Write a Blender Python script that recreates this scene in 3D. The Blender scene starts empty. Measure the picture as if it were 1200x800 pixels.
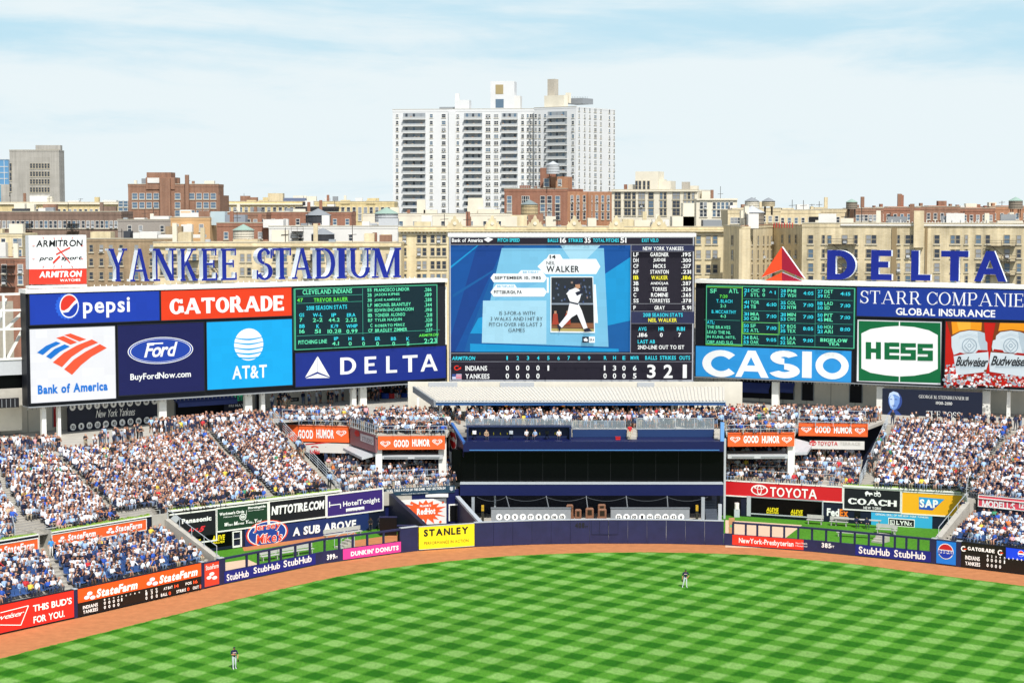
import bpy, math, random
import numpy as np
from mathutils import Vector
R = math.radians
rnd = random.Random(7)
nrs = np.random.RandomState(11)
S = bpy.context.scene
COL = S.collection

# ------------------------------------------------------------------ camera
FPX, HC, HOR = 2136.0, 35.0, 235.0          # focal length in photo px, eye height, horizon row of the 1200x800 photo
PITCH = math.atan((400 - HOR) / FPX)
cd = bpy.data.cameras.new('camera'); cam = bpy.data.objects.new('camera', cd); COL.objects.link(cam)
cam.location = (0, 0, HC); cam.rotation_euler = (R(90) - PITCH, 0, 0)
cd.sensor_width = 36; cd.lens = 36 * FPX / 1200; cd.clip_start = 0.5; cd.clip_end = 9000
S.camera = cam

# ------------------------------------------------------------------ sky and sun
SUN_DIR = Vector((0.22, -0.72, 0.94)).normalized()      # towards the sun: behind the camera, to the right
W = bpy.data.worlds.new('World'); S.world = W; W.use_nodes = True
nt = W.node_tree; N = nt.nodes; L = nt.links; N.clear()
out = N.new('ShaderNodeOutputWorld'); bg = N.new('ShaderNodeBackground'); bg.inputs['Strength'].default_value = 0.10
sky = N.new('ShaderNodeTexSky'); sky.sky_type = 'NISHITA'; sky.sun_disc = False
sky.sun_elevation = math.asin(SUN_DIR.z); sky.sun_rotation = math.atan2(SUN_DIR.x, SUN_DIR.y)
sky.air_density = 1.0; sky.dust_density = 1.5; sky.ozone_density = 1.5
tc = N.new('ShaderNodeTexCoord'); sep = N.new('ShaderNodeSeparateXYZ'); L.new(tc.outputs['Generated'], sep.inputs[0])
def wmath(op, a, b=None, clamp=False):
    n = N.new('ShaderNodeMath'); n.operation = op; n.use_clamp = clamp
    for i, v in enumerate((a, b)):
        if v is None: continue
        if isinstance(v, (int, float)): n.inputs[i].default_value = v
        else: L.new(v, n.inputs[i])
    return n.outputs[0]
def wmapr(v, a, b, c, d):
    n = N.new('ShaderNodeMapRange'); n.interpolation_type = 'SMOOTHSTEP'
    L.new(v, n.inputs[0])
    for i, q in enumerate((a, b, c, d)): n.inputs[i + 1].default_value = q
    return n.outputs[0]
def wnoise(scale, detail, rough, dist=0.0, tilt=0):
    mp = N.new('ShaderNodeMapping'); mp.inputs['Scale'].default_value = scale; mp.inputs['Rotation'].default_value = (0, R(tilt), 0)
    L.new(tc.outputs['Generated'], mp.inputs[0])
    n = N.new('ShaderNodeTexNoise'); n.inputs['Scale'].default_value = 1; n.inputs['Detail'].default_value = detail
    n.inputs['Roughness'].default_value = rough; n.inputs['Distortion'].default_value = dist
    L.new(mp.outputs[0], n.inputs['Vector']); return n.outputs['Fac']
# a veil of thin high cloud: white low down, torn open in a band of pale blue higher up, with slanting streaks
el = sep.outputs['Z']
n1 = wnoise((3.6, 3.6, 20), 5, 0.5, 1.0, 0); n2 = wnoise((7, 7, 40), 6, 0.6, 0.8, 40); n3 = wnoise((30, 30, 110), 5, 0.65, 0.5, 20)
veil = wmath('ADD', wmath('ADD', wmath('MULTIPLY', n1, 1.6), wmath('MULTIPLY', n2, 0.7)), wmath('MULTIPLY', n3, 0.22))
bias = wmath('ADD', wmapr(el, 0.045, 0.085, 0.34, -0.12), wmapr(el, 0.092, 0.115, 0.0, 0.16))
cov = wmapr(wmath('ADD', veil, bias), 0.98, 1.56, 0.0, 1.0)
cov = wmath('MULTIPLY', cov, wmapr(el, 0.15, 0.6, 1.0, 0.25), True)       # overhead the cloud thins out and the blue shows
mixc = N.new('ShaderNodeMix'); mixc.data_type = 'RGBA'
cloudcol = N.new('ShaderNodeRGB'); cloudcol.outputs[0].default_value = (7.6, 8.45, 8.75, 1)
blue = N.new('ShaderNodeMix'); blue.data_type = 'RGBA'; blue.inputs[7].default_value = (5.0, 7.3, 8.5, 1)
L.new(wmapr(el, 0.12, 0.4, 0.95, 0.0), blue.inputs[0]); L.new(sky.outputs[0], blue.inputs[6])
L.new(cov, mixc.inputs[0]); L.new(blue.outputs[2], mixc.inputs[6]); L.new(cloudcol.outputs[0], mixc.inputs[7])
L.new(mixc.outputs[2], bg.inputs['Color']); L.new(bg.outputs[0], out.inputs['Surface'])

sd = bpy.data.lights.new('sun', 'SUN'); sun = bpy.data.objects.new('sun', sd); COL.objects.link(sun)
sd.energy = 4.4; sd.angle = R(0.6); sd.color = (1.0, 0.97, 0.92)
sun.rotation_euler = (-SUN_DIR).to_track_quat('-Z', 'Y').to_euler(); sun.location = (60, -80, 120)
vs = S.view_settings; vs.view_transform = 'Standard'; vs.look = 'None'; vs.gamma = 1; vs.exposure = 0.12
vs.use_curve_mapping = False
S.cycles.max_bounces = 5; S.cycles.diffuse_bounces = 3; S.cycles.glossy_bounces = 2
S.cycles.transparent_max_bounces = 8

# ------------------------------------------------------------------ photo pixel -> world helpers
CPI, SPI = math.cos(PITCH), math.sin(PITCH)
def ray(px, py):
    a = (px - 600) / FPX; b = (400 - py) / FPX
    return (a, CPI + b * SPI, -SPI + b * CPI)
def at(px, py, Y):
    d = ray(px, py); t = Y / d[1]; return (d[0] * t, Y, HC + d[2] * t)
def onz(px, py, z=0.0):
    d = ray(px, py); t = (z - HC) / d[2]; return (d[0] * t, d[1] * t, z)
def zat(py, Y): return at(600, py, Y)[2]
def xat(px, Y, py=400): return at(px, py, Y)[0]
def lin(c):
    def f(v): return v / 12.92 if v <= 0.04045 else ((v + 0.055) / 1.055) ** 2.4
    if isinstance(c, str): c = tuple(int(c[i:i + 2], 16) / 255 for i in (0, 2, 4))
    return tuple(f(v) for v in c)

# ------------------------------------------------------------------ materials
MATS = {}
def mat(name, col, rough=0.6, emit=0.0, metal=0.0, var=0.0, vscale=3.0, spec=0.4, alpha=1.0):
    """plain painted / printed surface; var adds procedural mottling of the base colour"""
    if name in MATS: return MATS[name]
    m = bpy.data.materials.new(name); m.use_nodes = True; MATS[name] = m
    b = m.node_tree.nodes['Principled BSDF']; n = m.node_tree.nodes; l = m.node_tree.links
    c = lin(col) if isinstance(col, str) else tuple(col)
    b.inputs['Base Color'].default_value = (*c, 1); b.inputs['Roughness'].default_value = rough
    b.inputs['Metallic'].default_value = metal; b.inputs['Specular IOR Level'].default_value = spec
    if alpha < 1: b.inputs['Alpha'].default_value = alpha
    if emit:
        b.inputs['Emission Color'].default_value = (*c, 1); b.inputs['Emission Strength'].default_value = emit
    if var:
        g = n.new('ShaderNodeNewGeometry')
        no = n.new('ShaderNodeTexNoise'); no.inputs['Scale'].default_value = vscale; no.inputs['Detail'].default_value = 5
        no.inputs['Roughness'].default_value = 0.62
        l.new(g.outputs['Position'], no.inputs['Vector'])
        r = n.new('ShaderNodeMapRange'); r.inputs[1].default_value = 0.25; r.inputs[2].default_value = 0.75
        r.inputs[3].default_value = 1 - var; r.inputs[4].default_value = 1 + var
        l.new(no.outputs['Fac'], r.inputs[0])
        v = n.new('ShaderNodeVectorMath'); v.operation = 'SCALE'; v.inputs[0].default_value = c
        l.new(r.outputs[0], v.inputs['Scale']); l.new(v.outputs[0], b.inputs['Base Color'])
    return m
def masonry(name, col, col2, mortar, brick=(0.6, 0.2), var=0.25, stain=0.25):
    """brickwork / cast stone with courses in world space, blotches and rain streaks"""
    if name in MATS: return MATS[name]
    m = bpy.data.materials.new(name); m.use_nodes = True; MATS[name] = m
    n = m.node_tree.nodes; l = m.node_tree.links; b = n['Principled BSDF']; b.inputs['Roughness'].default_value = 0.85
    b.inputs['Specular IOR Level'].default_value = 0.2
    g = n.new('ShaderNodeNewGeometry'); s = n.new('ShaderNodeSeparateXYZ'); l.new(g.outputs['Position'], s.inputs[0])
    a = n.new('ShaderNodeMath'); a.operation = 'ADD'; l.new(s.outputs[0], a.inputs[0]); l.new(s.outputs[1], a.inputs[1])
    c = n.new('ShaderNodeCombineXYZ'); l.new(a.outputs[0], c.inputs[0]); l.new(s.outputs[2], c.inputs[1])
    br = n.new('ShaderNodeTexBrick'); br.inputs['Scale'].default_value = 1; br.inputs['Brick Width'].default_value = brick[0]
    br.inputs['Row Height'].default_value = brick[1]; br.inputs['Mortar Size'].default_value = 0.015
    br.inputs['Color1'].default_value = (*lin(col), 1); br.inputs['Color2'].default_value = (*lin(col2), 1)
    br.inputs['Mortar'].default_value = (*lin(mortar), 1); l.new(c.outputs[0], br.inputs['Vector'])
    no = n.new('ShaderNodeTexNoise'); no.inputs['Scale'].default_value = 0.23; no.inputs['Detail'].default_value = 6
    no.inputs['Roughness'].default_value = 0.65; l.new(g.outputs['Position'], no.inputs['Vector'])
    mp = n.new('ShaderNodeMapping'); mp.inputs['Scale'].default_value = (1.2, 1.2, 0.06); l.new(g.outputs['Position'], mp.inputs[0])
    ns = n.new('ShaderNodeTexNoise'); ns.inputs['Scale'].default_value = 1; ns.inputs['Detail'].default_value = 4; l.new(mp.outputs[0], ns.inputs['Vector'])
    def mr(v, lo, hi):
        r = n.new('ShaderNodeMapRange'); r.inputs[1].default_value = 0.3; r.inputs[2].default_value = 0.7
        r.inputs[3].default_value = lo; r.inputs[4].default_value = hi; l.new(v, r.inputs[0]); return r.outputs[0]
    k = n.new('ShaderNodeMath'); k.operation = 'MULTIPLY'; l.new(mr(no.outputs['Fac'], 1 - var, 1 + var), k.inputs[0]); l.new(mr(ns.outputs['Fac'], 1 - stain, 1.05), k.inputs[1])
    v = n.new('ShaderNodeVectorMath'); v.operation = 'SCALE'; l.new(br.outputs['Color'], v.inputs[0]); l.new(k.outputs[0], v.inputs['Scale'])
    l.new(v.outputs[0], b.inputs['Base Color']); return m

# ------------------------------------------------------------------ mesh builder
class MB:
    def __init__(s): s.v = []; s.f = []; s.m = []; s.mats = []
    def mi(s, m):
        if m not in s.mats: s.mats.append(m)
        return s.mats.index(m)
    def poly(s, pts, m):
        n = len(s.v); s.v += [tuple(p) for p in pts]; s.f.append(tuple(range(n, n + len(pts)))); s.m.append(s.mi(m))
    def hexa(s, p, m, mtop=None):
        """8 points: bottom ring 0-3 counter-clockwise from above, top ring 4-7"""
        n = len(s.v); s.v += [tuple(q) for q in p]; k = s.mi(m)
        for i, q in enumerate(((3, 2, 1, 0), (4, 5, 6, 7), (0, 1, 5, 4), (1, 2, 6, 5), (2, 3, 7, 6), (3, 0, 4, 7))):
            s.f.append(tuple(n + j for j in q)); s.m.append(s.mi(mtop) if (i == 1 and mtop) else k)
    def box(s, x0, y0, z0, x1, y1, z1, m, mtop=None):
        s.hexa([(x0, y0, z0), (x1, y0, z0), (x1, y1, z0), (x0, y1, z0), (x0, y0, z1), (x1, y0, z1), (x1, y1, z1), (x0, y1, z1)], m, mtop)
    def bar(s, a, b, w, m, h=None):
        """square bar from a to b"""
        a = Vector(a); b = Vector(b); d = (b - a); h = h or w
        if d.length < 1e-6: return
        d.normalize(); up = Vector((0, 0, 1)) if abs(d.z) < 0.95 else Vector((0, 1, 0))
        u = d.cross(up).normalized() * w / 2; t = u.cross(d).normalized() * h / 2
        s.hexa([a - u - t, a + u - t, b + u - t, b - u - t, a - u + t, a + u + t, b + u + t, b - u + t], m)
    def cyl(s, a, b, r0, m, r1=None, n=10, cap=True):
        r1 = r0 if r1 is None else r1; a = Vector(a); b = Vector(b); d = (b - a).normalized()
        up = Vector((0, 0, 1)) if abs(d.z) < 0.95 else Vector((1, 0, 0))
        u = d.cross(up).normalized(); t = d.cross(u)
        k = len(s.v); q = s.mi(m)
        for c, r in ((a, r0), (b, r1)):
            for i in range(n):
                an = 2 * math.pi * i / n; s.v.append(tuple(c + (u * math.cos(an) + t * math.sin(an)) * r))
        for i in range(n):
            j = (i + 1) % n; s.f.append((k + i, k + j, k + n + j, k + n + i)); s.m.append(q)
        if cap:
            s.f.append(tuple(k + i for i in range(n - 1, -1, -1))); s.f.append(tuple(k + n + i for i in range(n))); s.m += [q, q]
    def mesh(s, name, org=(0, 0, 0)):
        me = bpy.data.meshes.new(name); o = Vector(org)
        me.from_pydata([(x - o.x, y - o.y, z - o.z) for x, y, z in s.v], [], s.f)
        for m in s.mats: me.materials.append(m)
        me.polygons.foreach_set('material_index', s.m); me.update(); return me

def tag(o, label=None, cat=None, group=None, kind=None):
    if label: o['label'] = label
    if cat: o['category'] = cat
    if group: o['group'] = group
    if kind: o['kind'] = kind
    return o
def thing(name, loc, label, cat, group=None):
    o = bpy.data.objects.new(name, None); COL.objects.link(o); o.location = loc; o.empty_display_size = 0.5
    return tag(o, label, cat, group)
def org_of(o):
    v = Vector((0, 0, 0))
    while o is not None: v += o.location; o = o.parent
    return v
def obj(name, mb, parent=None, loc=None):
    """links a builder as ONE mesh object; world coordinates in, origin at parent (or loc)"""
    if loc is None: loc = org_of(parent) if parent is not None else (0, 0, 0)
    o = bpy.data.objects.new(name, mb.mesh(name, loc)); COL.objects.link(o)
    if parent is not None:
        o.parent = parent; o.location = Vector(loc) - org_of(parent)
    else: o.location = loc
    return o

class Pl:
    """a vertical plane through plan points A (left) and B (right as the field sees it)"""
    def __init__(s, A, B):
        s.A = Vector((A[0], A[1])); s.B = Vector((B[0], B[1])); d = s.B - s.A; s.len = d.length; s.d = d / s.len
        s.n = Vector((s.d.y, -s.d.x))                       # towards the field
    def uv(s, px, py):
        r = ray(px, py); den = r[0] * s.n.x + r[1] * s.n.y; t = (s.A.x * s.n.x + s.A.y * s.n.y) / den
        x, y, z = r[0] * t, r[1] * t, HC + r[2] * t
        return ((x - s.A.x) * s.d.x + (y - s.A.y) * s.d.y, z)
    def w(s, u, z, d=0.0):
        p = s.A + s.d * u + s.n * d; return (p.x, p.y, z)
    def slab(s, mb, u0, z0, u1, z1, d0, d1, m):
        """box on the plane between depths d0 (back) and d1 (front)"""
        f = s.w
        mb.hexa([f(u0, z0, d1), f(u1, z0, d1), f(u1, z0, d0), f(u0, z0, d0), f(u0, z1, d1), f(u1, z1, d1), f(u1, z1, d0), f(u0, z1, d0)], m)
def plpx(xa, Ya, xb, Yb): return Pl((xat(xa, Ya), Ya), (xat(xb, Yb), Yb))
# ------------------------------------------------------------------ lettering: Blender's built-in font, read glyph by glyph, plus a drawn serif / block face
CHARS = "ABCDEFGHIJKLMNOPQRSTUVWXYZabcdefghijklmnopqrstuvwxyz0123456789.,:-&'()/%#!ÉÍÚ^"
GL = {}
def load_font():
    tmp = []
    for wt, off in (('r', 0.0), ('b', 0.022), ('h', 0.045)):
        for ch in CHARS:
            cu = bpy.data.curves.new('g', 'FONT'); cu.body = ch; cu.resolution_u = 3; cu.offset = off
            o = bpy.data.objects.new('g', cu); COL.objects.link(o); tmp.append((wt, ch, o))
    dg = bpy.context.evaluated_depsgraph_get(); dg.update()
    for wt, ch, o in tmp:
        me = bpy.data.meshes.new_from_object(o.evaluated_get(dg))
        v = np.array([(p.co.x, p.co.y) for p in me.vertices] or [(0, 0)], float)
        f = [tuple(p.vertices) for p in me.polygons]
        if len(v): v[:, 0] -= v[:, 0].min()
        GL[(wt, ch)] = (v, f, float(v[:, 0].max()), None)
        bpy.data.meshes.remove(me)
    for wt, ch, o in tmp:
        cu = o.data; bpy.data.objects.remove(o); bpy.data.curves.remove(cu)
load_font()

def stroke_glyph(ch, wT, wt, ser, wf=1.0):
    """returns list of convex quads strips (polygon pieces) for a letter of height 1"""
    P = []; s = wf
    def l(x0, y0, x1, y1, k='T'):
        w = wT if k == 'T' else wt
        x0 *= s; x1 *= s
        if abs(y1 - y0) < 1e-6: P.append([(x0, y0 - w / 2), (x1, y0 - w / 2), (x1, y0 + w / 2), (x0, y0 + w / 2)])
        else:
            h = w / 2 * math.sqrt(1 + ((x1 - x0) / (y1 - y0)) ** 2)
            P.append([(x0 - h, y0), (x0 + h, y0), (x1 + h, y1), (x1 - h, y1)])
    def a(cx, cy, rx, ry, a0, a1, n=14):
        cx *= s; rx *= s; q = []
        for i in range(n + 1):
            t = R(a0 + (a1 - a0) * i / n); w = wt + (wT - wt) * abs(math.cos(t)) ** 1.4
            c, d = math.cos(t), math.sin(t)
            q.append(((cx + (rx) * c, cy + ry * d), (cx + (rx - w) * c, cy + (ry - w) * d)))
        for i in range(n): P.append([q[i][0], q[i + 1][0], q[i + 1][1], q[i][1]])
    def sf(x, y, hw=0.13):
        if ser:
            x *= s; t = wt * 0.9
            P.append([(x - hw, y), (x + hw, y), (x + hw, y + t), (x - hw, y + t)] if y < 0.5 else [(x - hw, y - t), (x + hw, y - t), (x + hw, y), (x - hw, y)])
    def vs_(x, y, y2):                          # vertical serif tick on an arm end
        if ser: P.append([(x * s - wt * .5, y), (x * s + wt * .4, y), (x * s + wt * .4, y2), (x * s - wt * .5, y2)])
    hT = wT / 2 / s; e = wt / 2
    if ch == 'A':
        l(.06, 0, .40, 1, 't'); l(.42, 1, .78, 0); l(.16, .33, .66, .33, 't'); sf(.06, 0); sf(.78, 0)
    elif ch == 'B':
        l(.14, 0, .14, 1); l(.14, e, .40, e, 't'); l(.14, .53, .40, .53, 't'); l(.14, 1 - e, .40, 1 - e, 't')
        a(.38, .765, .26, .235, -90, 90); a(.38, .28, .30, .28, -90, 90); sf(.10, 0, .1); sf(.10, 1, .1)
    elif ch == 'C':
        a(.42, .5, .40, .5, 42, 318, 22); vs_(.74, .66, .95); 
        if ser: vs_(.74, .1, .3)
    elif ch == 'D':
        l(.14, 0, .14, 1); l(.14, e, .36, e, 't'); l(.14, 1 - e, .36, 1 - e, 't'); a(.34, .5, .42, .5, -90, 90, 18); sf(.10, 0, .1); sf(.10, 1, .1)
    elif ch == 'E':
        l(.14, 0, .14, 1); l(.14, e, .62, e, 't'); l(.14, .52, .52, .52, 't'); l(.14, 1 - e, .60, 1 - e, 't')
        sf(.10, 0, .1); sf(.10, 1, .1); vs_(.62, 0, .24); vs_(.60, .78, 1); vs_(.51, .40, .64)
    elif ch == 'F':
        l(.14, 0, .14, 1); l(.14, .52, .5, .52, 't'); l(.14, 1 - e, .60, 1 - e, 't'); sf(.14, 0, .13); sf(.10, 1, .1); vs_(.60, .78, 1); vs_(.49, .4, .64)
    elif ch == 'G':
        a(.42, .5, .40, .5, 42, 330, 22); l(.74, .1, .74, .44); l(.56, .44, .84, .44, 't'); vs_(.74, .68, .95)
    elif ch == 'H':
        l(.14, 0, .14, 1); l(.70, 0, .70, 1); l(.14, .52, .70, .52, 't'); [sf(x, y) for x in (.14, .70) for y in (0, 1)]
    elif ch == 'I':
        l(.14, 0, .14, 1); sf(.14, 0); sf(.14, 1)
    elif ch == 'K':
        l(.14, 0, .14, 1); l(.2, .44, .66, 1, 't'); l(.33, .60, .72, 0); sf(.14, 0); sf(.14, 1); sf(.72, 0); sf(.66, 1)
    elif ch == 'L':
        l(.14, 0, .14, 1); l(.14, e, .60, e, 't'); sf(.10, 0, .1); sf(.14, 1); vs_(.60, 0, .26)
    elif ch == 'M':
        l(.10, 0, .13, 1, 't'); l(.15, 1, .46, 0); l(.46, 0, .80, 1, 't'); l(.82, 0, .82, 1); sf(.10, 0, .11); sf(.10, 1, .1); sf(.82, 0); sf(.86, 1, .1)
    elif ch == 'N':
        l(.12, 0, .12, 1, 't'); l(.14, 1, .72, 0); l(.74, 0, .74, 1, 't'); sf(.12, 0); sf(.10, 1, .12); sf(.74, 1)
    elif ch == 'O': a(.44, .5, .42, .5, 0, 360, 28)
    elif ch == 'P':
        l(.14, 0, .14, 1); l(.14, .47, .40, .47, 't'); l(.14, 1 - e, .40, 1 - e, 't'); a(.38, .735, .28, .265 + e, -90, 90); sf(.14, 0); sf(.10, 1, .1)
    elif ch == 'R':
        l(.14, 0, .14, 1); l(.14, .47, .40, .47, 't'); l(.14, 1 - e, .40, 1 - e, 't'); a(.38, .735, .28, .265 + e, -90, 90)
        l(.42, .47, .70, 0); sf(.14, 0); sf(.10, 1, .1); sf(.74, 0, .1)
    elif ch == 'S':
        a(.34, .745, .27, .255, 20, 270, 14); a(.34, .27, .30, .27, -160, 90, 14); vs_(.59, .68, .96); vs_(.07, .04, .32)
    elif ch == 'T':
        l(.36, 0, .36, 1); l(.02, 1 - e, .70, 1 - e, 't'); sf(.36, 0); vs_(.02, .76, 1); vs_(.70, .76, 1)
    elif ch == 'U':
        l(.14, .34, .14, 1); a(.42, .36, .28 + hT, .36, 180, 360, 14); l(.70, .34, .70, 1, 't' if ser else 'T'); sf(.14, 1); sf(.70, 1)
    elif ch == 'W':
        l(.06, 1, .28, 0); l(.28, 0, .48, 1, 't'); l(.48, 1, .70, 0); l(.70, 0, .92, 1, 't'); sf(.06, 1); sf(.92, 1); sf(.48, 1, .1)
    elif ch == 'Y':
        l(.38, 0, .38, .46); l(.38, .44, .08, 1); l(.38, .44, .70, 1, 't'); sf(.38, 0); sf(.08, 1); sf(.70, 1)
    return P
def add_face(key, wT, wt, ser, wf):
    for ch in "ABCDEFGHIKLMNOPRSTUWY":
        v = []; f = []; lay = []
        for k, p in enumerate(stroke_glyph(ch, wT, wt, ser, wf)):
            n = len(v); v += p; f.append(tuple(range(n, n + len(p)))); lay += [k] * len(p)
        v = np.array(v, float); v[:, 0] -= v[:, 0].min()
        GL[(key, ch)] = (v, f, float(v[:, 0].max()), np.array(lay, float))
    for ch in ".,&:'0123456789":
        GL[(key, ch)] = GL[('b', ch)]
add_face('serif', .17, .07, True, 1.0)
add_face('fine', .115, .045, True, 1.0)      # lighter serif
add_face('block', .17, .16, False, 1.0)      # geometric sans
add_face('bold', .22, .20, False, 1.0)
add_face('wide', .27, .22, False, 1.45)      # heavy extended sans
add_face('slab', .26, .17, True, 1.0)

def layout(s, font='b', track=0.09, shear=0.0):
    """-> verts (n,2), faces, piece layer; unit-height text laid out from x=0"""
    V = []; Fs = []; LY = []; x = 0.0; n = 0
    for ch in s:
        if ch == ' ': x += 0.30; continue
        g = GL.get((font, ch)) or GL.get(('b', ch))
        if g is None: continue
        v, f, w, ly = g
        V.append(v + np.array([x, 0])); Fs += [tuple(i + n for i in q) for q in f]; n += len(v)
        LY.append(ly if ly is not None else np.zeros(len(v)))
        x += w + track
    V = np.concatenate(V); LY = np.concatenate(LY)
    if shear: V[:, 0] += V[:, 1] * shear
    return V, Fs, LY

class Sign:
    """a flat panel on a plane; art is drawn on it in photo pixels that are carried onto the plane"""
    def __init__(s, pl, name, label, cat, x0, yt, yb, x1, panel, group=None, thick=0.25, frame=None, fw=0.12, parent=None, yt1=None, yb1=None, d=0.0):
        s.pl = pl; s.d = d; s.lay = 0; s.x0 = x0
        u0, zt = pl.uv(x0, yt); _, zb = pl.uv(x0, yb); u1, zt1 = pl.uv(x1, yt if yt1 is None else yt1)
        if yt1 is not None: _, zb1 = pl.uv(x1, yb1); zt = (zt + zt1) / 2; zb = (zb + zb1) / 2
        s.u0, s.u1, s.zb, s.zt = u0, u1, zb, zt
        c = pl.w((u0 + u1) / 2, zb, d)
        s.root = thing(name, c, label, cat, group) if parent is None else parent
        mb = MB(); pl.slab(mb, u0, zb, u1, zt, d - thick, d, panel); obj('panel', mb, s.root)
        if frame:
            f = MB(); w = fw; e = 0.04
            for a in ((u0 - w, zb - w, u1 + w, zb), (u0 - w, zt, u1 + w, zt + w), (u0 - w, zb, u0, zt), (u1, zb, u1 + w, zt)):
                pl.slab(f, a[0], a[1], a[2], a[3], d - thick, d + e, frame)
            obj('frame', f, s.root)
        s.parts = {}
    def _mb(s, part):
        if part not in s.parts: s.parts[part] = MB()
        return s.parts[part]
    def q(s):
        s.lay += 1; return s.d + 0.012 + 0.005 * s.lay
    def poly(s, pts, m, part='logo'):
        d = s.q(); mb = s._mb(part); mb.poly([s.pl.w(*s.pl.uv(x, y), d) for x, y in pts], m)
    def rect(s, x0, y0, x1, y1, m, part='logo'):
        u0, zt = s.pl.uv(x0, y0); u1, _ = s.pl.uv(x1, y0); _, zb = s.pl.uv(x0, y1); d = s.q()
        s._mb(part).poly([s.pl.w(u0, zb, d), s.pl.w(u1, zb, d), s.pl.w(u1, zt, d), s.pl.w(u0, zt, d)], m)
    def frac(s, pts, m, part='logo'):
        d = s.q(); s._mb(part).poly([s.pl.w(s.u0 + (s.u1 - s.u0) * a, s.zb + (s.zt - s.zb) * b, d) for a, b in pts], m)
    def ell(s, cx, cy, rx, ry, m, part='logo', rin=None, a0=0, a1=360, n=24):
        """ellipse (or ring, rin = inner fraction) centred on a photo pixel, radii in photo px"""
        u, z = s.pl.uv(cx, cy); ur, _ = s.pl.uv(cx + rx, cy); _, zr = s.pl.uv(cx, cy - ry); ru, rz = ur - u, zr - z; d = s.q(); mb = s._mb(part)
        P = [(math.cos(R(a0 + (a1 - a0) * i / n)), math.sin(R(a0 + (a1 - a0) * i / n))) for i in range(n + 1)]
        if rin is None: mb.poly([s.pl.w(u + ru * c, z + rz * q, d) for c, q in (P[:-1] if a1 - a0 == 360 else P)], m)
        else:
            for i in range(n):
                a, b = P[i], P[i + 1]
                mb.poly([s.pl.w(u + ru * a[0], z + rz * a[1], d), s.pl.w(u + ru * b[0], z + rz * b[1], d), s.pl.w(u + ru * b[0] * rin, z + rz * b[1] * rin, d), s.pl.w(u + ru * a[0] * rin, z + rz * a[1] * rin, d)], m)
    def text(s, t, x0, yt, yb, x1, m, font='b', track=0.09, shear=0.0, part='lettering', keep=None):
        """text fitted to the box that starts at photo pixel (x0, yt..yb) and ends at column x1; keep='l'/'r'/'c' keeps natural width x keepscale"""
        if not t.strip(): return
        V, Fs, LY = layout(t, font, track, shear)
        u0, zt = s.pl.uv(x0, yt); _, zb = s.pl.uv(x0, yb); u1, _ = s.pl.uv(x1, yt)
        mn = V.min(0); mx = V.max(0); d = s.q(); mb = s._mb(part)
        if keep:
            k = (zt - zb) / (mx[1] - mn[1]) * 0.92; w = (mx[0] - mn[0]) * k
            if w < (u1 - u0):
                if keep == 'l': u1 = u0 + w
                elif keep == 'r': u0 = u1 - w
                else: c = (u0 + u1) / 2; u0, u1 = c - w / 2, c + w / 2
        U = u0 + (V[:, 0] - mn[0]) / max(1e-6, mx[0] - mn[0]) * (u1 - u0); Z = zb + (V[:, 1] - mn[1]) / (mx[1] - mn[1]) * (zt - zb)
        n = len(mb.v); mb.v += [s.pl.w(a, b, d + 0.002 * q) for a, b, q in zip(U, Z, LY)]; k = mb.mi(m)
        mb.f += [tuple(i + n for i in q) for q in Fs]; mb.m += [k] * len(Fs); s.lay += 1
    def done(s):
        for k, mb in s.parts.items():
            if mb.f: obj(k, mb, s.root)
        return s.root
# ------------------------------------------------------------------ palette
NAVY = mat('wall_padding_navy', '22264c', 0.55, var=0.2, vscale=.9)
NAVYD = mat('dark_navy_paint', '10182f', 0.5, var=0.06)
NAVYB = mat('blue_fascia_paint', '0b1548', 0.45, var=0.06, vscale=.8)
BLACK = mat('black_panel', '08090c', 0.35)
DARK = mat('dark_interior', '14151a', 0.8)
FRAME = mat('screen_frame_black', '14171f', 0.5)
WHITE = mat('white_paint', 'ecebe4', 0.5, var=0.05)
STEEL = mat('galvanised_steel', 'a9b0b5', 0.45, metal=0.35, var=0.08)
RAILM = mat('grey_rail_paint', 'b4bbc0', 0.5)
CONC = mat('concrete', 'b3aea3', 0.85, var=0.16, vscale=.9, spec=.2)
CONCD = mat('worn_step_concrete', '96928a', 0.9, var=0.18, vscale=1.4, spec=.2)
BEIGE = mat('beige_stadium_wall', 'ded8c8', 0.8, var=0.10, vscale=.5)
SEATB = mat('blue_seat_plastic', '3d5c92', 0.5, var=0.1)
BENCH = mat('aluminium_bench', 'b9bbb8', 0.45, metal=0.3)
GLASSD = mat('tinted_glass', '040506', 0.3, spec=.12)
TXW = mat('white_lettering', 'f4f4f0', 0.6)
TXK = mat('black_lettering', '121318', 0.6)
RED = mat('red_print', 'c81f24', 0.55)
ORANGE = mat('orange_banner', 'f2642b', 0.55)
YELLOW = mat('yellow_banner', 'f8e21c', 0.55)
PINK = mat('pink_banner', 'ea3f96', 0.55)
TRUNK = None

def strip_from(pts, z, m, mb):
    mb.poly([(x, y, z) for x, y in pts], m)

# ------------------------------------------------------------------ ground sheets
g = MB(); g.poly([(-1500, -300, -.03), (1500, -300, -.03), (1500, 2600, -.03), (-1500, 2600, -.03)], mat('city_ground', '77746c', .9, var=.15, vscale=.05))
tag(obj('ground', g), kind='structure')

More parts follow.
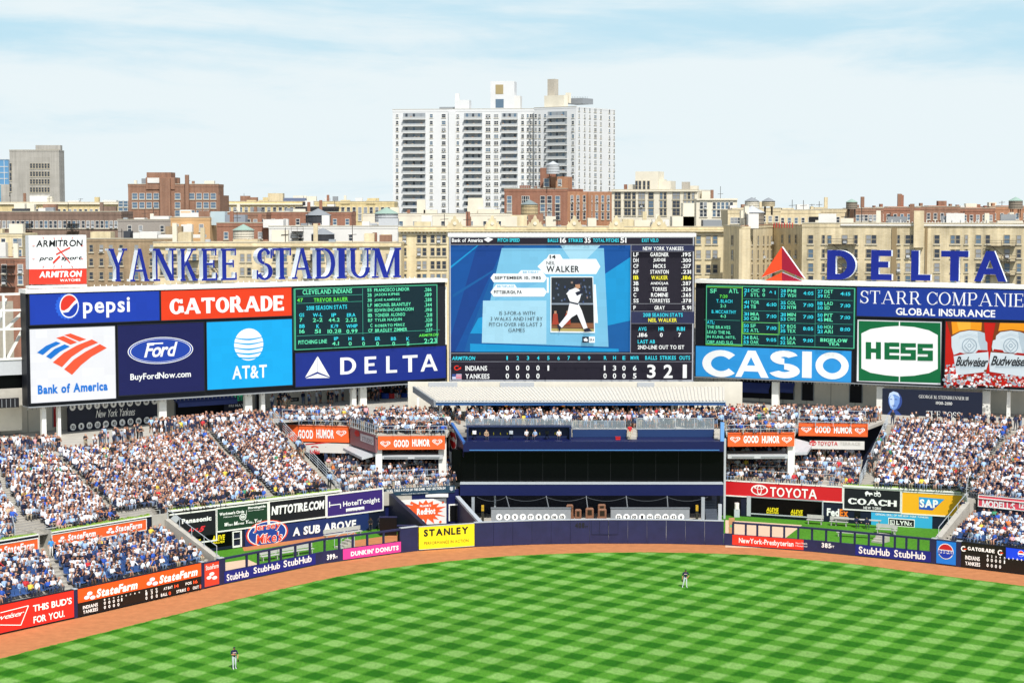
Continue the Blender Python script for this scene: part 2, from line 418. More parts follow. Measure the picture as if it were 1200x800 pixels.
def clay():
    m = mat('clay_track', 'b87a50', 0.95, var=0.16, vscale=1.1, spec=.1)
    return m
def turf(name='mown_turf', plain=False):
    m = bpy.data.materials.new(name); m.use_nodes = True; n = m.node_tree.nodes; l = m.node_tree.links; b = n['Principled BSDF']
    b.inputs['Roughness'].default_value = .9; b.inputs['Specular IOR Level'].default_value = .15
    ge = n.new('ShaderNodeNewGeometry')
    def noise(sc, det, rough=.6):
        mp = n.new('ShaderNodeMapping'); mp.inputs['Scale'].default_value = sc; l.new(ge.outputs['Position'], mp.inputs[0])
        q = n.new('ShaderNodeTexNoise'); q.inputs['Scale'].default_value = 1; q.inputs['Detail'].default_value = det; q.inputs['Roughness'].default_value = rough
        l.new(mp.outputs[0], q.inputs['Vector']); return q.outputs['Fac']
    def ma(op, a, b_=None, c=None):
        q = n.new('ShaderNodeMath'); q.operation = op
        for i, v in enumerate((a, b_, c)):
            if v is None: continue
            if isinstance(v, (int, float)): q.inputs[i].default_value = v
            else: l.new(v, q.inputs[i])
        return q.outputs[0]
    def mrange(v, a, b_, c, d):
        q = n.new('ShaderNodeMapRange'); l.new(v, q.inputs[0])
        for i, k in enumerate((a, b_, c, d)): q.inputs[i + 1].default_value = k
        return q.outputs[0]
    # two families of mower passes
    va = np.array([.634, 1.0]); va /= np.linalg.norm(va); vb = np.array([-1.297, 1.0]); vb /= np.linalg.norm(vb)
    M = np.linalg.inv(np.array([va, vb]).T); p0 = np.array(onz(621.25, 790.75)[:2]); per = 3.32
    edge = ma('MULTIPLY', ma('SUBTRACT', noise((1.2, 1.2, 1.2), 4), .5), .6)
    st = []
    for k in (0, 1):
        c = n.new('ShaderNodeVectorMath'); c.operation = 'DOT_PRODUCT'; l.new(ge.outputs['Position'], c.inputs[0]); c.inputs[1].default_value = (M[k][0], M[k][1], 0)
        off = float(M[k] @ p0)
        ph = ma('ADD', ma('MULTIPLY', ma('SUBTRACT', c.outputs['Value'], off), 2 * math.pi / per), edge)
        st.append(mrange(ma('COSINE', ph), -.38, .38, 0, 1))      # 1 = pass that shows dark
    tot = ma('MULTIPLY', ma('ADD', st[0], st[1]), .5)
    cr = n.new('ShaderNodeValToRGB'); e = cr.color_ramp.elements
    e[0].position = 0; e[0].color = (*lin('76a250'), 1); e[1].position = 1; e[1].color = (*lin('226204'), 1)
    k = e.new(.5); k.color = (*lin('4a8422'), 1)
    if plain: cr.inputs[0].default_value = .5
    else: l.new(tot, cr.inputs[0])
    fine = noise((4.2, 1.5, 4), 6, .8); big = noise((.12, .12, .1), 4)
    f = ma('MULTIPLY', mrange(fine, .3, .7, .68, 1.32), mrange(big, .3, .7, .88, 1.12))
    v = n.new('ShaderNodeVectorMath'); v.operation = 'SCALE'; l.new(cr.outputs[0], v.inputs[0]); l.new(f, v.inputs['Scale'])
    # dry, yellowish flecks
    sp_ = mrange(noise((7, 3.5, 7), 2), .70, .78, 0, .55); mx = n.new('ShaderNodeMix'); mx.data_type = 'RGBA'
    l.new(sp_, mx.inputs[0]); l.new(v.outputs[0], mx.inputs[6]); mx.inputs[7].default_value = (*lin('97a548'), 1)
    l.new(mx.outputs[2], b.inputs['Base Color']); return m
TURF = turf(); TURFP = turf('bullpen_turf', True); CLAY = clay()
SAND = mat('bullpen_dirt', 'd5b79b', .95, var=.08)

# wall base line, photo px
WALLPX = [(-60, 757), (0, 742), (90, 724), (236, 690.5), (260, 685), (380, 660), (485, 645.5), (556, 640.5), (630, 637.5), (700, 636.5), (780, 636.8), (848, 638.5), (950, 646), (1090, 660), (1128, 664.5), (1200, 673), (1270, 682)]
WALL = [onz(x, y)[:2] for x, y in WALLPX]
GRASSPX = [(-40, 784), (0, 772), (97, 747.5), (187, 725), (300, 697.5), (350, 686), (407, 673.7), (487, 662), (550, 655.5), (600, 651.5), (690, 648), (780, 647.5), (872, 650), (900, 652), (1000, 661), (1075, 671), (1200, 687), (1270, 697)]
def smooth(px, sub=5):
    o = []
    for i in range(len(px) - 1):
        p0 = px[max(i - 1, 0)]; p1 = px[i]; p2 = px[i + 1]; p3 = px[min(i + 2, len(px) - 1)]
        for k in range(sub):
            t = k / sub
            o.append(tuple(.5 * (2 * p1[j] + (p2[j] - p0[j]) * t + (2 * p0[j] - 5 * p1[j] + 4 * p2[j] - p3[j]) * t * t + (3 * p1[j] - p0[j] - 3 * p2[j] + p3[j]) * t ** 3) for j in (0, 1)))
    o.append(px[-1]); return o
g = MB(); W0 = [(WALL[0][0] - 60, 60)] + WALL + [(WALL[-1][0] + 60, 60)]
strip_from(W0, 0.0, CLAY, g); tag(obj('warning_track', g), kind='structure')
GR = [onz(x, y)[:2] for x, y in smooth(GRASSPX)]
g = MB(); strip_from([(GR[0][0] - 40, 70)] + GR + [(GR[-1][0] + 40, 70)], 0.006, TURF, g)
tag(obj('outfield_grass', g), kind='structure')
# grass stands up a little at the edge
g = MB()
for i in range(len(GR) - 1):
    (x0, y0), (x1, y1) = GR[i], GR[i + 1]; d = Vector((x1 - x0, y1 - y0)).normalized(); nn = Vector((-d.y, d.x))
    L_ = math.hypot(x1 - x0, y1 - y0); k = max(1, int(L_ / .35))
    for j in range(k):
        a = j / k; b_ = (j + 1) / k; w = rnd.uniform(.04, .22)
        ax, ay = x0 + (x1 - x0) * a, y0 + (y1 - y0) * a; bx, by = x0 + (x1 - x0) * b_, y0 + (y1 - y0) * b_
        g.poly([(ax, ay, .009), (bx, by, .009), (bx + nn.x * w * .7, by + nn.y * w * .7, .03), (ax + nn.x * w, ay + nn.y * w, .03)], TURFP)
tag(obj('grass_edge', g), kind='stuff')

# ------------------------------------------------------------------ outfield wall
WZ = 2.45
def wall_at(px):
    """plan point of the wall base at a photo column"""
    for (a, b), (c, d) in zip(zip(WALLPX, WALL), zip(WALLPX[1:], WALL[1:])):
        if a[0] <= px <= c[0]:
            t = (px - a[0]) / (c[0] - a[0]); y = a[1] + (c[1] - a[1]) * t
            return onz(px, y)[:2]
def wpl(x0, x1): return Pl(wall_at(x0), wall_at(x1))
def pad_run(x0, x1, z0=0.0, z1=WZ, name='wall_pad', parent=None, step=18, cap=True):
    n = max(1, round(abs(x1 - x0) / step))
    for i in range(n):
        pl = wpl(x0 + (x1 - x0) * i / n, x0 + (x1 - x0) * (i + 1) / n); mb = MB()
        pl.slab(mb, .012, z0 + .03, pl.len - .012, z1, -.35, 0, NAVY)
        obj(name, mb, parent)
        if cap:
            mb = MB(); pl.slab(mb, -.01, z1 + .003, pl.len + .01, z1 + .07, -.4, .02, RAILM); obj('wall_cap', mb, parent)
c = wall_at(700); wt = thing('outfield_wall', (c[0], c[1], 0), 'long padded navy wall curving round centre field behind the clay track', 'wall')
pad_run(556, 848, parent=wt, step=23); pad_run(87, 91.5, parent=wt); pad_run(236, 240, parent=wt); pad_run(257, 263, parent=wt); pad_run(470, 490, parent=wt)
pad_run(848, 858, parent=wt, z1=1.2, cap=False); pad_run(1091, 1097, parent=wt); pad_run(1120, 1126, parent=wt)
# distance marks on the pads are lettering of the wall
def wall_text(t, x0, yt, yb, x1, m, parent, font='h', track=.1):
    s = Sign.__new__(Sign); s.pl = wpl(x0 - 4, x1 + 4); s.d = 0.0; s.lay = 0; s.root = parent; s.parts = {}
    s.text(t, x0, yt, yb, x1, m, font, track); s.done()
wall_text('408', 674, 612, 618.5, 685, TXK, wt); wall_text('FT', 686, 615.8, 618.4, 689, TXK, wt)
b = MB()
pl = wpl(688, 728)
for a in (.12, .36, .62, .9): pl.slab(b, pl.len * a, .95, pl.len * a + .03, 2.35, 0, .012, NAVYD)
pl.slab(b, pl.len * .12, .93, pl.len * .9, .965, 0, .014, NAVYD); obj('gate_seam', b, wt)
# ------------------------------------------------------------------ signs and screens on the outfield wall
LEDRED = mat('led_red_screen', 'e2281f', .4, emit=.28); LEDOR = mat('led_orange_screen', 'f0551c', .4, emit=.28)
LEDBK = mat('led_dark_screen', '1b1512', .4, emit=.05); LEDW = mat('led_white_text', 'f6f2ea', .5, emit=.35); LEDO2 = mat('led_orange_text', 'ff5326', .5, emit=.5)
LEDWB = mat('led_white_blue', 'dfe8f2', .5, emit=.25)
def base_y(px):
    for a, c in zip(WALLPX, WALLPX[1:]):
        if a[0] <= px <= c[0]: return a[1] + (c[1] - a[1]) * (px - a[0]) / (c[0] - a[0])
def wall_sign(name, label, cat, x0, x1, z0, z1, panel, frame=None, fw=.05, group=None, d=0.0, thick=.3):
    pl = wpl(x0, x1); s = Sign.__new__(Sign); s.pl = pl; s.d = d; s.lay = 0; s.x0 = x0; s.u0 = .01; s.u1 = pl.len - .01; s.zb = z0; s.zt = z1; s.parts = {}
    s.root = thing(name, pl.w(pl.len / 2, z0, d), label, cat, group)
    mb = MB(); pl.slab(mb, s.u0, z0, s.u1, z1, d - thick, d, panel); obj('panel', mb, s.root)
    if frame:
        f = MB()
        for a in ((s.u0, z0 - fw, s.u1, z0), (s.u0, z1, s.u1, z1 + fw)): pl.slab(f, *a, d - thick, d + .03, frame)
        obj('frame', f, s.root)
    return s
def farm_mark(s, cx, cy, r, m):
    """three ovals"""
    for dx, dy in ((0, -.75), (-.95, .55), (.95, .55)): s.ell(cx + dx * r, cy + dy * r, r * .88, r * .62, m)
def box_score(s, px, py, k, m):
    for i, ch in enumerate(('1', '2', '3', '4', '5', '6', '7', '8', '9')): pass

# red screen at far left
s = wall_sign('wall_screen', 'bright red video screen on the low wall, white slogan and bow tie outline', 'screen', -60, 87, .16, WZ, LEDRED, FRAME)
s.text("THIS BUD'S", 38.5, 708.5, 716.5, 84, LEDW, 'b', .05); s.text('FOR YOU.', 39, 722, 730, 75.5, LEDW, 'b', .05)
s.text('Budweiser', -24, 725, 731, 28.5, LEDW, 'r', .02, .35)
for a, b_ in (((0, 717.4), (33, 709)), ((33, 709), (24, 731.8)), ((24, 731.8), (-6, 731.6))):
    dx, dy = b_[0] - a[0], b_[1] - a[1]; l_ = math.hypot(dx, dy); nx, ny = -dy / l_ * .45, dx / l_ * .45
    s.poly([(a[0] + nx, a[1] + ny), (b_[0] + nx, b_[1] + ny), (b_[0] - nx, b_[1] - ny), (a[0] - nx, a[1] - ny)], LEDW)
s.done()
# scoreboard let into the left wall
s = wall_sign('wall_scoreboard', 'long black line score screen under an orange banner in the left wall', 'scoreboard', 91.5, 236, .16, WZ, LEDBK, FRAME)
s.frac([(0, .48), (1, .48), (1, 1), (0, 1)], LEDOR, 'banner')
for cx, cy, x0, yt, yb, x1 in ((105, 697.5, 112.5, 690, 700, 161), (178, 681, 186, 674, 683.5, 231)):
    farm_mark(s, cx, cy, 3.6, LEDWB); s.text('StateFarm', x0, yt, yb, x1, LEDW, 'h', .04, .2)
def rowy(px, t):
    """photo row at column px for the fraction t of the wall height"""
    p = wall_at(px); top = HC - 0; import_y = None
    z = WZ * t; Y = p[1]
    # invert at(): find the row whose height at depth Y is z
    lo, hi = 400, 900
    for _ in range(40):
        mid = (lo + hi) / 2
        if at(px, mid, Y)[2] > z: lo = mid
        else: hi = mid
    return lo
def wtext(s, t, x0, x1, ta, tb, m, font='b', **k): s.text(t, x0, rowy(x0, ta), rowy(x0, tb), x1, m, font, **k)
wtext(s, 'INDIANS', 96.5, 114, .39, .27, LEDW); wtext(s, 'YANKEES', 96.5, 114, .23, .11, LEDW)
for i, x in enumerate((121, 126, 131, 136, 140, 145, 150, 155, 160)):
    wtext(s, str(i + 1), x, x + 1.5, .47, .42, LEDW)
    if i < 4: wtext(s, '0', x - .2, x + 2, .38, .27, LEDW); wtext(s, '0', x - .2, x + 2, .23, .12, LEDW)
    if i == 4: wtext(s, '1', x, x + 1.3, .38, .27, LEDW)
for x, a, b_, h in ((168, '1', '0', 'R'), (174, '3', '0', 'H'), (179.5, '0', '0', 'E')):
    wtext(s, h, x, x + 2, .47, .42, LEDW); wtext(s, a, x, x + 2, .40, .29, LEDW); wtext(s, b_, x, x + 2, .25, .13, LEDW)
wtext(s, 'AT BAT', 188.5, 199, .44, .34, LEDW); wtext(s, '14', 201, 206, .45, .33, LEDO2); wtext(s, 'POS', 214, 221, .44, .34, LEDW); wtext(s, '16', 223, 228, .45, .33, LEDO2)
wtext(s, 'BALL', 185, 192.5, .24, .13, LEDW); wtext(s, '0', 194, 196.5, .25, .12, LEDO2); wtext(s, 'STRIKE', 203, 214, .24, .13, LEDW); wtext(s, '0', 215.5, 218, .25, .12, LEDO2); wtext(s, 'OUT', 222, 229, .24, .13, LEDW); wtext(s, '1', 230, 231.5, .25, .12, LEDO2)
s.done()
s = wall_sign('wall_banner', 'small square red orange banner with white ovals beside the left bullpen fence', 'banner', 240, 257, .16, 2.3, mat('red_orange_print', 'e2442c', .55), NAVY)
s.text('StateFarm', 241, 662.5, 668, 256, TXW, 'b', .04); farm_mark(s, 248, 674.5, 3.4, TXW); s.done()
# Stanley-type yellow board
s = wall_sign('wall_banner', 'yellow wall banner with heavy black lettering left of the centre field pads', 'banner', 491, 556, .14, WZ - .05, YELLOW, RAILM, .04)
s.text('STANLEY', 496.5, 620, 628.5, 549, TXK, 'h', .1); s.text('PERFORMANCE IN ACTION', 497, 634.5, 638, 549, mat('brown_print', '6f6320', .6), 'r', .12)
s.frac([(.485, 0), (.49, 0), (.49, 1), (.485, 1)], mat('banner_seam', 'c9b414', .6), 'seam'); s.done()
# right wall
s = wall_sign('wall_banner', 'square blue banner with a red white and blue roundel beside the right bullpen fence', 'banner', 1097, 1120, .14, 2.38, mat('bright_blue_print', '1c7fe0', .5), NAVY)
def globe(s, cx, cy, r, word=None):
    s.ell(cx, cy, r, r, TXW); s.ell(cx, cy, r * .9, r * .9, RED, a0=12, a1=168, n=16)
    s.ell(cx, cy, r * .9, r * .9, mat('deep_blue_print', '1638b0', .5), a0=198, a1=342, n=16)
    if word: s.text(word, cx - r * .92, cy - r * .20, cy + r * .28, cx + r * .92, mat('deep_blue_print', '1638b0'), 'h', .05)
globe(s, 1108.3, 645.6, 9.2, 'PEPSI'); s.done()
s = wall_sign('wall_scoreboard', 'black line score screen with a blue end panel in the right wall', 'scoreboard', 1126, 1268, .12, WZ, LEDBK, FRAME)
LEDBL = mat('led_blue_screen', '1740d8', .4, emit=.3)
s.poly([(1179, 641), (1266, 652), (1266, 664), (1179, 653.5)], LEDBL, 'banner')
s.ell(1196.5, 648.3, 3.6, 3.6, LEDW); s.ell(1196.5, 648.3, 3.2, 3.2, LEDRED, a0=10, a1=170); s.ell(1196.5, 648.3, 3.2, 3.2, LEDBL, a0=200, a1=340)
def gmark(s, cx, cy, r):
    s.ell(cx, cy, r, r, LEDW, a0=50, a1=320, rin=.62, n=16); s.poly([(cx, cy), (cx + r, cy), (cx + r, cy + .9), (cx, cy + .9)], LEDO2)
gmark(s, 1129.5, 642.5, 3.2); gmark(s, 1172.5, 647, 3.2)
wtext(s, 'GATORADE', 1134.5, 1166, .87, .72, LEDW, 'slab')
wtext(s, 'INDIANS', 1131.5, 1148.5, .50, .34, LEDW); wtext(s, 'YANKEES', 1131.5, 1149, .27, .12, LEDW)
for i, x in enumerate((1157, 1162, 1167, 1172, 1177.5, 1182.5, 1187.5, 1192.5, 1197.5)):
    wtext(s, str(i + 1), x, x + 1.6, .62, .54, LEDW)
    if i < 4: wtext(s, '0', x - .2, x + 2, .49, .36, LEDW); wtext(s, '0', x - .2, x + 2, .28, .15, LEDW)
    if i == 4: wtext(s, '1', x, x + 1.3, .49, .36, LEDW)
s.done()

# ------------------------------------------------------------------ bullpen fences
def bull_fence(x0, x1, label, posts, extra_end):
    c = wall_at((x0 + x1) / 2); t = thing('bullpen_fence', (c[0], c[1], 0), label, 'fence')
    n = 9
    m1 = MB(); m2 = MB()
    for i in range(n):
        pl = wpl(x0 + (x1 - x0) * i / n, x0 + (x1 - x0) * (i + 1) / n)
        pl.slab(m1, 0, .02, pl.len, 1.17, -.28, -.03, NAVY); pl.slab(m2, 0, 2.28, pl.len, 2.46, -.2, .02, NAVY)
    obj('lower_panel', m1, t); obj('top_rail', m2, t)
    for p in posts:
        pl = wpl(p - 1, p + 1); m = MB(); pl.slab(m, pl.len / 2 - .09, 1.17, pl.len / 2 + .09, 2.28, -.17, 0, NAVY); obj('post', m, t)
    return t
NS = [('StubHub', 'white')]
fl = bull_fence(263, 470, 'navy open bullpen fence on the left with advertising along its lower half', [263.5, 290, 303.5, 316.5, 330, 347, 364, 381, 398, 414, 431, 450, 470], None)
fr = bull_fence(858, 1091, 'navy open bullpen fence on the right with advertising along its lower half', [858.5, 873.5, 887, 903, 918.5, 935, 951, 967.5, 984.5, 1001, 1017.5, 1034.5, 1048, 1061.5, 1075.5, 1090], None)
STUB = mat('royal_blue_print', '17237c', .5)
def low_banner(x0, x1, m, label, parts, name='fence_banner'):
    s = wall_sign(name, label, 'banner', x0, x1, .12, 1.15, m, None, d=.0, thick=.028)
    for p in parts: s.text(*p[:6], **(p[6] if len(p) > 6 else {}))
    s.done(); return s
low_banner(263, 316, STUB, 'royal blue strip with one white word at the left end of the left bullpen fence', [('StubHub', 265.5, 672.5, 680.5, 291.5, TXW, {'font': 'b', 'track': .06}), ('StubHub', 296, 666.5, 674.5, 326, TXW, {'font': 'b', 'track': .06})][:1])
low_banner(316, 370, STUB, 'royal blue strip with two white words, right of its twin on the left bullpen fence', [('StubHub', 297, 664.5, 672, 328, TXW, {'font': 'b', 'track': .06}), ('StubHub', 332, 656.5, 664.5, 365, TXW, {'font': 'b', 'track': .06})])
low_banner(402, 470, PINK, 'bright pink strip with white lettering on the left bullpen fence', [("DUNKIN' DONUTS", 411, 645.8, 651.5, 467, TXW, {'font': 'h', 'track': .07})])
wall_text('399', 383, 649.5, 656, 392.5, TXW, fl); wall_text('FT', 392.8, 651.5, 654, 395.5, TXW, fl)
s = low_banner(858, 948, mat('scarlet_print', 'e8331f', .5), 'scarlet strip with white lettering at the left end of the right bullpen fence', [('NewYork-Presbyterian', 866, 629.5, 637.3, 930, TXW, {'font': 'b', 'track': .05}), ('Heart Health', 932.5, 634.5, 636.8, 946, TXW, {'font': 'r', 'track': .08}), ('Hospital', 932.5, 638, 640.2, 946, TXW, {'font': 'r', 'track': .08})])
low_banner(1002, 1091, STUB, 'royal blue strip with a white word twice on the right bullpen fence', [('StubHub', 1006.5, 639.5, 648, 1043, TXW, {'font': 'b', 'track': .06}), ('StubHub', 1048, 643.5, 652, 1085, TXW, {'font': 'b', 'track': .06})])
wall_text('385', 963, 635.3, 641, 974, TXW, fr); wall_text('FT', 974.3, 638.8, 641.3, 977.5, TXW, fr)

# ------------------------------------------------------------------ bullpens: ground, back walls, hoardings
BL = plpx(190, 177, 449, 193.5)                 # back wall of the left bullpen
BR = plpx(850, 201.5, 1130, 192)              # back wall of the right bullpen
g = MB(); A = [wall_at(x) for x in (262, 300, 340, 380, 430, 486)]
strip_from(A + [BL.w(BL.len + 4, 0)[:2], BL.w(-2, 0)[:2]], 0.004, TURFP, g); tag(obj('bullpen_lawn', g), kind='structure')
g = MB(); A = [wall_at(x) for x in (850, 900, 950, 1000, 1050, 1096)]
strip_from(A + [BR.w(BR.len + 2, 0)[:2], BR.w(-3, 0)[:2]], 0.004, TURFP, g); tag(obj('bullpen_lawn', g), kind='structure')
g = MB(); strip_from([onz(x, y)[:2] for x, y in ((263, 683), (296, 675), (310, 664), (290, 655), (255, 660))], .009, SAND, g)
strip_from([onz(x, y)[:2] for x, y in ((420, 652), (486, 644), (472, 625), (408, 634))], .009, CLAY, g)
strip_from([onz(x, y)[:2] for x, y in ((286, 645.5), (420, 626), (414, 622.5), (284, 641))], .0095, CLAY, g)
tag(obj('bullpen_mound', g), kind='structure')
g = MB(); strip_from([onz(x, y)[:2] for x, y in ((850, 641), (905, 642), (940, 615), (850, 609))], .009, SAND, g)
tag(obj('bullpen_mound', g), kind='structure')

def back_wall(pl, name, label, u0, u1, zt, m):
    t = thing(name, pl.w((u0 + u1) / 2, 0), label, 'wall'); mb = MB(); pl.slab(mb, u0, 0, u1, zt, -.6, -.06, m); obj('wall', mb, t); return t
bwl = back_wall(BL, 'bullpen_wall', 'dark back wall of the left bullpen under the row of black green and purple hoardings', -.5, BL.len + .2, 4.15, NAVYD)
bwr = back_wall(BR, 'bullpen_wall', 'dark navy back wall of the right bullpen under the red banner', -.3, BR.len, 3.75, NAVYD)
def hoard(pl, label, x0, yt, yb, x1, yt1, yb1, m, frame=WHITE, fw=.14, cat='hoarding', **k):
    return Sign(pl, 'hoarding', label, cat, x0, yt, yb, x1, m, yt1=yt1, yb1=yb1, frame=frame, fw=fw, thick=.1, **k)
BKP = mat('black_print', '14151c', .5); GRNP = mat('dark_green_print', '183a26', .5); PURP = mat('purple_print', '3a2770', .5)
s = hoard(BL, 'black hoarding with white lettering and a silver figure at the left of the bullpen row', 191, 605, 645, 252.5, 597, 627, BKP)
SIL = mat('silver_print', 'b9bcc2', .4)
s.poly([(196, 611), (203, 604), (208, 603.5), (210, 608), (205, 614), (199, 616)], SIL); s.poly([(192.5, 609), (195.5, 608.5), (196.5, 613), (193.5, 615)], SIL)
s.poly([(199, 616), (205, 612.5), (206.5, 622), (205.8, 626), (203, 626.5), (202.5, 620), (200, 622)], SIL)
s.text('Panasonic', 213, 607.8, 613.6, 247.5, TXW, 'h', .05); s.text('Arc', 220, 618.5, 623, 232, mat('red_letter', 'e0303a'), 'h', .04, .4); s.text('5', 232, 616.5, 623, 240.5, mat('red_letter', 'e0303a'), 'h', .04, .4); s.done()
s = hoard(BL, 'dark green hoarding with white lettering and a round emblem', 254.5, 596.5, 623.5, 313, 589, 613, GRNP)
s.text("Workmen's Circle", 257, 600.5, 604, 286, TXW, 'h', .05); s.text('Multicare Center', 262, 604.8, 606.5, 281, TXW, 'r', .06); s.rect(288.3, 597.5, 288.8, 603, TXW); s.text('Morningside', 290.5, 593.5, 597, 311, TXW, 'h', .05); s.text('House Nursing Care', 290.5, 597.6, 599.2, 309, TXW, 'r', .06)
s.ell(284.3, 605.2, 4, 4, TXW); s.ell(284.3, 605.2, 3, 3, GRNP, rin=.7); s.rect(283.9, 603, 284.6, 607.6, GRNP)
s.text('What Moves You...You!', 262.5, 612.3, 616.5, 306, TXW, 'slab', .04, .15); s.done()
s = hoard(BL, 'black hoarding with rough white hand lettering', 316, 587.5, 612.5, 381, 580.5, 605, BKP)
s.text('NITTOTIRE.COM', 318, 593, 603.5, 380, TXW, 'h', .03, .12); s.done()
s = hoard(BL, 'purple hoarding with white lettering and a bed symbol', 383.5, 580, 604, 448, 573.5, 597.5, PURP)
s.text('HotelTonight', 402, 587.3, 595, 445, TXW, 'b', .05); s.rect(385.5, 587.5, 386.6, 594, TXW); s.rect(385.5, 591.3, 399, 592.4, TXW); s.rect(398.3, 590.6, 399.3, 595.4, TXW)
s.frac([(.33, .11), (.66, .11), (.66, .27), (.33, .27)], TXW); s.text('Download the App', 406.5, 597.6, 600, 426, PURP, 'b', .06); s.done()
# lower row: glazed bullpen lounge and the wide navy sign
t = thing('bullpen_lounge', BL.w(4, 0), 'glazed room with yellow lettering under the black hoarding in the left bullpen', 'room')
mb = MB(); a, _ = BL.uv(192, 630); b_, _ = BL.uv(272, 630); BL.slab(mb, a, .35, b_, 1.72, -.06, .0, GLASSD); obj('window', mb, t)
mb = MB(); c_, _ = BL.uv(268.5, 630); BL.slab(mb, a, .1, b_, .35, -.06, .06, NAVYD); obj('sill', mb, t)
mb = MB(); d_, _ = BL.uv(283, 630); BL.slab(mb, b_ + .02, .1, b_ + .14, 1.75, -.05, .08, WHITE); BL.slab(mb, d_ - .15, .1, d_, 1.75, -.05, .08, WHITE); BL.slab(mb, b_ + .17, .1, d_ - .2, .28, -.05, .07, WHITE); BL.slab(mb, b_ + .17, .95, d_ - .2, .99, -.05, .07, WHITE); BL.slab(mb, b_ + .17, 1.65, d_ - .2, 1.75, -.05, .07, WHITE); obj('door_frame', mb, t)
s = Sign.__new__(Sign); s.pl = BL; s.d = .005; s.lay = 0; s.root = t; s.parts = {}
YL = mat('yellow_letter', 'f2dc1a', .5)
for dx, dy in ((0, 0), (-28.5, 5.6)):
    s.text('ALEVE', 248.5 + dx, 627.5 + dy, 634 + dy, 263.5 + dx, YL, 'h', .04, .2); s.text('BULLPEN', 249.5 + dx, 634.5 + dy, 637 + dy, 263 + dx, YL, 'h', .06, .2)
s.done()
s = hoard(BL, 'wide navy sign with large white lettering and a round red and blue badge', 287, 619.5, 641, 432, 601.5, 620.5, mat('navy_print', '1e2f63', .5), frame=None)
BLU = mat('badge_blue', '1f3f92', .5); BRD = mat('badge_red', 'dd4632', .5)
s.ell(313, 624.5, 24.5, 15.5, BRD, n=30); s.ell(313, 624.5, 22.8, 14.3, TXW, n=30); s.ell(313, 624.5, 21.6, 13.5, BLU, n=30)
for t_, x0, yt, yb, x1 in (('Jersey', 297, 614.5, 624, 329, ), ("Mike's", 300, 626, 637, 330)):
    s.text(t_, x0 - .8, yt - .7, yb + .7, x1 + .8, TXW, 'h', .0, .1); s.text(t_, x0, yt, yb, x1, BRD, 'b', .04, .1)
s.text('A SUB ABOVE', 342.5, 618, 628, 417, TXW, 'h', .06, .06); s.done()
# right bullpen
s = hoard(BR, 'long red banner with white oval emblem and lettering over the right bullpen', 850.5, 565, 581, 987, 569.5, 586, mat('deep_red_print', 'cc1a22', .5))
s.ell(890, 573.8, 10, 6.2, TXW, rin=.84, n=28); s.ell(890, 571, 6.2, 2.2, TXW, rin=.75); s.ell(890, 573.8, 2.7, 6, TXW, rin=.7)
s.text('TOYOTA', 902.5, 570.2, 581, 957.5, TXW, 'block', .08); s.done()
s = hoard(BR, 'black hoarding with white serif lettering and a horse carriage emblem', 989.5, 571.5, 595.5, 1055, 575, 599.5, BKP)
s.text('COACH', 994, 582.8, 590, 1051, TXW, 'slab', .05); s.text('NEW YORK', 1012, 592.8, 596, 1033, TXW, 'b', .14)
for p in ([(1013.5, 577), (1015, 575.5), (1017, 575), (1018.5, 577), (1022, 577), (1023, 579.5), (1020, 579), (1019.5, 581), (1018.8, 581), (1018.5, 579), (1016, 579), (1015.5, 581), (1014.8, 581)],): s.poly(p, TXW)
s.ell(1026, 579.6, 1.8, 1.8, TXW, rin=.6, n=14); s.ell(1030.3, 579.6, 2.2, 2.2, TXW, rin=.6, n=14); s.poly([(1024, 576), (1026, 577), (1031, 576), (1031.5, 578), (1025, 578.6)], TXW); s.rect(1027.5, 574.3, 1028.3, 576.5, TXW); s.done()
GOLD = mat('gold_print', 'f5b31c', .5)
s = hoard(BR, 'gold hoarding with a blue tab and white lettering above the steps', 1057.5, 576, 600, 1128, 580.5, 605.5, GOLD)
CY1 = mat('azure_print', '2d9fd8', .5); CY2 = mat('cobalt_print', '1f55b8', .5)
s.poly([(1077, 582), (1107, 584.5), (1092.7, 597.5), (1077, 596.3)], CY2); s.poly([(1077, 582), (1107, 584.5), (1100, 590.9), (1077, 589.3)], CY1)
s.text('SAP', 1077.8, 584.2, 594, 1099.5, TXW, 'h', .02); s.done()
CYAN = mat('sky_blue_print', '39aede', .5)
s = hoard(BR, 'sky blue sign with a framed black name plate at the back of the right bullpen', 1021, 599, 621, 1092.5, 605, 628, CYAN, frame=None)
s.text('OFFICIAL GRILL OF THE NEW YORK YANKEES', 1026, 601, 603.2, 1088, TXW, 'b', .1)
s.poly([(1041, 606), (1072, 608.3), (1072, 618.2), (1041, 616)], TXW); s.poly([(1041.8, 607.2), (1071.2, 609.3), (1071.2, 617), (1041.8, 615)], TXK)
s.text('LYNX', 1050.5, 609.3, 614.5, 1069, TXW, 'wide', .05); s.rect(1043, 608.8, 1048.6, 614, TXW); s.rect(1043.9, 609.6, 1047.8, 613.3, TXK); s.text('L', 1044.7, 610, 613, 1047, TXW, 'h'); s.done()
t = thing('bullpen_window', BR.w(6, 0), 'wide dark window with two yellow words under the red banner', 'window')
mb = MB(); a, _ = BR.uv(880, 600); b_, _ = BR.uv(963.5, 600); BR.slab(mb, a, .45, b_, 2.2, -.06, .0, GLASSD); obj('glass', mb, t)
mb = MB(); BR.slab(mb, a - .45, .1, a - .01, 2.35, -.05, .12, RAILM); BR.slab(mb, a, 2.2, b_, 2.32, -.05, .1, STEEL); BR.slab(mb, b_, .3, b_ + .12, 2.32, -.05, .1, RAILM); BR.slab(mb, a, .33, b_, .45, -.05, .1, RAILM); obj('frame', mb, t)
s = Sign.__new__(Sign); s.pl = BR; s.d = .005; s.lay = 0; s.root = t; s.parts = {}
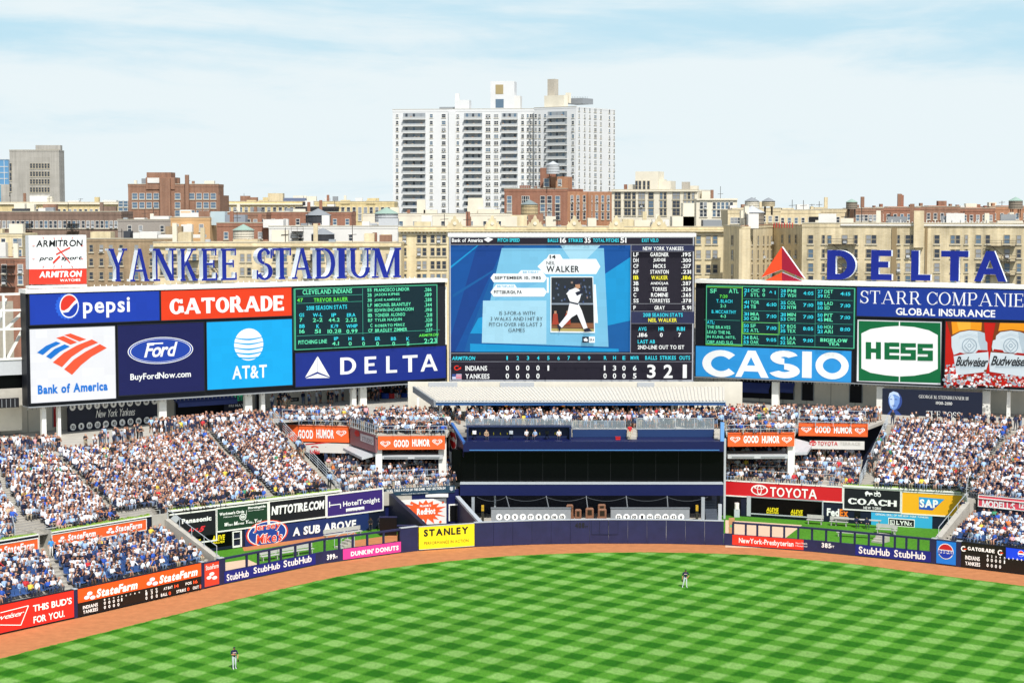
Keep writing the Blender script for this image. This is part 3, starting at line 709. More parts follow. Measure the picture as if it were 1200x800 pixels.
for dx, dy in ((0, 0), (28.5, 2.4)):
    s.text('ALEVE', 898 + dx, 594 + dy, 598.6 + dy, 912.5 + dx, YL, 'h', .04, .2); s.text('BULLPEN', 898.3 + dx, 599 + dy, 601 + dy, 912.5 + dx, YL, 'h', .06, .2)
s.done()
s = Sign.__new__(Sign); s.pl = BR; s.d = -.05; s.lay = 0; s.root = bwr; s.parts = {}
s.text('Fed', 969, 595, 604, 983.5, TXW, 'h', .02); s.text('Ex', 984, 596, 604.5, 994, mat('orange_letter', 'f58220', .5), 'h', .02); s.done()
mb = MB(); a, _ = BR.uv(1001, 610); b_, _ = BR.uv(1008, 610); BR.slab(mb, a, .05, b_, 2.9, -.05, -.03, BLACK); a, _ = BR.uv(851, 610); b_, _ = BR.uv(868, 610); BR.slab(mb, a, .05, b_, 2.6, -.05, -.03, BLACK); obj('door', mb, bwr)
# ------------------------------------------------------------------ stands
PEOPLE = []      # (x, y, z, facing angle, kind 'sit'/'stand', section, row)
def polyl(pts):
    P = [Vector(p) for p in pts]; d = [0]
    for a, b in zip(P, P[1:]): d.append(d[-1] + (b - a).length)
    def f(s):
        t = s * d[-1]
        for i in range(len(P) - 1):
            if t <= d[i + 1] or i == len(P) - 2:
                return P[i].lerp(P[i + 1], (t - d[i]) / max(1e-6, d[i + 1] - d[i]))
    f.len = d[-1]; return f
def stand(label, F, B, rows, segs, name='bleacher_stand', aisles=(), seat='bench', sec='', fill=.94, pitch=.52, holes=(), front_h=1.2):
    """stepped seating between a front line F and a back line B; rows run along the lines"""
    f = polyl(F); b = polyl(B)
    c = (f(.5) + b(.5)) / 2; t = thing(name, (c.x, c.y, c.z - 1), label, 'bleachers')
    mb = MB()
    def P(s, v, z): p = f(s).lerp(b(s), v); return (p.x, p.y, z)
    def zr(s, i): return f(s).z + (b(s).z - f(s).z) * i / rows
    S_ = [k / segs for k in range(segs + 1)]
    for i in range(rows):
        for k in range(segs):
            a, e = S_[k], S_[k + 1]; v0, v1 = i / rows, (i + 1) / rows
            mb.poly([P(a, v0, zr(a, i)), P(e, v0, zr(e, i)), P(e, v1, zr(e, i)), P(a, v1, zr(a, i))], CONCD)
            mb.poly([P(a, v1, zr(a, i)), P(e, v1, zr(e, i)), P(e, v1, zr(e, i + 1)), P(a, v1, zr(a, i + 1))], CONC)
    for s in (0, 1):      # closing side walls
        for i in range(rows):
            v0, v1 = i / rows, (i + 1) / rows
            mb.poly([P(s, v0, zr(s, i) - front_h), P(s, v1, zr(s, i) - front_h), P(s, v1, zr(s, i)), P(s, v0, zr(s, i))], CONC)
    obj('steps', mb, t)
    def in_aisle(s, v):
        for (s0, s1, w) in aisles:
            if abs((s - (s0 + (s1 - s0) * v)) * (f.len * (1 - v) + b.len * v)) < w / 2: return True
        return False
    def in_hole(s, v):
        for h in holes:
            if h[0] < s < h[1] and h[2] < v < h[3]: return True
        return False
    # aisle stairs: half-height steps, lighter concrete, and a centre rail
    for (s0, s1, w) in aisles:
        am = MB()
        for i in range(rows):
            v = i / rows; s = s0 + (s1 - s0) * (v + .5 / rows); Lr = f.len * (1 - v) + b.len * v; h = w / 2 / Lr * .92
            z0 = zr(s, i) + .006; z1 = (zr(s, i) + zr(s, i + 1)) / 2; vm = (i + .52) / rows; v1 = (i + .998) / rows
            if in_hole(s, v): continue
            am.hexa([P(s - h, vm, z0), P(s + h, vm, z0), P(s + h, v1, z0), P(s - h, v1, z0), P(s - h, vm, z1), P(s + h, vm, z1), P(s + h, v1, z1), P(s - h, v1, z1)], CONC)
        if am.f: obj('stair', am, t)
    for i in range(rows):
        v = (i + .62) / rows; Lr = f.len * (1 - v) + b.len * v; n = int(Lr / pitch); bm = MB()
        p0, p1 = f(0).lerp(b(0), v), f(1).lerp(b(1), v)
        last = None
        for k in range(n):
            s = (k + .5 + (rnd.random() - .5) * .2) / n
            if in_aisle(s, i / rows) or in_hole(s, i / rows): continue
            p = f(s).lerp(b(s), v); q = f(min(1, s + .1)).lerp(b(min(1, s + .1)), v) - f(max(0, s - .1)).lerp(b(max(0, s - .1)), v)
            ang = math.atan2(q.y, q.x); z = zr(s, i)
            if seat == 'bench':
                h = .5 * pitch
                d = Vector((math.cos(ang), math.sin(ang))); o = Vector((-d.y, d.x))
                w0 = p.xy - d * h * 1.02 - o * .16; w1 = p.xy + d * h * 1.02 - o * .16; w2 = p.xy + d * h * 1.02 + o * .16; w3 = p.xy - d * h * 1.02 + o * .16
                bm.hexa([(*w0, z + .38), (*w1, z + .38), (*w2, z + .38), (*w3, z + .38), (*w0, z + .43), (*w1, z + .43), (*w2, z + .43), (*w3, z + .43)], BENCH)
            else: SEATS.append((p.x, p.y, z, ang, t))
            q2 = f(min(1, s + .012)).lerp(b(min(1, s + .012)), v) - p
            if rnd.random() < fill * (.4 if abs(math.atan2(q2.y, q2.x)) > 1.0 else 1): PEOPLE.append((p.x, p.y, z, ang, 'sit', sec, i))
        if bm.f: obj('bench', bm, t)
    t_f = f, b, rows, zr
    return t, t_f
SEATS = []
SL = plpx(-60, 153.7, 187, 171)      # wall between lower and main bleachers, left
SR = plpx(1140, 181, 1290, 173.6)    # the same on the right
# left main bleachers
F_L = [(*at(-60, 648, 153.5)[:2], 5.25), (*at(187, 604, 171.2)[:2], 5.3), (*at(192, 603, 177)[:2], 4.5), (*at(398, 576, 190.2)[:2], 4.5)]
B_L = [(*onz(-60, 541, 8.4)[:2], 8.4), (*onz(140, 529, 8.6)[:2], 8.6), (*onz(205, 515, 9.1)[:2], 9.1), (*onz(322, 495, 9.8)[:2], 9.8)]
LM, lmf = stand('large left bleacher block packed with fans above the orange strip banners', F_L, B_L, 34, 20,
    aisles=((.165, .10, 1.1), (.37, .27, 1.2), (.835, .75, 1.2), (.985, .985, 1.4)), sec='LM', holes=((.13, .20, -.1, .15), (.38, .47, -.1, .09)), fill=.95)
F_R = [(*BR.w(BR.uv(1007, 570)[0], 0)[:2], 4.05), (*BR.w(BR.len, 0)[:2], 4.3), (*at(1142, 580, 181.2)[:2], 5.2), (*at(1290, 592, 173.8)[:2], 5.2)]
B_R = [onz(1040, 498, 8.9), onz(1122, 502, 8.9), onz(1205, 506, 8.9), onz(1300, 511, 8.9)]
RM, rmf = stand('large right bleacher block packed with fans above the black and gold hoardings', F_R, B_R, 32, 18,
    aisles=((.015, .015, 1.7), (.51, .60, 1.7), ), sec='RM', holes=((.44, .58, -.1, .12),), fill=.95)
# lower stands in front of the strip banners
def wall_off(px, off, z):
    x, y = wall_at(px); a = wall_at(px - 3); b = wall_at(px + 3); d = Vector((b[0] - a[0], b[1] - a[1])).normalized(); return (x - d.y * off, y + d.x * off, z)
F_LL = [wall_off(-57, .55, 2.25), wall_off(30, .55, 2.25), wall_off(100, .55, 2.25), wall_off(180, .55, 2.25), wall_off(250, .55, 2.25)]
B_LL = [SL.w(.2, 3.5, .1), SL.w(SL.len * .5, 3.45, .1), SL.w(SL.len + .3, 3.4, .1)]
LL, llf = stand('low front stand of blue seats on the left behind the orange and black wall scoreboard', F_LL, B_LL, 10, 14, aisles=((.42, .40, 1.2), (.995, .995, .8)), seat='seat', sec='LL', fill=.78, pitch=.56, front_h=2.2)
F_RL = [wall_off(1104, .55, 2.25), wall_off(1126, .55, 2.25), wall_off(1200, .55, 2.25), wall_off(1267, .55, 2.25)]
B_RL = [SR.w(.2, 3.3, .1), SR.w(SR.len, 3.4, .1)]
RL, rlf = stand('low front stand of blue seats on the right behind the black wall scoreboard', F_RL, B_RL, 9, 12, seat='seat', sec='RL', fill=.80, pitch=.56, front_h=2.2, aisles=((.01, .01, 1.3),))

# seats: the first hundred on a stand are parts, the rest one part
def seat_geo(mb, x, y, z, ang):
    c, s = math.cos(ang), math.sin(ang)
    def w(u, v, h): return (x + u * c - v * s, y + u * s + v * c, z + h)
    for (u0, v0, h0, u1, v1, h1) in ((-.22, -.2, .36, .22, .2, .43), (-.22, .17, .43, .22, .23, .84)):
        mb.hexa([w(u0, v0, h0), w(u1, v0, h0), w(u1, v1, h0), w(u0, v1, h0), w(u0, v0, h1), w(u1, v0, h1), w(u1, v1, h1), w(u0, v1, h1)], SEATB)
for t in (LL, RL):
    mine = sorted((q for q in SEATS if q[4] is t), key=lambda q: q[1])
    m0 = MB(); seat_geo(m0, 0, 0, 0, 0); me = m0.mesh('seat'); o = org_of(t)
    for q in mine[:100]:
        c = bpy.data.objects.new('seat', me); COL.objects.link(c); c.parent = t; c.location = (q[0] - o.x, q[1] - o.y, q[2] - o.z); c.rotation_euler = (0, 0, q[3])
    m1 = MB()
    for q in mine[100:]: seat_geo(m1, *q[:4])
    tag(obj('seat_rows', m1, t), kind='stuff')

# ------------------------------------------------------------------ rails
def rail(label, pts, h=1.0, posts=1.6, bars=(1.0, .55), w=.05, name='railing', m=None, parent=None, glass=None):
    """handrail along a polyline of floor points"""
    m = m or RAILM; t = parent or thing(name, pts[0], label, 'railing'); mb = MB(); gb = MB()
    for a, b in zip(pts, pts[1:]):
        a = Vector(a); b = Vector(b); n = max(1, int((b - a).length / posts)); up = Vector((0, 0, 1))
        for k in bars: mb.bar(a + up * h * k, b + up * h * k, w, m)
        for k in range(n + 1):
            p = a.lerp(b, k / n); mb.bar(p, p + up * h, w, m)
        if glass is not None: gb.poly([a + up * .12, b + up * .12, b + up * h * .95, a + up * h * .95], glass)
    obj('rail', mb, t)
    if gb.f: obj('glass', gb, t)
    return t
def sect_line(tf, s, v0, v1, n, dz=.0):
    f, b, P, zr = tf; return [(*(f(s).lerp(b(s), v0 + (v1 - v0) * k / n)).xy, f(s).z + (b(s).z - f(s).z) * (v0 + (v1 - v0) * k / n) + dz) for k in range(n + 1)]
rail('long grey guard rail down the right edge of the left bleachers', sect_line(lmf, .999, 0, 1, 8), h=1.15, bars=(1, .75, .5, .25), posts=1.0)
rail('long grey guard rail down the left edge of the right bleachers', sect_line(rmf, .001, 0, 1, 8), h=1.15, bars=(1, .75, .5, .25), posts=1.0)
rail('pair of stair rails at the vomitory under the left bleachers', sect_line(lmf, .135, 0, .15, 2) , h=.9)
rail('stair rail beside the entry nearest the left bullpen corner', sect_line(lmf, .475, 0, .09, 2), h=.9)
rail('grey stair rail at the entry between the right bleacher and the pink strip banner', sect_line(rmf, .44, 0, .14, 2), h=.9)
rail('second stair rail right of the same entry in the right bleacher', sect_line(rmf, .58, 0, .14, 2), h=.9)

# ------------------------------------------------------------------ walls and strip banners between lower and main bleachers
def strip_wall(pl, label, u0, u1, z0, z1):
    t = thing('divider_wall', pl.w((u0 + u1) / 2, z0), label, 'wall'); mb = MB(); pl.slab(mb, u0, z0, u1, z1, -.5, -.05, NAVYD); obj('wall', mb, t)
    mb = MB(); pl.slab(mb, u0, z1 + .003, u1, z1 + .09, -.6, .1, WHITE); obj('coping', mb, t)
    hb = MB()
    for k in range(int((u1 - u0) / .25)):
        a = u0 + k * .25; h = rnd.uniform(.05, .2); p = pl.w(a, z1 + .09, -.2); q = pl.w(a + .26, z1 + .09, -.2)
        hb.hexa([pl.w(a, z1 + .09, -.05), pl.w(a + .24, z1 + .09, -.05), pl.w(a + .24, z1 + .09, -.42), pl.w(a, z1 + .09, -.42), pl.w(a + .03, z1 + .09 + h, -.1), pl.w(a + .2, z1 + .1 + h * .8, -.1), pl.w(a + .2, z1 + .09 + h, -.36), pl.w(a + .05, z1 + .09 + h, -.36)], HEDGE)
    tag(obj('planting', hb, t), kind='stuff'); return t
HEDGE = mat('planter_grass', '7d9a3c', .9, var=.3, vscale=6)
ul, _ = SL.uv(45, 640); ur, _ = SL.uv(60, 640)
strip_wall(SL, 'navy dividing wall under the leftmost orange strip banner', -1, ul, 3.0, 5.38); strip_wall(SL, 'navy dividing wall under the longer orange strip banner', ur, SL.len - 1.3, 3.0, 5.36)
def planter_row(pl, label, u0, u1, z):
    t = thing('planter', pl.w((u0 + u1) / 2, z), label, 'planter'); mb = MB(); pl.slab(mb, u0, z, u1, z + .18, -.6, .12, WHITE); obj('coping', mb, t); hb = MB()
    for k in range(int((u1 - u0) / .25)):
        a = u0 + k * .25; h = rnd.uniform(.04, .16)
        hb.hexa([pl.w(a, z + .18, -.05), pl.w(a + .24, z + .18, -.05), pl.w(a + .24, z + .18, -.42), pl.w(a, z + .18, -.42), pl.w(a + .03, z + .18 + h, -.1), pl.w(a + .2, z + .19 + h * .8, -.1), pl.w(a + .2, z + .18 + h, -.36), pl.w(a + .05, z + .18 + h, -.36)], HEDGE)
    tag(obj('planting', hb, t), kind='stuff')
planter_row(BL, 'thin green planter strip along the top of the left bullpen hoardings', -.4, BL.uv(400, 580)[0], 4.5)
planter_row(BR, 'thin green planter strip along the top of the black and gold hoardings', BR.uv(988, 572)[0], BR.len, 4.0)
s = Sign(SL, 'strip_banner', 'orange strip banner with white ovals at the far left, short and partly out of frame', 'banner', -60, 649, 662, 44, ORANGE, yt1=630, yb1=643, thick=.04, frame=WHITE, fw=.07)
farm_mark(s, 0, 646, 2.6, TXW); s.text('StateFarm', 4, 639.8, 648.5, 40, TXW, 'h', .04, .2); s.done()
s = Sign(SL, 'strip_banner', 'long orange strip banner with white ovals and lettering twice, over the lower left seats', 'banner', 61, 626.8, 639, 171, ORANGE, yt1=607.8, yb1=620, thick=.04, frame=WHITE, fw=.07)
farm_mark(s, 73, 631.8, 2.7, TXW); s.text('StateFarm', 79, 626, 633.5, 112, TXW, 'h', .04, .2); farm_mark(s, 129, 621.6, 2.6, TXW); s.text('StateFarm', 134.5, 616.2, 623.5, 166, TXW, 'h', .04, .2); s.done()
strip_wall(SR, 'navy dividing wall under the pink strip banner on the right', .9, SR.len, 2.9, 5.35)
s = Sign(SR, 'strip_banner', 'pinkish red strip banner with white lettering at the right edge over the lower seats', 'banner', 1147, 583, 595, 1290, mat('coral_print', 'e04a5c', .5), yt1=591, yb1=604, thick=.04, frame=WHITE, fw=.07)
s.text("MODELL'S", 1151, 585.5, 593.5, 1190, TXW, 'wide', .05); s.text('12', 1194.5, 587.5, 595, 1200, TXW, 'h'); s.done()

# sloping parapets at the bullpen corners
def parapet(label, P0, P1, z0, z1, th=.45):
    a = Vector((P0[0], P0[1])); b = Vector((P1[0], P1[1])); d = (b - a).normalized(); n = Vector((-d.y, d.x)) * th / 2
    t = thing('parapet', (a.x, a.y, 0), label, 'wall'); mb = MB()
    mb.hexa([(*(a - n), 0), (*(a + n), 0), (*(b + n), 0), (*(b - n), 0), (*(a - n), z0), (*(a + n), z0), (*(b + n), z1), (*(b - n), z1)], CONC); obj('wall', mb, t)
    rail('', [(a.x, a.y, z0), (b.x, b.y, z1)], h=.95, posts=2.2, bars=(1,), parent=t); return t
parapet('white sloping parapet with handrail between the lower left seats and the bullpen', wall_off(259, .5, 0), SL.w(SL.len + .5, 0, .2), 2.6, 4.9, .6)
parapet('white sloping parapet with handrail between the right bullpen and the lower right seats', wall_off(1097, .5, 0), SR.w(-.2, 0, .2), 2.6, 4.9, .6)
c1 = SL.w(SL.len + .1, 0); mb = MB(); c0 = BL.w(-.3, 0)
t = thing('corner_pier', (c1[0], c1[1], 0), 'plain concrete pier at the corner of the left bullpen', 'pier')
a0, a1 = SL.w(SL.len - 1.28, 0, .06), SL.w(SL.len + .75, 0, .06); mb.hexa([a0, a1, (c0[0] + .2, c0[1] - .02, 0), (c0[0] - 2.2, c0[1], 0), (*a0[:2], 5.4), (*a1[:2], 5.4), (c0[0] + .2, c0[1] - .02, 4.7), (c0[0] - 2.2, c0[1], 4.7)], CONC); obj('pier', mb, t)
c1 = SR.w(.2, 0); c0 = BR.w(BR.len, 0); mb = MB(); t = thing('corner_pier', (c1[0], c1[1], 0), 'plain concrete pier at the corner of the right bullpen', 'pier')
mb.hexa([(c0[0] + .05, c0[1] - .1, 0), (c1[0] - .4, c1[1], 0), (c1[0] + .5, c1[1] + .4, 0), (c0[0] + 1.5, c0[1] + .5, 0), (c0[0] + .05, c0[1] - .1, 4.3), (c1[0] - .4, c1[1], 5.2), (c1[0] + .5, c1[1] + .4, 5.2), (c0[0] + 1.5, c0[1] + .5, 4.4)], CONC); obj('pier', mb, t)
# entries (vomitories) through the divider
t = thing('stair_entry', SL.w((ul + ur) / 2, 3), 'concrete entry stairs between the two orange strip banners', 'stairs'); mb = MB()
for k in range(9): SL.slab(mb, ul + .1, 2.9, ur - .1, 3.4 + k * .28, -.5 - k * .36, -.5 - k * .36 + .36, CONC)
SL.slab(mb, ul, 2.9, ul + .09, 5.6, -3.5, .1, CONC); SL.slab(mb, ur - .09, 2.9, ur, 5.6, -3.5, .1, CONC); obj('steps', mb, t)
# ------------------------------------------------------------------ terraces either side of the batter's eye
def floor_poly(label, pts, z, name='terrace', m=None, th=.35):
    t = thing(name, (pts[0][0], pts[0][1], z), label, 'terrace'); mb = MB(); n = len(pts); m = m or CONC
    mb.poly([(x, y, z) for x, y in pts], m); mb.poly([(x, y, z - th) for x, y in reversed(pts)], m)
    for i in range(n):
        a, b = pts[i], pts[(i + 1) % n]; mb.poly([(*a, z - th), (*b, z - th), (*b, z), (*a, z)], m)
    obj('floor', mb, t); return t
def xy(px, Y): return (xat(px, Y, 500), Y)
def banner_pl(xa, Ya, xb, Yb): return plpx(xa, Ya, xb, Yb)
GH = [(331, 208.5, 409, 207, 499, 518.5, 497.5, 516.5), (443, 199.2, 521.5, 199.5, 512, 528, 509.5, 525), (853, 200, 931, 200.3, 506.5, 522.5, 507, 523), (936, 207, 1017, 206, 495, 510, 497, 512)]
GHL = ['orange banner with white hearts on the upper left terrace, set back beside the bleacher rail', 'orange banner with white hearts on the upper left terrace, nearest the dark blue wall', 'orange banner with white hearts on the right terrace, nearest the dark glass', 'orange banner with white hearts on the right terrace, set back beside the bleacher stairs']
def heart(s, cx, cy, r, m):
    """three nested heart outlines"""
    def pts(k, n=26):
        o = []
        for i in range(n):
            t = 2 * math.pi * i / n; o.append((cx + k * r * 16 * math.sin(t) ** 3 / 15, cy - k * r * (13 * math.cos(t) - 5 * math.cos(2 * t) - 2 * math.cos(3 * t) - math.cos(4 * t)) / 22))
        return o
    for k0, k1 in ((1, .80), (.62, .44)):
        A, B = pts(k0), pts(k1)
        for i in range(len(A)):
            j = (i + 1) % len(A); s.lay = getattr(s, '_hl', s.lay); s.poly([A[i], A[j], B[j], B[i]], m)
    s.lay += 1
for g_, lb in zip(GH, GHL):
    pl = banner_pl(*g_[:4]); s = Sign(pl, 'terrace_banner', lb, 'banner', g_[0], g_[4], g_[5], g_[2], ORANGE, yt1=g_[6], yb1=g_[7], thick=.3)
    w = g_[2] - g_[0]; ym = (g_[4] + g_[5]) / 2; y2 = (g_[6] + g_[7]) / 2; h = (g_[5] - g_[4])
    def yy(f): return ym + (y2 - ym) * f
    s._hl = s.lay; heart(s, g_[0] + w * .11, yy(.11), 5.6, TXW); heart(s, g_[0] + w * .885, yy(.885), 5.6, TXW); s.lay += 2
    s.text('GOOD', g_[0] + w * .235, yy(.235) - h * .27, yy(.235) + h * .27, g_[0] + w * .46, TXW, 'h', .08); s.text('HUMOR', g_[0] + w * .51, yy(.51) - h * .27, yy(.51) + h * .27, g_[0] + w * .775, TXW, 'h', .08); s.done()
UT = 9.35
floor_poly('upper left terrace floor carrying the standing crowd over the orange banners', [xy(330, 208.6), xy(409, 207.1), xy(441, 199.3), xy(524, 199.6), xy(540, 216), xy(450, 216), xy(318, 213.5)], UT)
floor_poly('upper right terrace floor carrying the standing crowd over the orange banners', [xy(851, 200.1), xy(932, 200.4), xy(935, 207.1), xy(1018, 206.1), xy(1038, 212.5), xy(945, 217), xy(845, 217)], UT)
# angled end panel between the two left banners, with a red mark and a white plate
EP = plpx(409.5, 206.6, 441.5, 198.9); DG = mat('grey_red_print', '8d5f63', .5, var=.05)
s = Sign(EP, 'end_panel', 'angled grey and red panel joining the two left orange banners', 'panel', 410, 499.5, 519.5, 440, DG, yt1=511.5, yb1=531, thick=.2)
s.poly([(422.5, 507.5), (438, 512), (438, 521.5), (422.5, 516)], mat('pale_print', 'd7d2d0', .5)); s.text('STUDIO', 424.5, 510.8, 516, 436.5, mat('grey_print', '9a9092', .5), 'h', .06); s.ell(418.7, 507.5, 3, 3.6, RED); s.done()
# rails of the terraces
GLR = mat('rail_glass', 'b9c6cc', .1, alpha=.35)
rail('grey rail along the upper left terrace edge over the set back orange banner', [(*xy(331, 208), UT), (*xy(409, 206.5), UT)], h=1.0)
rail('grey rail along the angled edge of the upper left terrace', [(*xy(409, 206.5), UT), (*xy(441, 198.7), UT)], h=1.1, posts=.6)
rail('grey rail along the upper left terrace edge over the near orange banner', [(*xy(441, 198.7), UT), (*xy(524, 199), UT)], h=1.0)
rail('grey rail along the upper right terrace edge over the near orange banner', [(*xy(851, 199.5), UT), (*xy(932, 199.8), UT)], h=1.0)
rail('grey rail along the upper right terrace edge over the set back orange banner', [(*xy(935, 206.5), UT), (*xy(1018, 205.5), UT)], h=1.0)
for lb, pts in (('grey inner rail behind the front row of the set back left terrace', [(331, 209.8), (372, 209.3)]), ('short inner rail of the set back left terrace beside the angled edge', [(383, 209), (409, 208.5)]), ('inner rail behind the front rows of the near left terrace', [(465, 202.5), (522, 202.5)]),
                ('inner rail behind the front rows of the near right terrace', [(858, 202.8), (922, 203.2)]), ('inner rail of the set back right terrace', [(972, 208.6), (1014, 208.2)]), ('short inner rail at the left of the set back right terrace', [(936, 209.5), (962, 209.2)])):
    rail(lb, [(*xy(*p), UT + .55) for p in pts], h=1.0)
# supporting columns, soffits, awnings, interiors under the upper terraces
def bxy(mb, px0, Y0, px1, Y1, z0, z1, m):
    x0, x1 = xat(px0, Y0, 520), xat(px1, Y0, 520); mb.box(x0, Y0, z0, x1, Y1, z1, m)
def solid(name, label, cat, part, boxes):
    b0 = boxes[0]; t = thing(name, (xat((b0[0] + b0[2]) / 2, b0[1], 520), b0[1], b0[4]), label, cat); mb = MB()
    for b in boxes: bxy(mb, *b)
    obj(part, mb, t); return t
GREYM = mat('grey_metal_panel', 'bfc2c4', .45, var=.06); GREYD = mat('dark_grey_panel', '8d9194', .5)  # the second is an even, darker grey
solid('column', 'thick pale column under the corner of the upper left terrace', 'column', 'shaft', [(440, 199.6, 447.5, 200.4, 4.2, 8.9, WHITE)])
solid('column', 'thick pale column under the corner of the upper right terrace', 'column', 'shaft', [(923.5, 200.7, 931.5, 201.5, 4.2, 8.9, WHITE)])
solid('column', 'pale column at the right end of the left terrace next to the dark wall', 'column', 'shaft', [(514, 200.2, 523, 201.2, 3.9, 8.9, WHITE)])
solid('column', 'pale column at the left end of the right terrace next to the dark glass', 'column', 'shaft', [(848.5, 199.2, 851, 199.6, 0, 8.9, RAILM)])
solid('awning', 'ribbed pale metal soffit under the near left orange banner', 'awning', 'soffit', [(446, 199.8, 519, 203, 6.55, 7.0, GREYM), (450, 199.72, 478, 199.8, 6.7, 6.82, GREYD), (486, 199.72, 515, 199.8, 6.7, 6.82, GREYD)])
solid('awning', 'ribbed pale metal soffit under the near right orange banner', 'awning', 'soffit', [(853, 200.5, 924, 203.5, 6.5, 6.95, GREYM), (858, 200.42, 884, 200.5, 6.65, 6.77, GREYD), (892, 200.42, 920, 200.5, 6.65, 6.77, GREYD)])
for lb, P in (('tilted grey canopy wing under the angled panel on the left', [(402, 524.5, 206.5), (424, 535.5, 200.2), (440, 531, 200.4), (421, 519.5, 207)]), ('tilted pale canopy wing at the corner of the right terrace', [(931, 530, 200.8), (946, 529.5, 202.5), (953, 519, 208), (932, 513.5, 206)])):
    t = thing('canopy_wing', at(*P[0]), lb, 'canopy'); q = [Vector(at(*p)) for p in P]; dn = Vector((0, 0, -.3)); mb = MB(); mb.hexa([*(p + dn for p in q), *q], GREYM); obj('panel', mb, t)
# inner back walls
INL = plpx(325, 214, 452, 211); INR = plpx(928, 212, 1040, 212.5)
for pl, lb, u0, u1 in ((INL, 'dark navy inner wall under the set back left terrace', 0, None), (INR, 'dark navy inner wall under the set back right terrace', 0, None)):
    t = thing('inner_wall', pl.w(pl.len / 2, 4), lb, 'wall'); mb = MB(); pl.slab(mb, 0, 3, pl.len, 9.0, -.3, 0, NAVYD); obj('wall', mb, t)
s = Sign(plpx(350, 208.2, 412, 207.2), 'strip_sign', 'white strip with a red mark under the set back left orange banner', 'sign', 357, 521.5, 533, 412, mat('pale_strip', 'dcd9d2', .5), yt1=516.5, yb1=527.5, thick=.1, d=.12)
s.poly([(357, 519.8), (412, 514.8), (412, 516.2), (357, 521.2)], RED); s.text("RedHot", 363.5, 526, 531.5, 375, RED, 'h', .02); s.ell(369.3, 524, 4.6, 2, RED, a0=0, a1=180, rin=.5); s.done()
s = Sign(plpx(946, 206.9, 1016, 206.1), 'strip_sign', 'white strip with a red emblem and lettering under the set back right orange banner', 'sign', 949, 516, 526, 1013, mat('pale_strip', 'dcd9d2', .5), yt1=516.8, yb1=526, thick=.1, d=.12)
s.ell(952.7, 518.8, 4, 3, RED, rin=.75); s.ell(952.7, 517.8, 2.6, 1.2, RED, rin=.6); s.ell(952.7, 518.8, 1.3, 2.9, RED, rin=.5); s.text('TOYOTA', 958.2, 516.7, 521.3, 981.5, RED, 'block', .08); s.text('TERRACE', 984, 517.2, 521, 1008, mat('faint_print', 'c9c4ba', .5), 'b'); s.done()
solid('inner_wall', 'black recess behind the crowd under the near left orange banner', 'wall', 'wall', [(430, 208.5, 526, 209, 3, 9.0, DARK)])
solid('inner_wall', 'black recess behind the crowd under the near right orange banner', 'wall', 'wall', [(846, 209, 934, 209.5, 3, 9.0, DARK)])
# lower terraces: three shallow steps each
def steps(label, front, back, z0, z1, n, sec, fill=.97, pitch=.52):
    f = polyl(front); b = polyl(back); t = thing('terrace', f(.5), label, 'terrace'); mb = MB(); K = 6
    for i in range(n):
        z = z0 + (z1 - z0) * i / max(1, n - 1); zp = z0 - 1.5 if i == 0 else z0 + (z1 - z0) * (i - 1) / (n - 1)
        for k in range(K):
            a, e = k / K, (k + 1) / K; p = lambda s, v, h: (*(f(s).lerp(b(s), v)).xy, h)
            mb.poly([p(a, i / n, z), p(e, i / n, z), p(e, (i + 1) / n, z), p(a, (i + 1) / n, z)], CONC); mb.poly([p(a, i / n, zp), p(e, i / n, zp), p(e, i / n, z), p(a, i / n, z)], CONC)
        v = (i + (.25 if i == 0 else .55)) / n; Lr = f.len * (1 - v) + b.len * v; m = int(Lr / pitch)
        for k in range(m):
            if rnd.random() < fill:
                s = (k + .5 + (rnd.random() - .5) * .4) / m; q = f(s).lerp(b(s), v + (rnd.random() - .5) * .25 / n)
                ang = math.atan2((f(1) - f(0)).y, (f(1) - f(0)).x) + (rnd.random() - .5) * .5
                PEOPLE.append((q.x, q.y, z, ang, 'sit' if i < n - 1 and rnd.random() < .75 else 'stand', sec, i))
    obj('steps', mb, t); return t, f, b
lt, f_, b_ = steps('lower left terrace of seated fans behind the purple hoarding', [(*BL.w(BL.uv(401, 575)[0], 0, -.2)[:2], 0), (*BL.w(BL.len, 0, -.2)[:2], 0), (*xy(534, 196.6), 0)], [(*xy(378, 209.5), 0), (*xy(440, 208), 0), (*xy(524, 207.5), 0)], 3.9, 5.1, 6, 'LT')
for k, lb in ((.17, 'front rail of the lower left terrace'), (.36, 'second rail row of the lower left terrace'), (.55, 'third rail row of the lower left terrace')):
    for s0, s1, w in ((.12, .46, 'left half'), (.52, .97, 'right half')): rail(lb + ', ' + w, [(*f_(s).lerp(b_(s), k).xy, 3.95 + k * 1.3) for s in (s0, (s0 + s1) / 2, s1)], h=.95, bars=(1,), posts=1.5)
rt, f_, b_ = steps('lower right terrace of seated fans behind the long red banner', [(*BR.w(.1, 0, -.2)[:2], 0), (*BR.w(BR.uv(1005, 570)[0], 0, -.2)[:2], 0)], [(*xy(852, 208.5), 0), (*xy(930, 209.5), 0), (*xy(1012, 209.5), 0)], 3.85, 5.1, 6, 'RT')
for k, lb in ((.10, 'front rail of the lower right terrace'), (.32, 'second rail row of the lower right terrace'), (.55, 'third rail row of the lower right terrace')):
    for s0, s1, w in ((.05, .47, 'left half'), (.53, .88, 'right half')): rail(lb + ', ' + w, [(*f_(s).lerp(b_(s), k).xy, 3.95 + k * 1.3) for s in (s0, (s0 + s1) / 2, s1)], h=.95, bars=(1,), posts=1.5)
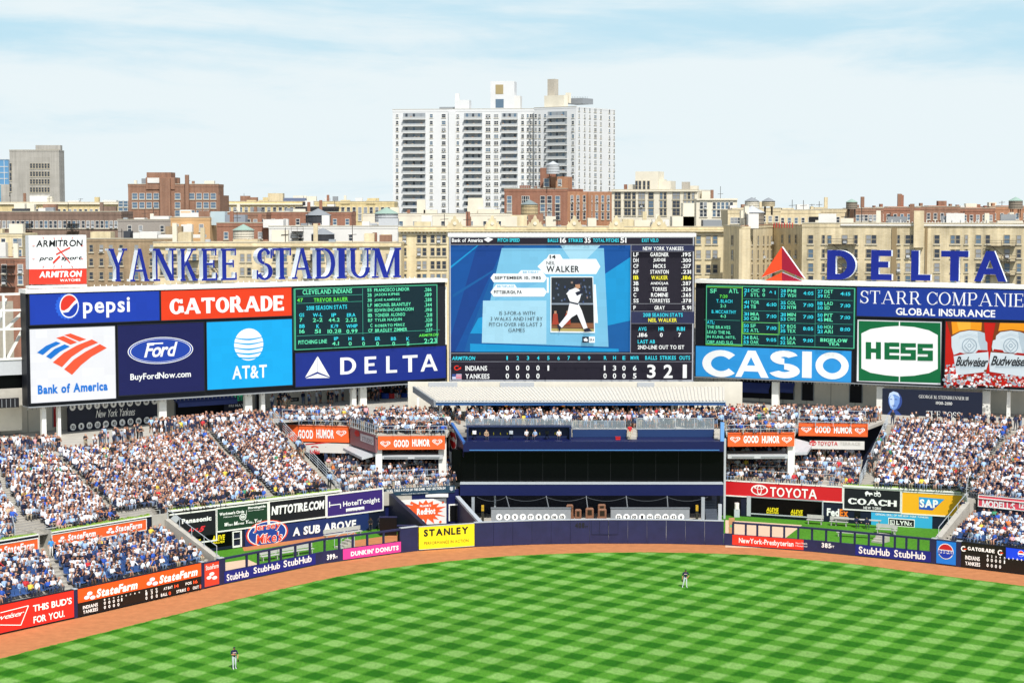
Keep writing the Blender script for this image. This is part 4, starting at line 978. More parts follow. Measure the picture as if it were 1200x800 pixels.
# wall, signs and stair under the right end of the lower left terrace
LW = plpx(449, 193.7, 538, 196.4)
t = thing('terrace_wall', LW.w(4, 0), 'navy wall with white panels under the lower left terrace', 'wall'); mb = MB(); LW.slab(mb, 0, 0, LW.len, 3.7, -.6, -.12, NAVYB); obj('wall', mb, t)
mb = MB(); a, _ = LW.uv(527, 600); LW.slab(mb, a, .3, a + .9, 1.9, -.1, -.02, BLACK); obj('door', mb, t); mb = MB(); LW.slab(mb, a - .12, .3, a, 2.0, -.1, .04, WHITE); LW.slab(mb, a - .12, 2.0, a + 1.1, 2.14, -.1, .04, WHITE); obj('door_frame', mb, t)
s = Sign(LW, 'strip_sign', 'dark teal strip with small white lettering under the lower left terrace', 'sign', 449.5, 573, 580.5, 533, mat('teal_print', '1d3a4d', .5), yt1=568.5, yb1=577, thick=.15)
s.text('SAVE, TAKE A PIECE OF THE GAME, VISIT SECTION 134', 453, 573.5, 577, 522, TXW, 'b', .08, .15); s.text('www.yankees.com/steiner', 470, 578, 579.3, 502, TXW, 'r'); s.poly([(527, 570), (530.8, 570), (530.8, 573.6), (529, 575), (527, 573.6)], SIL); s.done()
WG = mat('white_grey_print', 'e3e2de', .5); OS = mat('orange_splash', 'ee5a24', .5)
s = Sign(LW, 'splash_sign', 'white panel with an orange splash and white lettering over the bullpen stair', 'sign', 458.5, 586, 616, 523, WG, yt1=584, yb1=613.5, thick=.1)
pts = []
for i in range(34):
    an = 2 * math.pi * i / 34; k = (1.0, .58)[i % 2] * rnd.uniform(.82, 1.18); pts.append((497 + 26 * k * math.cos(an), 599 + 15.5 * k * math.sin(an)))
s.poly(pts, OS); s.ell(497, 599, 17, 9, OS)
s.poly([(459, 588), (466, 588.3), (469, 591), (477, 594), (476, 596), (466, 594), (459, 595)], OS)
for cx, cy, r in ((477, 609, 1.6), (516, 611, 1.5), (519, 588, 1.3), (482, 589, 1.4)): s.ell(cx, cy, r, r, OS)
s.text("RedHot", 488.5, 595.5, 603, 510, TXW, 'h', .03); s.text("FRANK'S", 492, 591.2, 593.8, 505, TXW, 'h', .05); s.done()
solid('terrace_beam', 'pale concrete beam between the teal strip and the white splash panel', 'beam', 'beam', [(453, 195.3, 525, 195.8, 3.05, 3.35, WHITE)])
t = thing('stair_wall', at(470, 600, 193), 'dark blue sloping stair wall left of the splash panel', 'wall'); mb = MB()
p = [at(453, 605, 195.4), at(502, 640, 182.6)]; q = [(p[0][0], p[0][1], 3.9), (p[1][0], p[1][1], 2.0)]
mb.hexa([(p[0][0] - .25, p[0][1], 0), (p[1][0] - .25, p[1][1], 0), (p[1][0] + .25, p[1][1], 0), (p[0][0] + .25, p[0][1], 0), (q[0][0] - .25, q[0][1], q[0][2]), (q[1][0] - .25, q[1][1], q[1][2]), (q[1][0] + .25, q[1][1], q[1][2]), (q[0][0] + .25, q[0][1], q[0][2])], NAVYD); obj('wall', mb, t)

# ------------------------------------------------------------------ batter's eye block in the centre
BE = plpx(538, 197.2, 849, 197.2); fx = lambda px, Y: xat(px, Y, 540)
be = thing('batters_eye', (xat(690, 197), 197, 0), 'black glazed centre block with dark blue bands above the sunken park', 'building')
mb = MB(); x0, x1 = fx(530, 197.3), fx(848, 197.3); mb.box(x0, 197.3, 4.35, x1, 198.3, 7.95, GLASSD); obj('glass_wall', mb, be)
mb = MB()
for k in range(1, 12):
    x = x0 + (x1 - x0) * k / 12; mb.box(x - .02, 197.27, 4.4, x + .02, 197.3, 7.9, mat('mullion', '0c0d10', .5))
obj('mullion', mb, be)
mb = MB(); mb.box(fx(543, 196.5), 196.3, 7.85, fx(848, 196.5), 197.29, 8.95, NAVYB); obj('upper_band', mb, be)
mb = MB(); mb.box(fx(550, 196), 196.05, 8.02, fx(843, 196), 196.12, 8.1, mat('pale_blue_rail', '4f86c4', .4)); mb.box(fx(550, 196), 196.1, 7.98, fx(843, 196), 196.3, 8.01, mat('pale_blue_rail', '4f86c4', .4)); obj('cable_tray', mb, be)
mb = MB(); mb.box(fx(539, 196), 196.0, 3.1, fx(848, 196), 197.28, 4.33, NAVYB); obj('lower_band', mb, be)
mb = MB(); mb.box(fx(539, 196), 195.95, 4.333, fx(848, 196), 197.25, 4.42, RAILM); obj('ledge', mb, be)
mb = MB(); a = fx(529, 203), fx(541, 197.2); mb.poly([(a[0], 203, 4.3), (a[1], 197.25, 4.3), (a[1], 197.25, 8), (a[0], 203, 8)], GLASSD); obj('side_glass', mb, be)
AP = plpx(526, 203.5, 544, 196.4)
t = thing('angled_panel', AP.w(1, 7.7), 'angled dark panel with a red and white script badge beside the blue band', 'panel'); mb = MB()
mb.poly([AP.w(*AP.uv(x, y), 0) for x, y in ((526, 497), (531, 496.5), (544.5, 520), (543.5, 535.5), (526.5, 528))], mat('dark_plum_print', '2a2340', .45)); obj('panel', mb, t)
mb = MB(); q0 = AP.w(*AP.uv(530, 496), .05); q1 = AP.w(*AP.uv(544.5, 519), .05); mb.bar(q0, q1, .3, mat('edge_blue', '3a66a6', .5), .25); obj('edge', mb, t)
s = Sign.__new__(Sign); s.pl = AP; s.d = 0; s.lay = 0; s.root = t; s.parts = {}
s.ell(531, 515, 4.3, 11.5, RED); s.ell(531, 515, 4.3, 11.5, TXW, rin=.9); s.text('Rolling', 527, 509, 516, 535.5, TXW, 'h', .0, .2); s.done()
# deck in front: low step, navy bench wall, camera well, crowd deck
deck = floor_poly('broad crowd deck on top of the black glazed centre block', [(fx(531, 201), 200.6), (fx(848, 201), 200.6), (fx(852, 218), 218), (fx(498, 218), 218)], 9.75)
low = floor_poly('narrow lower step in front of the centre deck', [(fx(543, 196.6), 196.4), (fx(848, 196.6), 196.4), (fx(848, 201), 200.55), (fx(540, 201), 200.55)], 8.9, th=.2, m=NAVYB)
mb = MB(); mb.box(fx(671, 200.4), 200.3, 8.92, fx(734, 200.4), 200.55, 9.74, mat('deck_blue_panel', '1b3663', .5)); mb.box(fx(747, 200.4), 200.3, 8.92, fx(836, 200.4), 200.55, 9.74, mat('deck_blue_panel', '1b3663', .5)); obj('front_panel', mb, deck)
cw = thing('camera_well', (fx(608, 198), 198, 8.9), 'navy camera well at the left of the centre deck', 'camera well'); mb = MB(); NW = mat('well_navy', '16264c', .5)
mb.box(fx(548, 199.9), 199.9, 8.92, fx(669, 199.9), 200.25, 10.15, NW); mb.box(fx(547, 198), 197.2, 8.92, fx(549, 198), 200.2, 10.15, NW); mb.box(fx(667.5, 198), 198.2, 8.92, fx(669.5, 198), 200.2, 10.15, NW); obj('well_wall', mb, cw)
mb = MB(); mb.box(fx(546, 198), 197.5, 10.155, fx(670, 198), 200.4, 10.27, NW); mb.v = [(x, y + (1.6 if y < 198 else 0), z) for x, y, z in mb.v]; obj('well_top', mb, cw)
mb = MB()
for px in (553, 562, 570, 578, 586, 594, 632, 650): mb.box(fx(px, 199.8), 199.84, 9.25, fx(px + 1, 199.8), 199.89, 9.5, YL)
obj('yellow_tag', mb, cw)
rail('grey glass rail over the camera well on the centre deck', [(fx(546, 200.5), 200.5, 9.95), (fx(670, 200.5), 200.5, 9.95)], h=1.0, bars=(1, .1), posts=1.8, glass=GLR)
rail('grey glass rail in the middle of the centre deck', [(fx(671, 200.5), 200.5, 9.75), (fx(733, 200.5), 200.5, 9.75)], h=.98, bars=(1, .1), posts=1.8, glass=GLR)
rail('tall grey glass rail at the right of the centre deck', [(fx(746, 200.5), 200.5, 9.75), (fx(836, 200.5), 200.5, 9.75)], h=1.25, bars=(1, .06), posts=1.8, glass=GLR, w=.07)
solid('stair_block', 'two pale concrete steps beside the guard in red on the centre deck', 'stairs', 'steps', [(735, 198.5, 746, 199.2, 8.92, 9.2, CONC), (735, 199.2, 746, 199.9, 8.92, 9.48, CONC), (735, 199.9, 746, 200.56, 8.92, 9.74, CONC)])
solid('stair_block', 'pale concrete steps at the right end of the centre deck', 'stairs', 'steps', [(837, 198.5, 844, 199.2, 8.92, 9.2, CONC), (837, 199.2, 844, 199.9, 8.92, 9.48, CONC), (837, 199.9, 844, 200.56, 8.92, 9.74, CONC)])
solid('light_blue_post', 'light blue post at the right end of the blue band', 'post', 'post', [(844.3, 196.5, 848.6, 197.0, 8.96, 11.0, mat('sky_blue_paint', '6fa3dd', .45))])
# tv cameras in the well
for k, px in enumerate((556, 599, 641, 622)):
    t = thing('tv_camera', (fx(px, 198.6), 198.6, 8.9), ['small white box camera at the left of the camera well', 'pale camera cabinet in the middle of the camera well', 'black broadcast camera at the right of the camera well', 'black broadcast camera left of its twin in the camera well'][k], 'camera')
    x = fx(px, 198.6); mb = MB(); 
    for dx, dy in ((-.25, .2), (.25, .2), (0, -.3)): mb.bar((x + dx, 198.6 + dy, 8.91), (x, 198.6, 9.5), .05, DARK)
    obj('tripod', mb, t); mb = MB(); m = [TXW, RAILM, BLACK, BLACK][k]; mb.box(x - .2, 198.3, 9.5, x + .2, 198.9, 9.82, m); mb.cyl((x, 198.3, 9.66), (x, 197.95, 9.66), .12, m); obj('body', mb, t)
solid('cool_box', 'small red cool box beside the guard on the lower step', 'box', 'body', [(721.5, 198.2, 727, 198.6, 8.91, 9.15, RED), (721, 198.15, 727.4, 198.65, 9.153, 9.22, mat('dark_red_lid', 'b01a20'))])

# monument park behind the centre field wall
solid('park_floor', 'paved floor of the sunken park behind the centre field wall', 'floor', 'paving', [(536, 187.6, 850, 203, .02, .3, CONC)])
solid('park_back_wall', 'dark navy back wall of the sunken park', 'wall', 'wall', [(536, 201, 850, 201.4, .3, 3.3, NAVYD)])
NG = mat('grey_stone', '8b8f92', .7, var=.12)
def numwall(label, px0, px1, nums):
    Y = 193.0; t = thing('number_wall', (fx((px0 + px1) / 2, Y), Y, .3), label, 'wall'); mb = MB(); mb.box(fx(px0, Y), Y, .302, fx(px1, Y), Y + .5, 2.15, NG); obj('wall', mb, t)
    mb = MB(); mb.box(fx(px0 - .5, Y), Y - .06, 2.153, fx(px1 + .5, Y), Y + .55, 2.25, mat('dark_stone', '6b7074', .7)); obj('coping', mb, t)
    pl = Pl((fx(px0, Y), Y), (fx(px1, Y), Y))
    for n_, px in nums:
        s = Sign.__new__(Sign); s.pl = pl; s.d = 0; s.lay = 0; s.root = t; s.parts = {}; s.ell(px, 605.4, 3.7, 3.7, TXW, 'number_disc', n=20)
        w = 1.4 if len(n_) == 1 else 2.3; s.text(n_, px - w, 603.6, 607.3, px + w, TXK, 'h', .05, part='numeral'); s.done()
numwall('grey wall with nine white number discs on the left of the sunken park', 575.5, 669, [(n, 585 + i * 9.25) for i, n in enumerate(('4', '3', '5', '7', '37', '8', '8', '16', '15'))])
numwall('grey wall with nine white number discs on the right of the sunken park', 716, 808.5, [(n, 725 + i * 9.15) for i, n in enumerate(('32', '9', '10', '1', '44', '23', '49', '42', '6'))])
BRN = mat('brown_granite', '7d553d', .6, var=.15); BRZ = mat('bronze_plaque', '3a3024', .4, metal=.5)
for k, (a, b, yt, Y) in enumerate(((664, 672, 591, 196.5), (674, 681.5, 596.5, 194.5), (686.5, 696, 595, 190.5), (701, 710, 590.5, 196.5), (701, 711, 596, 191.5))):
    z = zat(yt, Y); x0, x1 = fx(a, Y), fx(b, Y)
    t = thing('monument', ((x0 + x1) / 2, Y, .3), ['tall brown granite monument at the back left of the group', 'short brown granite monument at the left of the group', 'broad brown granite monument in the middle, nearest the wall', 'brown granite monument at the back right of the group', 'brown granite monument at the right, in front of a taller one'][k], 'monument', 'granite monuments in the sunken park')
    mb = MB(); mb.box(x0 - .1, Y - .1, .302, x1 + .1, Y + .5, .7, BRN); mb.box(x0, Y, .7, x1, Y + .4, z - .12, BRN); mb.hexa([(x0, Y, z - .12), (x1, Y, z - .12), (x1, Y + .4, z - .12), (x0, Y + .4, z - .12), (x0 + .1, Y + .05, z), (x1 - .1, Y + .05, z), (x1 - .1, Y + .35, z), (x0 + .1, Y + .35, z)], BRN); obj('stone', mb, t)
    mb = MB(); mb.box(x0 + .2, Y - .03, z - .75, x1 - .2, Y - .003, z - .2, BRZ); obj('plaque', mb, t)
for k, px in enumerate((593, 640, 687, 734, 782)):
    t = thing('slanted_strut', (fx(px, 195.5), 195.5, 3.1), ['leftmost', 'second', 'middle', 'fourth', 'rightmost'][k] + ' slanted strut hanging under the lower blue band', 'strut'); mb = MB(); d = [.55, .4, .2, .15, .05][k]
    mb.bar((fx(px, 195.8), 195.8, 3.09), (fx(px, 195.8) + d, 194.6, 1.3), .09, mat('dull_steel', '5c6166', .6)); obj('strut', mb, t)
t = thing('cable', (fx(690, 195.7), 195.7, 2.6), 'thin grey cable drooping in loops under the lower blue band', 'cable'); mb = MB(); xs = [fx(p, 195.7) for p in (559, 593, 640, 687, 734, 782, 830)]
for a, b in zip(xs, xs[1:]):
    for k in range(8):
        u, v = k / 8, (k + 1) / 8; h = lambda q: 3.0 - .5 * 4 * q * (1 - q) * .9; mb.bar((a + (b - a) * u, 195.7, h(u)), (a + (b - a) * v, 195.7, h(v)), .03, mat('dull_steel', '5c6166'))
obj('cable', mb, t)
solid('park_post', 'grey post at the left of the sunken park', 'post', 'post', [(552.5, 195, 556, 195.4, .3, 3.05, STEEL)]); solid('park_post', 'grey post at the right of the sunken park', 'post', 'post', [(822.5, 195, 826.5, 195.4, .3, 3.05, STEEL)])
solid('park_post', 'thin grey post beside the number discs at the left', 'post', 'post', [(579, 197, 581, 197.3, .3, 3.05, STEEL)])
solid('park_post', 'pale post closing the sunken park at the far right', 'post', 'post', [(842.5, 190.5, 846.5, 190.9, .1, 3.05, RAILM)])
t = thing('park_stair', (fx(834, 196), 196, .3), 'dark flight of steps at the right of the sunken park', 'stairs'); mb = MB()
for k in range(8): mb.box(fx(828, 196), 196 + k * .32, .302, fx(842, 196), 196 + (k + 1) * .32, .6 + k * .22, mat('slate_steps', '4d5560', .8))
obj('steps', mb, t)
t = thing('parapet', (fx(545, 190), 190, 0), 'grey sloping parapet at the left of the sunken park', 'wall'); mb = MB(); a = at(536, 582, 196.2); b = at(563, 612, 187.5)
mb.bar(a, b, .45, RAILM, .25); mb.poly([a, b, (b[0], b[1], 0), (a[0], a[1], 0)], NAVY); obj('wall', mb, t)
for px in (564, 816): solid('yellow_plant_box', 'small planter with yellow flowers at the ' + ('left' if px < 600 else 'right') + ' of the sunken park', 'planter', 'box', [(px, 195.5, px + 3, 195.8, .302, 1.5, mat('dark_pot', '2c2b20')), (px, 195.4, px + 3, 195.9, 1.503, 2.1, mat('yellow_flowers', 'b89422', .8, var=.5, vscale=9))])

# ------------------------------------------------------------------ canopy and concession fronts behind the deck
cn = thing('canopy', (xat(680, 208), 208, 12), 'long off white corrugated canopy over the centre deck with a blue front edge', 'canopy')
A0 = Vector(at(512, 471.5, 207.5)); A1 = Vector(at(849, 469, 207.5)); A0.z = A1.z = (A0.z + A1.z) / 2; B0 = Vector(at(487, 454.5, 219)); B1 = Vector(at(849, 452.8, 219)); B0.z = B1.z = (B0.z + B1.z) / 2
CORR = mat('corrugated_cream_sheet', 'dbd5c8', .5, var=.05); mb = MB(); n = 170; z = Vector((0, 0, 1))
for i in range(n):
    h0, h1 = (0.0, .11) if i % 2 else (.11, 0.0)
    a, b = A0.lerp(A1, i / n), A0.lerp(A1, (i + 1) / n); c, d = B0.lerp(B1, i / n), B0.lerp(B1, (i + 1) / n)
    w = .25; am = a.lerp(b, .5); cm = c.lerp(d, .5)
    if i % 2 == 0: mb.poly([a + z * .0, am + z * .0, cm + z * .0, c + z * .0], CORR); mb.poly([am, b + z * .12, d + z * .12, cm], CORR)
    else: mb.poly([a + z * .12, am + z * .12, cm + z * .12, c + z * .12], CORR); mb.poly([am + z * .12, b, d, cm + z * .12], CORR)
obj('roof_sheet', mb, cn)
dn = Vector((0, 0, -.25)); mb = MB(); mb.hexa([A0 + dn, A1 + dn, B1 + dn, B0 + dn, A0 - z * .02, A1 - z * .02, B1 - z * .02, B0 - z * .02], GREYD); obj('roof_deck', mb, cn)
mb = MB(); fb = mat('canopy_blue_edge', '2f5c94', .45); mb.hexa([A0 + Vector((-.1, -.25, -.42)), A1 + Vector((.1, -.25, -.42)), A1 + Vector((.1, -.02, -.42)), A0 + Vector((-.1, -.02, -.42)), A0 + Vector((-.1, -.25, .03)), A1 + Vector((.1, -.25, .03)), A1 + Vector((.1, -.02, .03)), A0 + Vector((-.1, -.02, .03))], fb); obj('front_edge', mb, cn)
mb = MB(); mb.bar(A0 + Vector((-.1, -.3, .0)), A1 + Vector((.1, -.3, .0)), .16, RAILM); obj('gutter', mb, cn)
mb = MB(); mb.hexa([A0 + Vector((-.35, -.2, -.6)), A0 + Vector((-.1, -.2, -.6)), B0 + Vector((-.1, 0, -.6)), B0 + Vector((-.35, 0, -.6)), A0 + Vector((-.35, -.2, .12)), A0 + Vector((-.1, -.2, .12)), B0 + Vector((-.1, 0, .12)), B0 + Vector((-.35, 0, .12))], GREYD); obj('side_edge', mb, cn)  # grey here paints in the shade on the canopy's left end
for px, Y in ((516, 208.2), (490, 212), (846, 208.2), (568, 209), (571, 211), (788, 209), (792, 211)):
    mb = MB(); x = xat(px, Y, 480); mb.box(x - .14, Y, 9.4, x + .14, Y + .28, 12.0, WHITE); obj('post', mb, cn)
CF = plpx(560, 213, 795, 213)
cf = thing('concession_stand', CF.w(CF.len / 2, 9.75), 'dark concession counters under the cream canopy', 'concession stand'); mb = MB(); CF.slab(mb, 0, 9.76, CF.len, 12.0, -.3, -.03, DARK); obj('back_wall', mb, cf)
mb = MB(); CF.slab(mb, 0, 11.05, CF.len, 11.75, -.03, .15, NAVYD); obj('sign_band', mb, cf)
mb = MB()
for px in (583, 610, 640, 672, 708, 738, 765):
    a, _ = CF.uv(px, 480); CF.slab(mb, a - .18, 9.77, a + .18, 11.04, -.02, .1, NAVYB)
obj('pier', mb, cf)
s = Sign.__new__(Sign); s.pl = CF; s.d = .16; s.lay = 0; s.root = cf; s.parts = {}
OC = mat('mark_orange', 'f29a1f', .5, emit=.3)
for px in (590, 657, 747): s.ell(px, 474, 2.3, 2.3, RED); s.ell(px + 3.2, 474, 2.3, 2.3, OC); s.text('mastercard', px + 8, 472.8, 475, px + 24, LEDWB, 'b', .05)
s.text("batter's eye deck", 682, 471.8, 474.6, 707, LEDWB, 'b', .05)
for px in (579, 628, 734, 784): s.rect(px - 2.8, 468.6, px + 2.8, 472.4, mat('amber_panel', 'd9b24e', .5, emit=.15))
s.done()
# ------------------------------------------------------------------ scoreboards and screens
PLB = plpx(33, 201, 525, 230); PRB = plpx(815, 237, 1200, 220); PMB = plpx(527, 231, 813, 231)
def E(name, c, e=.22):
    """a lit screen colour: little reflection, most of its brightness is its own"""
    if name in MATS: return MATS[name]
    m = mat(name, tuple(.42 * v for v in lin(c)), .5, spec=.25); b = m.node_tree.nodes['Principled BSDF']
    b.inputs['Emission Color'].default_value = (*lin(c), 1); b.inputs['Emission Strength'].default_value = .5 + .25 * e
    # screen modules: every cabinet of a metre or so is a touch brighter or dimmer than its neighbours
    n = m.node_tree.nodes; l = m.node_tree.links; g = n.new('ShaderNodeNewGeometry'); sn = n.new('ShaderNodeVectorMath'); sn.operation = 'SNAP'; sn.inputs[1].default_value = (1.1, 50, .9); l.new(g.outputs['Position'], sn.inputs[0])
    wn = n.new('ShaderNodeTexWhiteNoise'); l.new(sn.outputs[0], wn.inputs['Vector']); r = n.new('ShaderNodeMapRange'); r.inputs[3].default_value = .93; r.inputs[4].default_value = 1.05; l.new(wn.outputs['Value'], r.inputs[0])
    v = n.new('ShaderNodeVectorMath'); v.operation = 'SCALE'; v.inputs[0].default_value = lin(c); l.new(r.outputs[0], v.inputs['Scale']); l.new(v.outputs[0], b.inputs['Emission Color']); return m
SBLUE = E('screen_blue', '1c3fae'); SNAVY = E('screen_navy', '1b1f55'); SRED = E('screen_red', 'e8401c'); SWH = E('screen_white', 'e9eaee', .12)
SCY = E('screen_cyan', '14a9ea'); SGRN = E('screen_dark_green', '0f2a33', .08); SDEL = E('screen_delta_blue', '1b2f86'); SCAS = E('screen_light_blue', '2f97dd')
XW = E('lit_white', 'f4f6f4', .35); XC = E('lit_cyan', '35d3e6', .5); XG = E('lit_green', '63e04a', .5); XM = E('lit_mint', '63e3b0', .35); XY = E('lit_yellow', 'f4ec3a', .5)
XB = E('lit_blue', '1b78d4', .25); XO = E('lit_orange', 'f2562f', .25)
def backing(pl, label, u0, u1, z0, z1, name='scoreboard_housing'):
    t = thing(name, pl.w((u0 + u1) / 2, z0, -1), label, 'frame'); mb = MB(); pl.slab(mb, u0, z0, u1, z1, -2.2, -.32, FRAME); obj('housing', mb, t)
    mb = MB(); pl.slab(mb, u0 - .1, z1 + .003, u1 + .1, z1 + .45, -2.4, .1, WHITE); obj('top_beam', mb, t)
    mb = MB(); pl.slab(mb, u0, z0 - .12, u1, z0 - .003, -2.2, .05, GREYD)
    for k in range(int((u1 - u0) / .5)): pl.slab(mb, u0 + k * .5, z0 - .4, u0 + k * .5 + .05, z0 - .12, -.4, -.35, GREYD)
    obj('catwalk', mb, t); return t
uL1, zLt = PLB.uv(515, 334.5); zLb = (PLB.uv(33, 474)[1] + PLB.uv(523, 449)[1]) / 2
bkL = backing(PLB, 'dark housing with a white top beam behind the six left screens', -.1, PLB.len - .2, zLb, PLB.uv(33, 344)[1])
uR1, zRt = PRB.uv(1000, 335.5)
bkR = backing(PRB, 'dark housing with a white top beam behind the five right screens', -.1, PRB.len * 1.12, PRB.uv(1000, 448.5)[1], PRB.uv(1000, 335)[1])
bkM = backing(PMB, 'dark housing with a white top beam behind the tall centre screen', -.1, PMB.len + .1, PMB.uv(600, 446.5)[1], PMB.uv(600, 277.5)[1])
def screen(pl, label, x0, yt, yb, x1, yt1, yb1, m, frame=FRAME, fw=.13, name='video_screen', cat='screen'):
    return Sign(pl, name, label, cat, x0, yt, yb, x1, m, yt1=yt1, yb1=yb1, frame=frame, fw=fw, thick=.3)
# 1 blue screen, bottle cap
s = screen(PLB, 'blue screen with a bottle cap emblem and rounded white word', 34.5, 345.5, 381, 186.5, 340.5, 375, SBLUE)
cx, cy = 80, 358.5; CAP = E('cap_blue', '2a63d8', .2)
pts = [(cx - 1 + (13.2 if i % 2 else 14.8) * math.cos(2 * math.pi * i / 42), cy + .5 + (14.2 if i % 2 else 16) * math.sin(2 * math.pi * i / 42)) for i in range(42)]
s.poly(pts, CAP); s.ell(cx + 1, cy, 11.2, 14, XW, n=30); s.ell(cx + 1, cy, 10, 12.6, SBLUE, n=30)
s.ell(cx + 1, cy, 10, 12.6, E('cap_red', 'e23a2a', .25), a0=20, a1=215, n=22)
s.poly([(70.8, 363), (73, 366.5), (80, 365.5), (86, 358), (91, 354), (90, 350), (86, 354), (80, 361), (75, 364)], XW)
s.text('pepsi', 97, 349.5, 373, 152, XW, 'b', .10); s.done()
# 2 orange-red screen
s = screen(PLB, 'orange red screen with heavy white slab lettering in the left bank', 188.5, 340.5, 374.5, 341.5, 337, 370.5, SRED)
s.text('GATORADE', 198.5, 348.5, 368.5, 332.5, XW, 'slab', .05); s.done()
# 3 white screen with a flag of stripes (crop px: x/4, 320+y/4)
s = screen(PLB, 'white screen with red and blue stripe emblem and blue words', 34.5, 386, 473, 134.5, 381.5, 466, SWH)
def cr(pts, ox=0, oy=320, k=4.0): return [(ox + x / k, oy + y / k) for x, y in pts]
FR_, FB_ = E('flag_red', 'ee5a3a', .2), E('flag_blue', '1876d0', .2)
for p in ([(300, 290), (330, 282), (405, 310), (372, 320)], [(263, 303), (297, 294), (362, 324), (330, 335)], [(247, 418), (300, 372), (360, 338), (430, 310), (460, 325), (395, 352), (335, 392), (290, 440)], [(300, 450), (345, 405), (400, 368), (468, 332), (500, 350), (430, 390), (380, 430), (337, 476)]): s.poly(cr(p), FR_)
for p in ([(173, 372), (215, 340), (262, 320), (285, 328), (240, 350), (200, 383)], [(215, 390), (255, 355), (302, 333), (327, 343), (280, 368), (238, 402)]): s.poly(cr(p), FB_)
s.text('Bank of America', 44, 451, 462, 126, FB_, 'h', .04); s.done()
# 4 navy screen with oval
s = screen(PLB, 'dark navy screen with a blue oval badge and white web address', 138, 381.5, 464, 238.5, 377.5, 457, SNAVY)
s.ell(188.3, 410.5, 38, 15.6, XW, n=40); s.ell(188.3, 410.5, 37, 14.7, E('oval_blue', '2345a8', .2), n=40); s.ell(188.3, 410.5, 35.4, 13.5, XW, n=40, rin=.975)
s.text('Ford', 168.5, 402, 419, 208, XW, 'b', .0, .3); s.rect(172, 402, 191, 403.6, XW)
s.text('BuyFordNow.com', 152.5, 438, 447.5, 223.5, XW, 'b', .04); s.done()
# 5 cyan screen with banded globe
s = screen(PLB, 'bright cyan screen with a white banded globe', 242, 377, 456.5, 342, 374, 451, SCY)
s.ell(291.5, 403.5, 17, 18.8, XW, n=36)
for i, (yc, th) in enumerate(((395.5, 1.6), (401, 1.5), (407, 1.6), (412.5, 1.7), (417.5, 1.6))):
    q = []
    for k in range(13): x = 274 + 35.5 * k / 12; q.append((x, yc + 2.2 * math.sin(math.pi * k / 12) - 1 + (k - 6) * -.12))
    s.poly(q + [(x, y + th * (1.25 - abs(k - 6) / 9)) for k, (x, y) in reversed(list(enumerate(q)))], SCY)
s.text('AT&T', 272, 429, 444.5, 312.5, XW, 'b', .04); s.done()
# 6 dark green line-up board
s = screen(PLB, 'dark green line up board on the left with cyan and white rows of names', 346, 337.5, 407.5, 511.5, 335.8, 403, SGRN, E('mint_edge', '4fb88e', .2), .1, 'scoreboard', 'scoreboard')
LN = E('mint_line', '3fa58c', .2)
k4 = lambda cx, cy: (240 + cx / 4, 320 + cy / 4)
def t4(t, x0, y0, y1, x1, m, f='b', **k):
    a = k4(x0, y0); b = k4(x1, y1); s.text(t, a[0], a[1], b[1], b[0], m, f, **k)
t4('CLEVELAND INDIANS', 458, 78, 101, 690, XM); t4('47', 432, 118, 136, 460, XG); t4('TREVOR BAUER', 510, 117, 136, 670, XG); t4('2018 SEASON STATS', 475, 154, 174, 666, XC)
for i, (h, v) in enumerate((('GS', '7'), ('W-L', '2-2'), ('IP', '44.2'), ('ERA', '2.22'))):
    x = (441, 505, 592, 664)[i]; w = (24, 44, 22, 40)[i]; t4(h, x, 188, 205, x + w, XC); t4(v, (443, 505, 578, 658)[i], 211, 229, (456, 550, 630, 710)[i], XM)
for i, (h, v) in enumerate((('BB', '16'), ('K', '51'), ('K/9', '10.28'), ('WHIP', '0.99'))):
    x = (441, 520, 588, 660)[i]; w = (25, 14, 34, 52)[i]; t4(h, x, 240, 257, x + w, XC); t4(v, (441, 512, 572, 660)[i], 263, 282, (466, 540, 636, 712)[i], XM)
for i, (p, n_, a) in enumerate((('SS', 'FRANCISCO LINDOR', '.286'), ('2B', 'JASON KIPNIS', '.189'), ('3B', 'JOSÉ RAMÍREZ', '.288'), ('LF', 'MICHAEL BRANTLEY', '.344'), ('DH', 'EDWIN ENCARNACION', '.198'), ('1B', 'YONDER ALONSO', '.211'), ('RF', 'TYLER NAQUIN', '.328'), ('C', 'ROBERTO PÉREZ', '.119'), ('CF', 'BRADLEY ZIMMER', '.237'))):
    y = 71 + i * 23.6; w = (165, 118, 122, 170, 182, 142, 126, 140, 150)[i]; t4(p, 758 if len(p) > 1 else 768, y, y + 16, 778, XM); t4(n_, 790, y, y + 16, 790 + w, XM); t4(a, 1024, y - 2, y + 15, 1058, XM)
t4('PITCHING LINE', 430, 314, 333, 564, XM)
for i, (h, v) in enumerate((('IP', '4.1'), ('H', '0'), ('R', '0'), ('ER', '0'), ('BB', '0'), ('K', '5'))):
    x = (597, 664, 727, 788, 862, 934)[i]; w = (20, 14, 13, 24, 24, 14)[i]; t4(h, x, 298, 314, x + w, XC); t4(v, (588, 665, 728, 793, 868, 935)[i], 320, 338, (620, 679, 741, 806, 881, 948)[i], XM)
t4('ARMITRON', 992, 284, 297, 1084, XG, shear=.2); t4('2:23', 1016, 305, 328, 1076, XM)
for a in ((420, 108, 726, 110), (420, 140, 726, 142), (420, 292, 1090, 294)): s.rect(*k4(a[0], a[1]), *k4(a[2], a[3]), LN, 'grid')
s.rect(*k4(727, 70), *k4(729, 286), LN, 'grid'); s.done()
